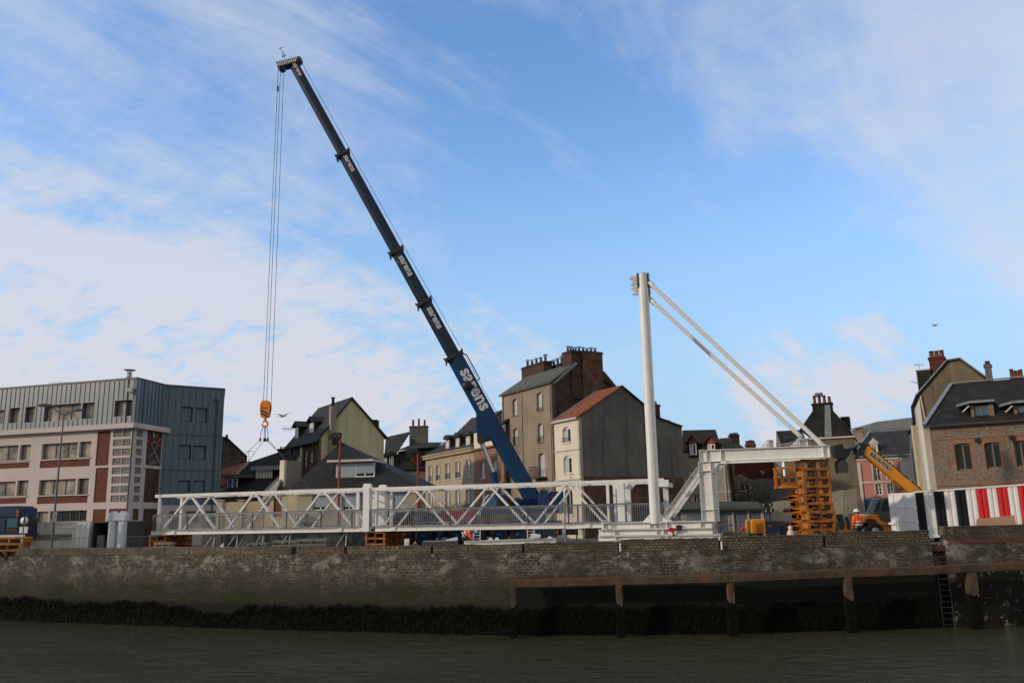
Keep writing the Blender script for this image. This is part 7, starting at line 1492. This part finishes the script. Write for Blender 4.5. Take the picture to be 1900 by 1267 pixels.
# pallet, planks
def pallet(name, label, c, L_, D, h, mat, cat, layers=3, group=None):
    t = thing(name, label, cat, c, group); x, y, z = c; dz = h/layers
    for k in range(layers):
        b = MB(); n = 5
        for i in range(n):
            yy = y-D/2+D*i/n; b.box((x-L_/2+random.uniform(-.04, .04), yy+.01, z+dz*k+dz*.35), (x+L_/2+random.uniform(-.04, .04), yy+D/n-.01, z+dz*(k+1)-.01))
        b.build('plank', mat, t)
        b = MB()
        for i in range(3): xx = x-L_/2+.1+(L_-.2)*i/2; b.box((xx-.05, y-D/2+.02, z+dz*k), (xx+.05, y+D/2-.02, z+dz*k+dz*.34))
        b.build('batten', mat, t)
    return t
c = P(310, 1008, 58.0); pallet('pallet_stack', 'small stack of bare wooden pallets left of the bridge end', (c.x, 57.6, 0), 1.15, .8, .72, M['wood'], 'pallets', 3)
for px, L_, h, Y, lab in ((480, 1.35, .60, 56., 'low stack of grey planks, leftmost under the left truss'), (531, 1.6, .74, 55.4, 'pile of grey planks in the middle below the left truss'), (581, 1.9, .82, 54.6, 'tallest pile of grey planks under the left truss')):
    c = G(px, Y); pallet('plank_stack', lab, (c.x, Y, 0), L_, 1.0, h, M['greywood'], 'planks', 3, 'grey plank stacks by the quay edge')
# hoarding behind the bridge with white push-pull props
YH0, YH1 = 66.0, 61.; pa = G(374, YH0); pbb = G(686, YH1+1); t = thing('site_hoarding', 'grey corrugated steel hoarding seen under the left half of the bridge', 'fence', (pa.x, pa.y, 0))
nseg = 8
for i in range(nseg):
    A_1 = pa.lerp(pbb, i/nseg); B_1 = pa.lerp(pbb, (i+1)/nseg); A_1.z = B_1.z = 0; b = MB(); corrug(b, A_1, B_1, .02, 1.55, 14, .05); b.poly([A_1+Vector((0, .12, .02)), B_1+Vector((0, .12, .02)), B_1+Vector((0, .12, 1.55)), A_1+Vector((0, .12, 1.55))]); b.build('sheet_panel', M['hoarding'], t)
    b = MB(); b.box((A_1.x-.04, A_1.y+.0, 0), (A_1.x+.04, A_1.y+.1, 1.62)); b.build('post', M['galv'], t)
for i, px in enumerate((395, 438, 486, 536, 641)):
    Y = 60.5-(px-395)*.012; c = G(px, Y); t = thing('hoarding_prop', ['short steel prop nearest the orange frames at the left', 'steel prop second from the left beneath the truss', 'steel prop in the middle beneath the left truss', 'white steel prop behind the middle plank pile', 'steel prop next to the portal columns'][i], 'prop', (c.x, Y, 0), 'slanting props bracing the hoarding')
    b = MB(); b.tube((c.x, Y, 0), (c.x, Y+.5, 1.6), .035); b.build('upright', M['white2'], t); b = MB(); b.tube((c.x-.75, Y-.1, 0), (c.x, Y+.4, 1.3), .022); b.tube((c.x-.75, Y-.1, .03), (c.x+.5, Y-.1, .03), .02); b.build('brace', M['white2'], t)
# small litter of the site
def wedge(px, Y, lab, s_=.3):
    c = G(px, Y); b = MB(); b.prism([(c.x-s_, Y, .003), (c.x+s_*.6, Y, .003), (c.x+s_*.55, Y, .62), (c.x-s_*.1, Y, .45)], (0, .1, 0)); o_ = b.build('offcut', M['white'], None, (c.x, Y, 0)); tag(o_, lab, 'offcut')
wedge(410, 57., 'white triangular steel offcut lying behind the curb'); 
c = G(449, 57.); t = thing('pipe_bundle', 'small bundle of slanting grey pipes left of the plank stacks', 'pipes', (c.x, 57, 0))
for k in range(4): b = MB(); b.tube((c.x-.5+.2*k, 57, .03), (c.x+.0+.2*k, 57.2, .75-.1*k), .03); b.build('pipe', M['galv'], t)
c = G(755, 50.6); b = MB(); b.box((c.x-.14, 50.5, 0), (c.x+.14, 50.75, .78)); b.box((c.x-.08, 50.48, .3), (c.x-.02, 50.498, .62)); b.box((c.x+.02, 50.48, .4), (c.x+.08, 50.498, .62)); o_ = b.build('marker_block', M['white'], None, (c.x, 50.6, 0), bevel=.015); tag(o_, 'small upright white block on the quay edge left of the grating', 'block')
YG = 50.; a = G(784, YG).x; c = G(847, YG).x; t = thing('steel_grating', 'bundle of grey steel grating lying on the quay edge', 'grating', (a, YG, 0)); z0, z1_ = .0, P(815, 1003, YG).z
b = MB(); b.box((a, YG, z1_-.05), (c, YG+1., z1_)); b.box((a, YG, .25), (c, YG+1., .30)); b.build('flange', M['galv'], t); b = MB()
n = 26
for i in range(n+1): x_ = a+(c-a)*i/n; b.box((x_-.012, YG+.01, .301), (x_+.02, YG+.99, z1_-.051))
b.build('bars', M['galv'], t)
b = MB(); a_ = P(826, 1002, YG+.3); b.prism([(a_.x-.05, YG+.2, z1_+.003), (a_.x+.75, YG+.2, z1_+.003), (a_.x+.72, YG+.2, z1_+.2), (a_.x+.2, YG+.2, z1_+.09)], (0, .3, 0)); o_ = b.build('offcut', M['white'], None, (a_.x, YG+.2, z1_)); tag(o_, 'white steel offcut resting on the grating bundle', 'offcut')
YBm = 49.4; A0 = P(861, 1007, YBm); B0 = P(1032, 1004.5, YBm); t = thing('loose_beam', 'long loose white steel beam lying along the quay edge', 'beam', (A0.x, YBm, 0))
b = MB(); b.ibeam((A0.x, YBm+.2, .48), (B0.x, YBm+.2, .55), .26, .3, tf=.03, tw=.02); b.build('beam', M['white'], t, bevel=.005)
for px in (910, 922, 1020): q = P(px, 1003, YBm); b = MB(); b.prism([(q.x-.14, YBm+.1, .62), (q.x+.14, YBm+.1, .62), (q.x+.08, YBm+.1, .78), (q.x-.08, YBm+.1, .78)], (0, .1, 0)); b.build('lug', M['white'], t)
for px in (875, 945, 1015): q = P(px, 1003, YBm); b = MB(); b.box((q.x-.12, YBm-.02, 0), (q.x+.12, YBm+.5, .348)); b.build('packer', M['oldwood'], t)
b = MB(); q = P(994, 1000, YBm+.3); b.prism([(q.x-.35, YBm+.05, .66), (q.x+.25, YBm+.05, .66), (q.x+.30, YBm+.05, .88), (q.x-.25, YBm+.05, .98)], (0, .35, 0)); b.prism([(q.x-.2, YBm-.1, .70), (q.x+.15, YBm-.1, .70), (q.x+.2, YBm-.1, .8), (q.x-.2, YBm-.1, .85)], (0, .1, 0)); o_ = b.build('offcut', M['white'], None, (q.x, YBm, .66)); tag(o_, 'crumpled white steel offcut on the right half of the loose beam', 'offcut')
q = P(884, 990, 53.); ladder('step_ladder', 'aluminium ladder leaning under the deck beside the stooping worker', (q.x, 53.6, zBot-.3), (q.x, 52.8, 0), .42, M['white2'], 6, 'aluminium ladders under the bridge')
q = P(985, 990, 52.6); ladder('step_ladder', 'aluminium ladder leaning under the deck right of the crane wheels', (q.x, 53.2, zBot-.3), (q.x, 52.4, 0), .42, M['white2'], 6, 'aluminium ladders under the bridge')
# crowd barriers
def barrier(label, x, y, rot, group='steel crowd barriers on the quay', w_=2.1):
    t = thing('crowd_barrier', label, 'barrier', (x, y, 0), group); 
    b = MB(); b.tube((x-w_/2, y, 1.08), (x+w_/2, y, 1.08), .02); b.tube((x-w_/2, y, .22), (x+w_/2, y, .22), .018)
    for s_ in (-1, 1): b.tube((x+s_*w_/2, y, .1), (x+s_*w_/2, y, 1.08), .02)
    b.build('frame', M['galv'], t)
    b = MB(); n = 17
    for i in range(1, n): b.tube((x-w_/2+w_*i/n, y, .22), (x-w_/2+w_*i/n, y, 1.08), .008, n=5)
    b.build('bars', M['galv'], t)
    for s_ in (-1, 1): b = MB(); b.bar((x+s_*w_*.4, y-.3, .02), (x+s_*w_*.4, y+.3, .02), .05, .03); b.build('foot', M['galv'], t)
    t.rotation_euler[2] = rot; return t
q = G(1060, 55.); br0 = barrier('crowd barrier behind the grey electric box', q.x, 55., 0)
for px, Y, lab in ((1100, 55., 'crowd barrier between the electric box and the white base beams'), (1022, 57.5, 'crowd barrier half hidden behind the crane tail board'), (1318, 56., 'crowd barrier right of the braced white column'), (140, 60.2, 'crowd barrier before the dirty white container'), (262, 61.5, 'crowd barrier by the cream box under the brick corner'), (1655, 49., 'crowd barrier behind the container door')):
    if px == 1655: continue
    q = G(px, Y); copytree(br0, (q.x, Y, 0), R(rs.uniform(-9, 9)), lab)
t = thing('gate_bars', 'long low horizontal site rails in front of the garages', 'barrier', (G(1330, 60).x, 60, 0)); q0_, q1_ = G(1322, 60), G(1396, 60)
for z in (.5, 1.1): b = MB(); b.tube((q0_.x, 60, z), (q1_.x, 60, z), .03); b.build('rail', M['galv'], t)
for px in (1330, 1358): b = MB(); q = G(px, 60.1); b.box((q.x-.12, 60.05, 0), (q.x+.12, 60.25, 1.75)); b.build('post', M['wood'], t)
# electric box, pole sign
YE = 54.2; a = P(1049, 986, YE); c = P(1073, 986, YE); t = thing('electric_box', 'grey electric cabinet behind the barriers right of the crane', 'cabinet', (a.x, YE, 0)); zt_, zb_ = P(1060, 981, YE).z, P(1060, 992, YE).z
b = MB(); b.box((a.x, YE, zb_), (c.x, YE+.4, zt_)); b.build('case', M['darkgalv'], t, bevel=.015); b = MB(); b.box((a.x+.25, YE-.02, zb_+.05), (a.x+.29, YE-.003, zt_-.05)); b.box((c.x-.25, YE-.02, zb_+.12), (c.x-.1, YE-.003, zb_+.27)); b.build('latch', M['galv'], t)
for s_ in (.1, .9): b = MB(); b.box((a.x+(c.x-a.x)*s_-.03, YE+.1, 0), (a.x+(c.x-a.x)*s_+.03, YE+.3, zb_)); b.build('leg', M['galv'], t)
YP = 49.6; q = P(1048, 960, YP); zt_ = P(1045, 931, YP).z; t = thing('road_sign', 'grey back of a tall narrow sign on a thin pole before the bridge railing', 'road sign', (q.x, YP, 0)); b = MB(); b.tube((q.x, YP, 0), (q.x, YP, zt_), .03); b.build('post', M['galv'], t)
b = MB(); z0 = P(1045, 953, YP).z; b.prism([(q.x-.28, YP+.04, z0), (q.x-.02, YP+.04, z0+.05), (q.x+.02, YP+.04, zt_-.1), (q.x-.12, YP+.04, zt_+.02), (q.x-.28, YP+.04, zt_-.12)], (0, .03, 0)); b.build('plate', M['galv'], t, bevel=.01)
# red clamp on the base beams
q = FP.w(1249, 985, -.3); t = thing('beam_clamp', 'small red hoist with a black box sitting on the white base beams', 'hoist', (q.x, q.y, q.z-.35)); b = MB(); b.bar(q+Vector((0, 0, -.3)), q+Vector((0, 0, .12)), .1, .1); b.bar(q+Vector((-.35, 0, .05)), q+Vector((.15, 0, .12)), .1, .12); b.tube(q+Vector((-.1, -.06, .08)), q+Vector((-.1, .06, .08)), .14); b.build('clamp', M['red'], t)
b = MB(); b.box((q.x+.2, q.y-.1, q.z+.04), (q.x+.5, q.y+.15, q.z+.34)); b.build('motor_box', M['black'], t, bevel=.02); b = MB(); b.tube(q+Vector((.5, 0, .12)), q+Vector((.85, 0, .10)), .03); b.build('handle', M['black'], t)
# --- generator, tank and light head
YN = 51.5; a, c = P(1395, 975, YN).x, P(1421, 975, YN).x; zt_, zb_ = P(1408, 963, YN).z, P(1408, 990, YN).z
t = thing('generator', 'yellow site generator with louvred side behind the quay parapet', 'generator', (a, YN, 0))
b = MB(); b.prism([(a, YN, zb_), (c, YN, zb_), (c, YN, zt_), (a+.12, YN, zt_), (a, YN, zt_-.12)], (0, 1.6, 0)); b.build('housing', M['yellow'], t, bevel=.04)
for k in range(7): b = MB(); z = zt_-.28-.09*k; b.box((a+.25, YN-.02, z), (c-.2, YN-.002, z+.035)); b.build('louvre', M['rust'], t)
for x_ in (a+.2, c-.2): b = MB(); b.box((x_-.08, YN+.2, 0), (x_+.08, YN+1.3, zb_)); b.build('skid', M['black'], t)
c2 = P(1440, 975, YN).x; t = thing('light_tower', 'dark wheeled light tower with folded lamp head right of the yellow generator', 'light tower', (c+.1, YN, 0))
b = MB(); zt2 = P(1430, 966, YN).z; b.prism([(c+.06, YN+.05, zb_), (c2, YN+.05, zb_), (c2-.04, YN+.05, zt2-.2), (c2-.2, YN+.05, zt2), (c+.1, YN+.05, zt2)], (0, 1.2, 0)); b.build('body', M['navy'], t, bevel=.04)
b = MB(); b.box((c+.08, YN+.02, zb_+.35), (c+.36, YN+.045, zt2-.25)); pl_ = b.build('sticker', M['yellow'], t); text('MC', 'lettering', M['black'], t, (c+.22, YN+.012, (zb_+zt2)/2+.03), (1, 0, 0), (0, -1, 0), .17, bold=.008)
b = MB(); q = P(1424, 950, YN+.5); b.bar((q.x, YN+.5, zt2), (q.x, YN+.5, q.z+.3), .1, .1, (0, 1, 0)); b.bar((q.x-.15, YN+.5, zt2), (q.x-.15, YN+.5, q.z), .05, .05, (0, 1, 0)); b.bar((q.x+.18, YN+.5, zt2), (q.x+.15, YN+.5, q.z+.1), .05, .05, (0, 1, 0)); b.build('mast', M['galv'], t)
for dx, dz in ((-.25, .45), (.15, .45), (-.12, .1), (.2, .12)): b = MB(); b.box((q.x+dx-.16, YN+.3, q.z+dz-.12), (q.x+dx+.16, YN+.5, q.z+dz+.12)); h_ = b.build('lamp_head', M['black'], t, bevel=.02); b = MB(); b.box((q.x+dx-.05, YN+.28, q.z+dz-.08), (q.x+dx-.01, YN+.297, q.z+dz+.06)); b.build('reflector', M['helmet'], h_)
for px in (1428, 1437): a_ = P(px, 990, YN); b = MB(); b.lathe((a_.x, YN-.05, .3), [(0, 0), (.3, 0), (.3, .18), (0, .18)], 18, axis=(0, 1, 0)); b.build('wheel', M['tyre'], t)
YB2 = 52.6; t = thing('concrete_block', 'low pale concrete barrier blocks left of the generator', 'barrier', (P(1342, 995, YB2).x, YB2, 0)); a_, c_ = P(1341, 995, YB2).x, P(1391, 995, YB2).x; zt_ = P(1365, 984, YB2).z
for k in range(3): b = MB(); b.box((a_+(c_-a_)*k/3+.01, YB2, 0), (a_+(c_-a_)*(k+1)/3-.01, YB2+.5, zt_-.05*k)); b.build('block', M['greywood'], t, bevel=.03)
q = P(1378, 983, YB2+.2); b = MB(); b.lathe((q.x, q.y, zt_-.05), [(.1, 0), (.13, .05), (.13, .22), (.05, .28), (0, .28)], 12); o_ = b.build('warning_lamp', M['red'], None, (q.x, q.y, zt_-.05)); tag(o_, 'little red warning lamp on the concrete blocks', 'lamp')
for (x0, x1, y0, Y, mt, nm, lab) in ((1449, 1457, 973, 52., 'navy', 'dark_panel', 'narrow dark panel right of the light tower'), (1459, 1487, 975, 52.4, 'rust', 'tool_box', 'rusty red tool box behind the orange scissor lift base'), (1545, 1554, 969, 52.2, 'black', 'waste_bin', 'slim dark bin right of the tall orange stack')):
    a_, c_ = P(x0, 985, Y).x, P(x1, 985, Y).x; zt_ = P((x0+x1)/2, y0, Y).z; b = MB(); b.box((a_, Y, 0), (c_, Y+.5, zt_-.06)); b.box((a_-.02, Y-.02, zt_-.055), (c_+.02, Y+.52, zt_)); o_ = b.build(nm, M[mt], None, (a_, Y, 0), bevel=.015); tag(o_, lab, {'dark_panel': 'panel', 'tool_box': 'box', 'waste_bin': 'bin'}[nm])
q = P(1467, 985, 50.); b = MB(); b.lathe((q.x, 50, .0), [(.0, 0), (.28, .05), (.30, .35), (.2, .75), (.1, .9), (.16, 1.05), (.02, 1.1)], 12); o_ = b.build('sack', M['cream'], None, (q.x, 50, 0)); tag(o_, 'pale tied sack standing left of the tall orange stack', 'sack')
# --- orange scissor lift behind the stack
YL = 52.; t = thing('scissor_lift', 'orange scissor lift with raised cage behind the tall orange stack', 'lift', (P(1500, 990, YL).x, YL, 0))
def Lx(px, y=950): return P(px, y, YL).x
def Lz(y, px=1475): return P(px, y, YL).z
b = MB(); b.box((Lx(1468), YL, .25), (Lx(1534), YL+1.3, .75)); b.build('base', M['orange'], t, bevel=.03)
for px in (1474, 1528):
    for d in (-.02, 1.1): b = MB(); b.lathe((Lx(px), YL+d, .28), [(0, 0), (.28, 0), (.28, .22), (0, .22)], 18, axis=(0, 1, 0)); b.build('wheel', M['tyre'], t)
ys = [980, 966, 946, 923, 905]
for k, (za_, zb_) in enumerate(((.75, Lz(958)), (Lz(958), Lz(935)), (Lz(935), Lz(911)))):
    zm = (za_+zb_)/2
    for d in (.05, 1.2):
        for (p, q) in (((Lx(1466), zm), (Lx(1534), zb_)), ((Lx(1466), zm), (Lx(1534), za_)), ((Lx(1536), zm), (Lx(1480), zb_)), ((Lx(1536), zm), (Lx(1480), za_))):
            b = MB(); b.bar((p[0], YL+d, p[1]), (q[0], YL+d, q[1]), .10, .22, (0, 0, 1)); b.build('scissor_arm', M['orange'], t)
    b = MB(); b.tube((Lx(1466), YL, zm), (Lx(1466), YL+1.3, zm), .06); b.build('pivot_rod', M['black'], t)
pz0 = Lz(905, 1468); pz1 = Lz(867, 1468); b = MB(); b.box((Lx(1453), YL-.05, pz0), (Lx(1536), YL+1.35, pz0+.16)); b.box((Lx(1454), YL-.04, pz0+.161), (Lx(1536), YL-.01, pz0+.36)); b.build('platform', M['orange'], t)
b = MB()
for d in (0., 1.3):
    for z in (pz1, (pz0+pz1)/2+.08): b.bar((Lx(1453), YL+d, z), (Lx(1536), YL+d, z), .07, .08)
    for px in (1455.5, 1458, 1482, 1510, 1535): b.bar((Lx(px), YL+d, pz0+.16), (Lx(px), YL+d, pz1), .07, .07, (0, 1, 0))
for z in (pz1, (pz0+pz1)/2+.08): b.bar((Lx(1454.5), YL, z), (Lx(1454.5), YL+1.3, z), .07, .08)
b.build('guard_rail', M['orange'], t)
# --- telehandler
YTH = 55.; th = thing('telehandler', 'yellow telehandler reaching its boom up to the left beside the striped container', 'telehandler', (P(1640, 985, YTH).x, YTH, 0))
h0 = P(1601, 833, YTH); h1 = P(1722, 934, YTH); d = (h1-h0).normalized(); nn = Vector((0, -1, 0)); uu = d.cross(nn); uu = uu if uu.z > 0 else -uu
b = MB(); b.bar(h0, h1, .55, .62, uu); bm = b.build('boom', M['yellow'], th, bevel=.03)
b = MB(); b.bar(h0+uu*.36, h1+uu*.36, .3, .08, uu); 
for k in range(9): q = h0.lerp(h1, .1+.1*k); b.bar(q+uu*.42-d*.08, q+uu*.42+d*.08, .2, .1, uu)
b.build('hose_track', M['black'], bm)
b = MB(); q = P(1668, 894, YTH); b.bar(h0.lerp(h1, .5)-uu*.36, h0.lerp(h1, .62)-uu*.40, .3, .14, uu); b.build('boom_wear_pad', M['mat_orange'], bm)
q = h0.lerp(h1, .235)-nn*0; c_ = q+nn*.30; b = MB(); b.bar(c_-d*.86, c_+d*.86, .02, .36, uu); pl_ = b.build('name_plate', M['creamlow'], bm); ORG[pl_.name] = ORG[bm.name]
text('KILOUTOU', 'lettering', M['black'], bm, c_+nn*.022, d, nn, .31, bold=.008)
b = MB(); e0 = P(1604, 828, YTH); e1 = P(1580, 836, YTH); e2 = P(1566, 836, YTH)
b.bar(h0+d*.1, e1, .4, .42, (0, 0, 1)); b.bar(e1, e2, .3, .25, (0, 0, 1)); b.tube(P(1596, 822, YTH-.3), P(1570, 842, YTH-.3), .07); b.tube(P(1604, 838, YTH-.3), P(1586, 850, YTH-.3), .06); b.prism([P(x, y, YTH-.35) for x, y in ((1548, 826), (1563, 823), (1568, 836), (1578, 840), (1570, 852), (1552, 848))], (0, .7, 0)); b.prism([P(x, y, YTH-.3) for x, y in ((1586, 828), (1603, 820), (1610, 826), (1602, 842), (1588, 842))], (0, .6, 0)); b.build('boom_head', M['black'], th)
for x0, y0, x1, y1 in ((1577, 842, 1582, 837), (1590, 833, 1595, 826)): b = MB(); b.bar(P(x0, y0, YTH-.4), P(x1, y1, YTH-.4), .1, .14); b.build('coupler', M['galv'], th)
def poly7(b, pts, Y, d): b.prism([P(*a7(x, y), Y) for x, y in pts], (0, d, 0))
b = MB(); poly7(b, ((405, 520), (470, 350), (490, 335), (720, 325), (720, 560), (500, 565), (480, 520)), YTH-.2, 1.1); cabt = b.build('cab', M['darkgalv'], th, bevel=.04)
b = MB(); poly7(b, ((500, 460), (515, 385), (548, 345), (640, 340), (640, 440), (560, 470)), YTH-.215, .012); poly7(b, ((425, 470), (480, 365), (492, 365), (475, 470)), YTH-.215, .012); b.build('cab_window', M['glass'], cabt)
b = MB(); poly7(b, ((330, 560), (345, 515), (400, 490), (470, 500), (500, 560), (560, 580), (720, 580), (720, 600), (480, 600), (440, 545), (380, 540)), YTH-.45, 1.7); b.build('bonnet', M['orange'], th, bevel=.02)
b = MB(); poly7(b, ((490, 605), (510, 580), (560, 600), (720, 600), (720, 660), (490, 660)), YTH-.3, 1.4); b.build('chassis', M['orange'], th)
for x_ in (405, 760):
    for d_ in (-.6, .9): c_ = P(*a7(x_, 615), YTH); b = MB(); b.lathe((c_.x, YTH+d_, .56), [(0, .04), (.26, .04), (.30, 0), (.52, 0), (.56, .06), (.56, .36), (0, .36)], 24, axis=(0, 1, 0)); w_ = b.build('wheel', M['tyre'], th); b = MB(); b.lathe((c_.x, YTH+d_, .56), [(0, -.03), (.1, -.03), (.25, .02), (.26, .03)], 14, axis=(0, 1, 0)); b.build('hub', M['galv'], w_)
b = MB(); poly7(b, ((65, 495), (125, 492), (135, 560), (150, 600), (135, 640), (105, 640), (95, 560), (75, 555)), YTH-.5, .2); poly7(b, ((150, 520), (170, 515), (190, 560), (200, 640), (175, 640)), YTH-.5, .15); b.build('fork_frame', M['black'], th)
b = MB(); poly7(b, ((105, 640), (150, 590), (180, 560), (200, 660), (110, 675)), YTH-.45, .3); b.build('stabiliser', M['orange'], th)
b = MB(); poly7(b, ((178, 490), (240, 485), (240, 545), (182, 552)), YTH+.4, .1); poly7(b, ((185, 555), (235, 555), (235, 680), (185, 680)), YTH+.4, .1); o_ = b.build('notice_board', M['woodframe'], None, P(*a7(210, 680), YTH+.4)); tag(o_, 'brown board on a dark stand behind the standing worker', 'board')
p = P(*a7(415, 455), YTH-.5); b = MB(); b.box((p.x-.08, p.y, p.z-.15), (p.x+.1, p.y+.06, p.z+.2)); b.build('mirror', M['galv'], th)
# --- striped container
t = thing('striped_container', 'shipping container painted in black, white and red vertical stripes', 'container', P(1700, 985, 50.2))
CA = P(1697, 911, 50.2); CE = P(1905, 896.8, 48.3); CE = CA+(CE-CA)*1.35
dirc = Vector((CE.x-CA.x, CE.y-CA.y, 0)).normalized(); nc = Vector((dirc.y, -dirc.x, 0)); Lc = (Vector((CE.x, CE.y, 0))-Vector((CA.x, CA.y, 0))).length; slope = (CE.z-CA.z)/Lc
FC = Face(CA, CA+dirc*5); zt_ = CA.z; zbot = .22
def cpt(u, z, o_=0.): return Vector((CA.x, CA.y, 0))+dirc*u+nc*o_+Vector((0, 0, z+slope*u))
edges_ = [830, 930, 1030, 1130, 1240, 1345, 1450, 1555, 1655, 1760, 1865, 1970, 2075, 2180, 2290, 2400]; us_ = [FC.uz(*a7(x, 400))[0] for x in edges_]
u_first = us_[0]; cols_ = ['contblack', 'contwhite', 'contblack', 'contwhite', 'contblack', 'contwhite', 'contred', 'contwhite', 'contred', 'contwhite', 'contred', 'contwhite', 'contblack', 'contwhite', 'contblack']
for i, cn in enumerate(cols_):
    u0, u1 = us_[i], us_[i+1]; b = MB()
    for k in range(2):
        a_ = u0+(u1-u0)*k/2; w_ = (u1-u0)/2; q = [(a_, -.045), (a_+w_*.18, -.045), (a_+w_*.36, 0), (a_+w_*.82, 0), (a_+w_, -.045)]
        for (p0, o0), (p1, o1) in zip(q[:-1], q[1:]): b.poly([cpt(p0, zbot+.12, o0), cpt(p1, zbot+.12, o1), cpt(p1, zt_-.1, o1), cpt(p0, zt_-.1, o0)])
    b.build('stripe_panel', M[cn], t)
b = MB(); ue = us_[-1]
b.prism([cpt(0, zt_-.1, -.1), cpt(ue, zt_-.1, -.1), cpt(ue, zt_, -.1), cpt(0, zt_, -.1)], nc*.13); b.prism([cpt(0, zbot, -.1), cpt(ue, zbot, -.1), cpt(ue, zbot+.12, -.1), cpt(0, zbot+.12, -.1)], nc*.13)
b.prism([cpt(0, zbot+.12, -.1), cpt(u_first, zbot+.12, -.1), cpt(u_first, zt_-.1, -.1), cpt(0, zt_-.1, -.1)], nc*.13); b.build('frame', M['contwhite'], t)
b = MB(); b.prism([cpt(.02, zbot+.02, -.12), cpt(ue, zbot+.02, -.12), cpt(ue, zt_-.02, -.12), cpt(.02, zt_-.02, -.12)], -nc*2.2); b.build('body', M['contwhite'], t)
for u in (1.0, 4., 8.): b = MB(); b.prism([cpt(u, 0-slope*u, -.2), cpt(u+.4, 0-slope*u, -.2), cpt(u+.4, zbot-.01, -.2), cpt(u, zbot-.01, -.2)], -nc*1.8); b.build('support', M['oldwood'], t)
DA = P(*a7(586, 470), 51.4); DB = cpt(-.02, 0, 0); FD = Face(DA, DB); zd0 = .35; zd1 = P(*a7(690, 288), 50.8).z; b = MB(); bar2(b, FD, 0, zd0, FD.L-.02, zd1, -.06, 0)
dr = b.build('door', M['contdoor'], t); b = MB()
for f in (.18, .55, .97): bar2(b, FD, FD.L*f-.03, zd0+.02, FD.L*f+.03, zd1+.03, .003, .05)
for z in (.0, .34, .66, .97): bar2(b, FD, .02, zd0+(zd1-zd0)*z, FD.L-.05, zd0+(zd1-zd0)*z+.05, .001, .03)
b.build('door_ribs', M['contwhite'], dr)
for z in (.28, .62): b = MB(); bar2(b, FD, FD.L-.12, zd0+(zd1-zd0)*z, FD.L+.06, zd0+(zd1-zd0)*z+.12, .03, .08); b.build('hinge', M['contwhite'], dr)
b = MB(); z = zd0+(zd1-zd0)*.27; bar2(b, FD, -.1, z, .25, z+.12, .05, .12); b.build('latch', M['contwhite'], dr)
Fq = Face(P(1811, 970, 48.4), P(1886, 965, 47.95)); pts = [Fq.uz(x, y) for x, y in ((1811, 990), (1888, 986), (1882, 955.5), (1812, 962.5))]
b = MB(); b.prism([Fq.pt(*p_) for p_ in pts], -Fq.n*.02); o_ = b.build('plywood_board', M['plypink'], None, Fq.pt(0, 0)); tag(o_, 'pinkish plywood board leaning against the striped container', 'board')
# --- gulls
def gull(label, px, py, Y, span, roll, hd):
    c = P(px, py, Y); t = thing('seagull', label, 'bird', c); s_ = span
    b = MB(); b.lathe(c-Vector((s_*.22, 0, 0)), [(0, 0), (.035*s_*2, .06*s_), (.05*s_*2, .16*s_), (.04*s_*2, .28*s_), (.026*s_*2, .36*s_), (.03*s_*2, .40*s_), (0, .46*s_)], 12, axis=(1, 0, .1)); b.build('body', M['white2'], t)
    for k in (-1, 1):
        b = MB(); sh = c+Vector((.0, k*.04*s_, .02*s_)); dirw = Vector((k*.75, k*.35, .28 if k > 0 else .12)).normalized(); m_ = sh+dirw*s_*.26+Vector((0, 0, .05*s_)); tip = m_+Vector((k*.8, k*.3, -.02 if k < 0 else .25)).normalized()*s_*.30
        f = Vector((-.13, .0, 0))*s_; b.prism([sh-f*.5, m_-f*.5, tip, m_+f*.6, sh+f*.8], (0, 0, .012*s_)); b.build('wing', M['galv'], t)
    b = MB(); b.prism([c+Vector((-.2*s_, -.03, 0)), c+Vector((-.2*s_, .03, 0)), c+Vector((-.36*s_, .06, .01)), c+Vector((-.36*s_, -.06, .01))], (0, 0, .02)); b.build('tail', M['white2'], t)
gull('pale gull gliding right of the crane hook', 525, 772, 62, 1.2, 0, 0)
gull('dark gull flying high at the right above the roofs', 1735, 604, 80, 1.1, 0, 0)
# --- tall parked vehicles glimpsed behind: bins, greenery
c = P(850, 930, 82); shrub('planter_greenery', 'row of yellow-green shrubs before the beige terrace', (c.x+1.5, 83., 2.9), (6.5, .6, .55), 2600, 5, 'plant', (.10, .12, .03))
